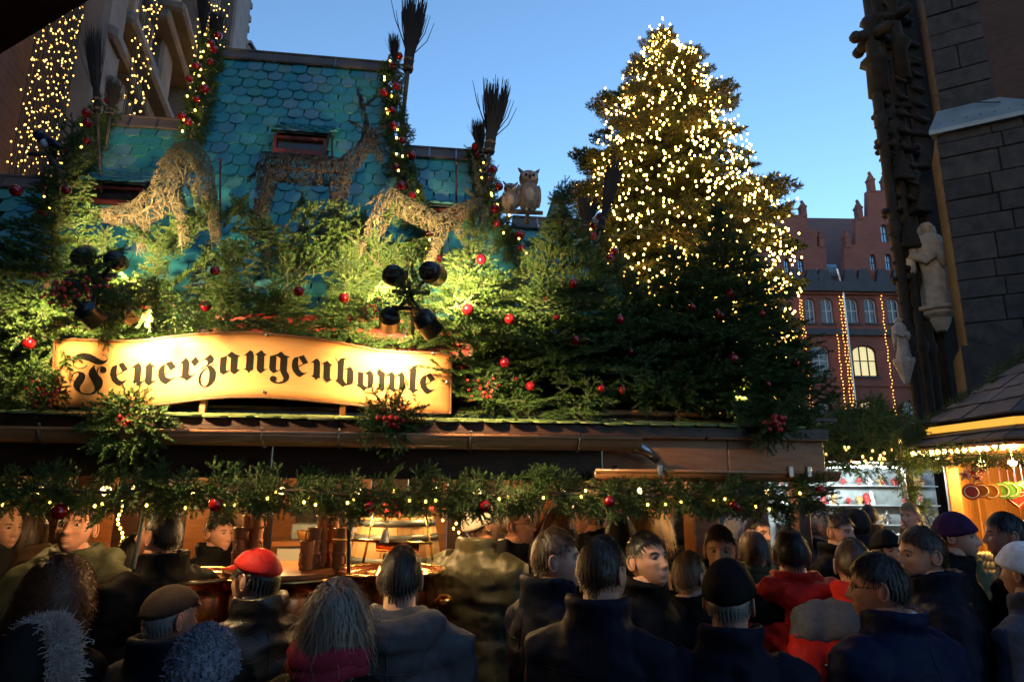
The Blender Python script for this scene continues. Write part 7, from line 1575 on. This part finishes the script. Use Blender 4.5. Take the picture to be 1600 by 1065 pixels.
# seams stitched over the finished coats of the people nearest to us
from mathutils.bvhtree import BVHTree
for o, vx, wr, ql, Mb in PENDING:
    if o.name.split('.')[0] != 'coat' or wloc(o.parent).y > 3.4: continue
    me = o.data; org = wloc(o.parent); bt_ = BVHTree.FromPolygons([v.co + org for v in me.vertices], [tuple(p.vertices) for p in me.polygons]); m_ = me.materials[0]
    def hits(pts, dr):
        out = []
        for p in pts:
            h = bt_.ray_cast(Mb @ Vector(p), (Mb.to_3x3() @ Vector(dr)).normalized())
            if h[0] is not None and (h[0] - Mb @ Vector(p)).length < .55: out.append(h[0] + h[1] * .0006)
        return out
    for pts, dr in (([(0, .5, 1.43 - .03 * k) for k in range(22)], (0, -1, 0)), ([(-.17 + .02 * k, .5, 1.335) for k in range(18)], (0, -1, 0)), ([(.0, -.5, 1.43 - .03 * k) for k in range(22)], (0, 1, 0)), ([(-.17 + .02 * k, .5, 1.0) for k in range(18)], (0, -1, 0))):
        P = hits(pts, dr); P = [p for i, p in enumerate(P) if i == 0 or (p - P[i - 1]).length < .08]
        if len(P) > 3: b = MB(); b.tube(P, .0022, 5); b.build('seam', m_, o.parent, True)
# ================================================================== INSIDE THE STALL
M_COPPER = mat('copper', (.62, .25, .11), .22, 1.0, col2=(.5, .19, .08), scale=6)
M_BRASS = mat('brass', (.6, .42, .16), .25, 1.0)
M_STAVE = mat('barrel_oak', (.30, .17, .06), .55, col2=(.40, .24, .09), scale=6, stretch=(6, 6, 1), rand=[(.85, .85, .85), (1.1, 1.1, 1.1), (.95, .92, .9)])
M_HOOP = mat('hoop_iron', (.10, .11, .10), .5, .6)
M_CLAY = mat('clay_mug', (.26, .10, .04), .4, col2=(.34, .15, .06), scale=10, coat=.3)
def kettle(px_, py, v, rad, lab):
    c = sp(px_, py, v); h = .42; b = MB(); z0 = c.z - h; t_ = thing('copper_kettle', Vector((c.x, c.y, z0)), lab, 'kettle')
    b.lathe([(rad * .5, 0), (rad * .8, .02), (rad * .97, .12), (rad, .22), (rad * .96, .34), (rad * .93, .38), (rad * 1.04, .41), (rad * 1.06, .42), (rad * 1.02, .425), (rad * .9, .39), (rad * .92, .3), (rad * .9, .1), (.01, .06)], Vector((c.x, c.y, z0)), 36); b.build('bowl', M_COPPER, t_, True)
    for s in (-1, 1):
        b = MB(); q = Vector((c.x, c.y, z0 + .28)) + ST.d * s * rad * .98; b.tube([q + ST.n * .08, q + ST.d * s * .05 + ST.n * .06, q + ST.d * s * .05 - ST.n * .06, q - ST.n * .08], .012, 8); b.build('handle', M_BRASS, t_, True)
    b = MB(); b.tube([Vector((c.x + rad * 1.05 * math.cos(a), c.y + rad * 1.05 * math.sin(a), z0 + .42)) for a in [2 * math.pi * k / 32 for k in range(33)]], .01, 8, False); b.build('rim', M_BRASS, t_, True)
    b = MB(); b.lathe([(.01, .30), (rad * .9, .30), (rad * .9, .305), (.01, .305)], Vector((c.x, c.y, z0)), 24); b.build('punch', mat('red_punch', (.08, .006, .006), .08), t_)
    return Vector((c.x, c.y, z0 + .42))
kettle(298, 898, 3.46, .26, 'copper kettle half hidden by the man in the long black coat')
kB = kettle(448, 897, 3.5, .29, 'large copper kettle behind the red cap with stacks of mugs')
kC = kettle(612, 890, 3.42, .25, 'copper kettle under the sugar trough before the barrel')
kb_ = MB(); kb_.wbox(ST, U0, uc1, 1.06, 1.115, -3.85, -3.2); kb_.build('kettle_table', M_WOOD, label='wooden working table carrying the copper kettles', cat='table')
for x0, w in ((0, 0),):
    for u in (U0 + .3, -1.6, uc1 - .1):
        for v in (3.3, 3.75): pass
b = MB(); b.lathe([(.01, 0), (.3, 0), (.3, .02), (.01, .02)], kB + Vector((0, 0, .012)), 28); b.build('kettle_board', M_WOOD, label='round wooden board lying on the large kettle', cat='board')
mug = MB(); mug.lathe([(.001, 0), (.034, 0), (.037, .01), (.036, .05), (.041, .085), (.041, .09), (.036, .09), (.032, .05), (.03, .012), (.001, .012)], n=14); mug_me = mats(mug.mesh('mug', True), M_CLAY)
mh = MB(); mh.tube([Vector((.036, 0, .075)), Vector((.062, 0, .07)), Vector((.064, 0, .035)), Vector((.037, 0, .022))], .006, 6); mh_me = mats(mh.mesh('handle', True), M_CLAY)
for x, n, v, lab in ((488, 3, 3.46, 'a'), (501, 4, 3.5, 'a'), (515, 4, 3.52, 'a'), (529, 3, 3.44, 'a'), (372, 3, 3.48, 'b'), (384, 4, 3.52, 'b'), (396, 4, 3.5, 'b'), (478, 2, 3.4, 'a')):
    u = ss(x, 880, v)[0]
    for k in range(n):
        p = su(u, v, kB.z + .032 + .058 * k); r_ = Matrix.Translation(p) @ Matrix.Rotation(random.uniform(0, 6.28), 4, 'Z') @ Matrix.Scale(.9, 4)
        t_ = link('mug', mug_me, None, r_, 'brown clay mug in the stacks on the large kettle board' if lab == 'a' else 'brown clay mug in the stacks behind the red cap', 'mug', 'mugs ' + lab); h_ = bpy.data.objects.new('handle', mh_me); COL.objects.link(h_); h_.parent = t_
# sugar trough over the kettle
tr = thing('sugar_tongs', sp(545, 930, 3.4), 'brass tipped stand with a rod and trough holding the sugar loaf', 'fire tongs')
b = MB(); b.tube([sp(545, 945, 3.4), sp(545, 815, 3.4)], .011, 10); b.build('stand', M_METAL_DK, tr, True)
b = MB(); b.lathe([(.012, 0), (.02, .008), (.012, .02), (.024, .04), (.022, .055), (.008, .075), (.001, .085)], sp(545, 818, 3.4), 12); b.build('finial', M_BRASS, tr, True)
b = MB(); b.tube([sp(520, 842, 3.4), sp(676, 848, 3.4)], .007, 8); b.build('rod', M_BRASS, tr, True)
b = MB(); A, B_ = sp(588, 846, 3.38), sp(655, 849, 3.38); n = 9; vs = []
for p in (A, B_): vs += [p + ST.n * .03 * math.cos(math.pi * k / (n - 1)) - Vector((0, 0, .045 * math.sin(math.pi * k / (n - 1)))) for k in range(n)]
b.add(vs, [(k, k + 1, n + k + 1, n + k) for k in range(n - 1)] + [tuple(range(n)), tuple(range(n, 2 * n))]); b.build('trough', M_COPPER, tr, True)
b = MB(); p = sp(600, 848, 3.38); b.lathe([(.022, 0), (.024, .01), (.014, .06), (.004, .075), (.001, .077)], p, 12, Matrix.Rotation(R(8), 3, 'Y')); b.build('sugar_loaf', mat('sugar', (.8, .74, .68), .7), None, True, label='white sugar loaf standing in the copper trough', cat='sugar loaf')
M_FLAME = mat('flame', (1, .5, .2), .5, emit=(1, .32, .06), estr=5)
for x, n in ((598, 0), (640, 1)):
    b = MB(); p = sp(x, 884, 3.36) ; b.lathe([(.001, 0), (.02, .01), (.016, .03), (.007, .05), (.001, .07)], kC + Vector((0, 0, .0)) + ST.d * (.07 if n else -.06) - Vector((0, 0, .05)), 8); b.build('punch_flame', M_FLAME, None, True, label='small flame flickering on the punch of the kettle under the trough', cat='flame', group='punch flames')
# barrel
bc = sp(617, 900, 4.05); bt = sp(617, 806, 4.05).z; BH = .62; bz = bt - BH; brl = thing('wine_barrel', Vector((bc.x, bc.y, bz)), 'oak wine barrel with iron hoops standing behind the kettles', 'barrel')
def brad(t): return .215 + .055 * math.sin(math.pi * t)
NS = 18
for k in range(NS):
    a0, a1 = 2 * math.pi * (k + .02) / NS, 2 * math.pi * (k + .98) / NS; vs = []
    for j in range(8):
        t = j / 7
        for a, r in ((a0, 0), (a1, 0), (a1, -.02), (a0, -.02)): vs.append(Vector((bc.x + (brad(t) + r) * math.cos(a), bc.y + (brad(t) + r) * math.sin(a), bz + BH * t)))
    b = MB(); b.add(vs, [(j * 4 + q, j * 4 + (q + 1) % 4, j * 4 + 4 + (q + 1) % 4, j * 4 + 4 + q) for j in range(7) for q in range(4)] + [(3, 2, 1, 0), (28, 29, 30, 31)]); b.build('stave', M_STAVE, brl)
for t in (.03, .2, .42, .62, .82, .95):
    b = MB(); b.lathe([(brad(t) + .001, -.018), (brad(t) + .007, -.018), (brad(t + .03) + .007, .018), (brad(t + .03) + .001, .018)], Vector((bc.x, bc.y, bz + BH * t)), 30); b.build('hoop', M_HOOP, brl, True)
b = MB(); b.lathe([(.001, BH - .03), (.205, BH - .03), (.205, BH - .02), (.001, BH - .02)], Vector((bc.x, bc.y, bz)), 24); b.build('head', M_STAVE, brl)
pf = Vector((bc.x, bc.y, 0)); dcam = (Vector((0, 0, 0)) - pf).normalized(); M3 = Matrix((Vector((-dcam.y, dcam.x, 0)), dcam, Vector((0, 0, 1)))).transposed()
b = MB(); b.box(Vector((bc.x, bc.y, bz + BH * .62)) + dcam * .272, (.14, .03, .1), M3, .006); b.build('tap_plate', M_BLACK, brl)
b = MB(); b.ball(Vector((bc.x, bc.y, bz + BH * .64)) + dcam * .295, .016, 8, 6); b.build('tap_knob', M_STEEL, brl, True)
sbox_t = MB(); sbox_t.wbox(ST, ss(540, 900, 4.05)[0] - .1, ss(700, 900, 4.05)[0] + .1, bz - .05, bz, -4.4, -3.78); 
for k in (-1, 1): sbox_t.wbox(ST, ss(617, 900, 4.05)[0] + k * .3 - .03, ss(617, 900, 4.05)[0] + k * .3 + .03, .14, bz - .05, -4.1, -4.0)
sbox_t.build('barrel_stand', M_WOOD_DARK, label='dark wooden stand beneath the wine barrel', cat='stand')
berry_spray(Vector((bc.x, bc.y, bt + .04)), 14, .08, 'evergreen arrangement with red berries on top of the barrel', 12, .7, 77, br=1.2)
for k in range(10):
    a = k * .63; p = Vector((bc.x, bc.y, bt + .05)) + dcam * .1 + ST.d * random.uniform(-.12, .12) + Vector((0, 0, random.uniform(-.02, .06))); d = Vector((math.cos(a), -.5, math.sin(a))).normalized()
    if k == 0: pst = thing('poinsettia', p, 'red poinsettia flower among the greenery on the barrel', 'flower')
    b = MB(); e = d.orthogonal().normalized(); c0 = Vector((bc.x, bc.y, bt + .07)) + dcam * .12; b.add([c0, c0 + d * .035 + e * .02, c0 + d * .08, c0 + d * .035 - e * .02, c0 + d * .035 - dcam * .008], [(0, 1, 4), (1, 2, 4), (2, 3, 4), (3, 0, 4)]); b.build('petal', M_RED, pst)
for x0, y0, x1, y1 in ((584, 802, 566, 884), (660, 770, 684, 925)):
    b = MB(); b.tube([sp(x0, y0, 3.7), sp((x0 + x1) / 2, (y0 + y1) / 2, 3.69), sp(x1, y1, 3.68)], .007, 7); b.build('ladle', M_BRASS, None, True, label='long brass ladle leaning against the barrel ' + ('with a reddish shaft' if x0 < 600 else 'beside the quilted jacket'), cat='ladle')
b = MB(); b.tube([sp(227, 790, 3.0), sp(208, 888, 2.98)], .009, 8); b.ball(sp(227, 789, 3.0), .013, 8, 6); b.build('rope_pole', mat('pale_rope', (.5, .42, .28), .8, col2=(.3, .24, .15), scale=80), None, True, label='pale rope-wrapped pole before the man in the long black coat', cat='pole')
# back table with crockery
u0, u1 = ss(440, 830, 4.5)[0], ss(570, 830, 4.5)[0]; zt4 = sp(480, 843, 4.5).z
b = MB(); b.wbox(ST, u0, u1, .14, zt4 - .03, -4.8, -4.42); cup_ = b.build('cupboard', mat('white_cupboard', (.5, .48, .42), .6), label='pale cupboard in the middle of the stall', cat='cupboard')
b = MB(); b.wbox(ST, u0 - .03, u1 + .03, zt4 - .028, zt4, -4.82, -4.38); b.build('cupboard_top', M_WOOD, cup_)
b = MB(); b.wbox(ST, u0 + .06, u0 + .34, zt4 + .002, zt4 + .1, -4.7, -4.5, .01); b.build('enamel_box', M_WHITE, label='white enamel box on the pale cupboard', cat='box')
p = su(u0 + .2, 4.43, zt4); b = MB(); b.lathe([(.001, .002), (.07, .002), (.085, .04), (.09, .065), (.085, .065), (.075, .03), (.001, .015)], p, 18); b.build('wooden_bowl', M_WOOD_O, None, True, label='turned wooden bowl before the white enamel box', cat='bowl')
for k, (c, nm) in enumerate((((.55, .42, .03), 'yellow'), ((.45, .03, .03), 'red'), ((.6, .6, .58), 'white'))):
    p = su(u1 - .22 + .09 * k, 4.46, zt4 + .002); b = MB(); b.lathe([(.03, 0), (.033, .004), (.038, .08), (.034, .08), (.03, .01), (.001, .008)], p, 14); b.build('paper_cup', mat('cup_' + nm, c, .5), None, True, label=nm + ' cup on the pale cupboard', cat='cup')
# lamps under the canopy
M_GLOBE = mat('canopy_globe', (1, .85, .55), .4, emit=(1, .62, .22), estr=5)
for x, v, pw in ((60, 3.5, 5), (165, 3.12, 3.5), (300, 3.7, 7), (440, 3.75, 12), (560, 3.7, 14), (680, 3.9, 10), (745, 3.3, 5), (880, 4.5, 11), (1000, 4.9, 11), (1085, 3.95, 6), (205, 5.1, 12), (1200, 4.4, 5)):
    u = ss(x, 770, v)[0]; p = su(u, v, zS - .06); lt = thing('canopy_lamp', p, 'small warm globe lamp under the boards of the canopy', 'lamp', 'lamps under the canopy')
    b = MB(); b.ball(p, .022, 10, 8); b.build('globe', M_GLOBE, lt, True); b = MB(); b.tube([p + Vector((0, 0, .018)), p + Vector((0, 0, .085))], .007, 6); b.build('stem', M_METAL_DK, lt); point(lt, p - Vector((0, 0, .035)), pw * LAMPK, (1, .60, .24), .03)
pts = [sp(188 + 4 * math.sin(k * .9), 776 + k * 7, 4.9) for k in range(12)] + [sp(700 + random.uniform(-25, 25), 800 + random.uniform(0, 90), 5.3) for k in range(8)] + [sp(500 + random.uniform(-60, 60), 772 + random.uniform(0, 8), 5.2) for k in range(8)]
t_ = thing('light_string', pts[0], 'warm fairy lights on the back boards inside the stall', 'string lights'); light_string(pts, t_, .009, M_BULB, [pts[:12]], .002)
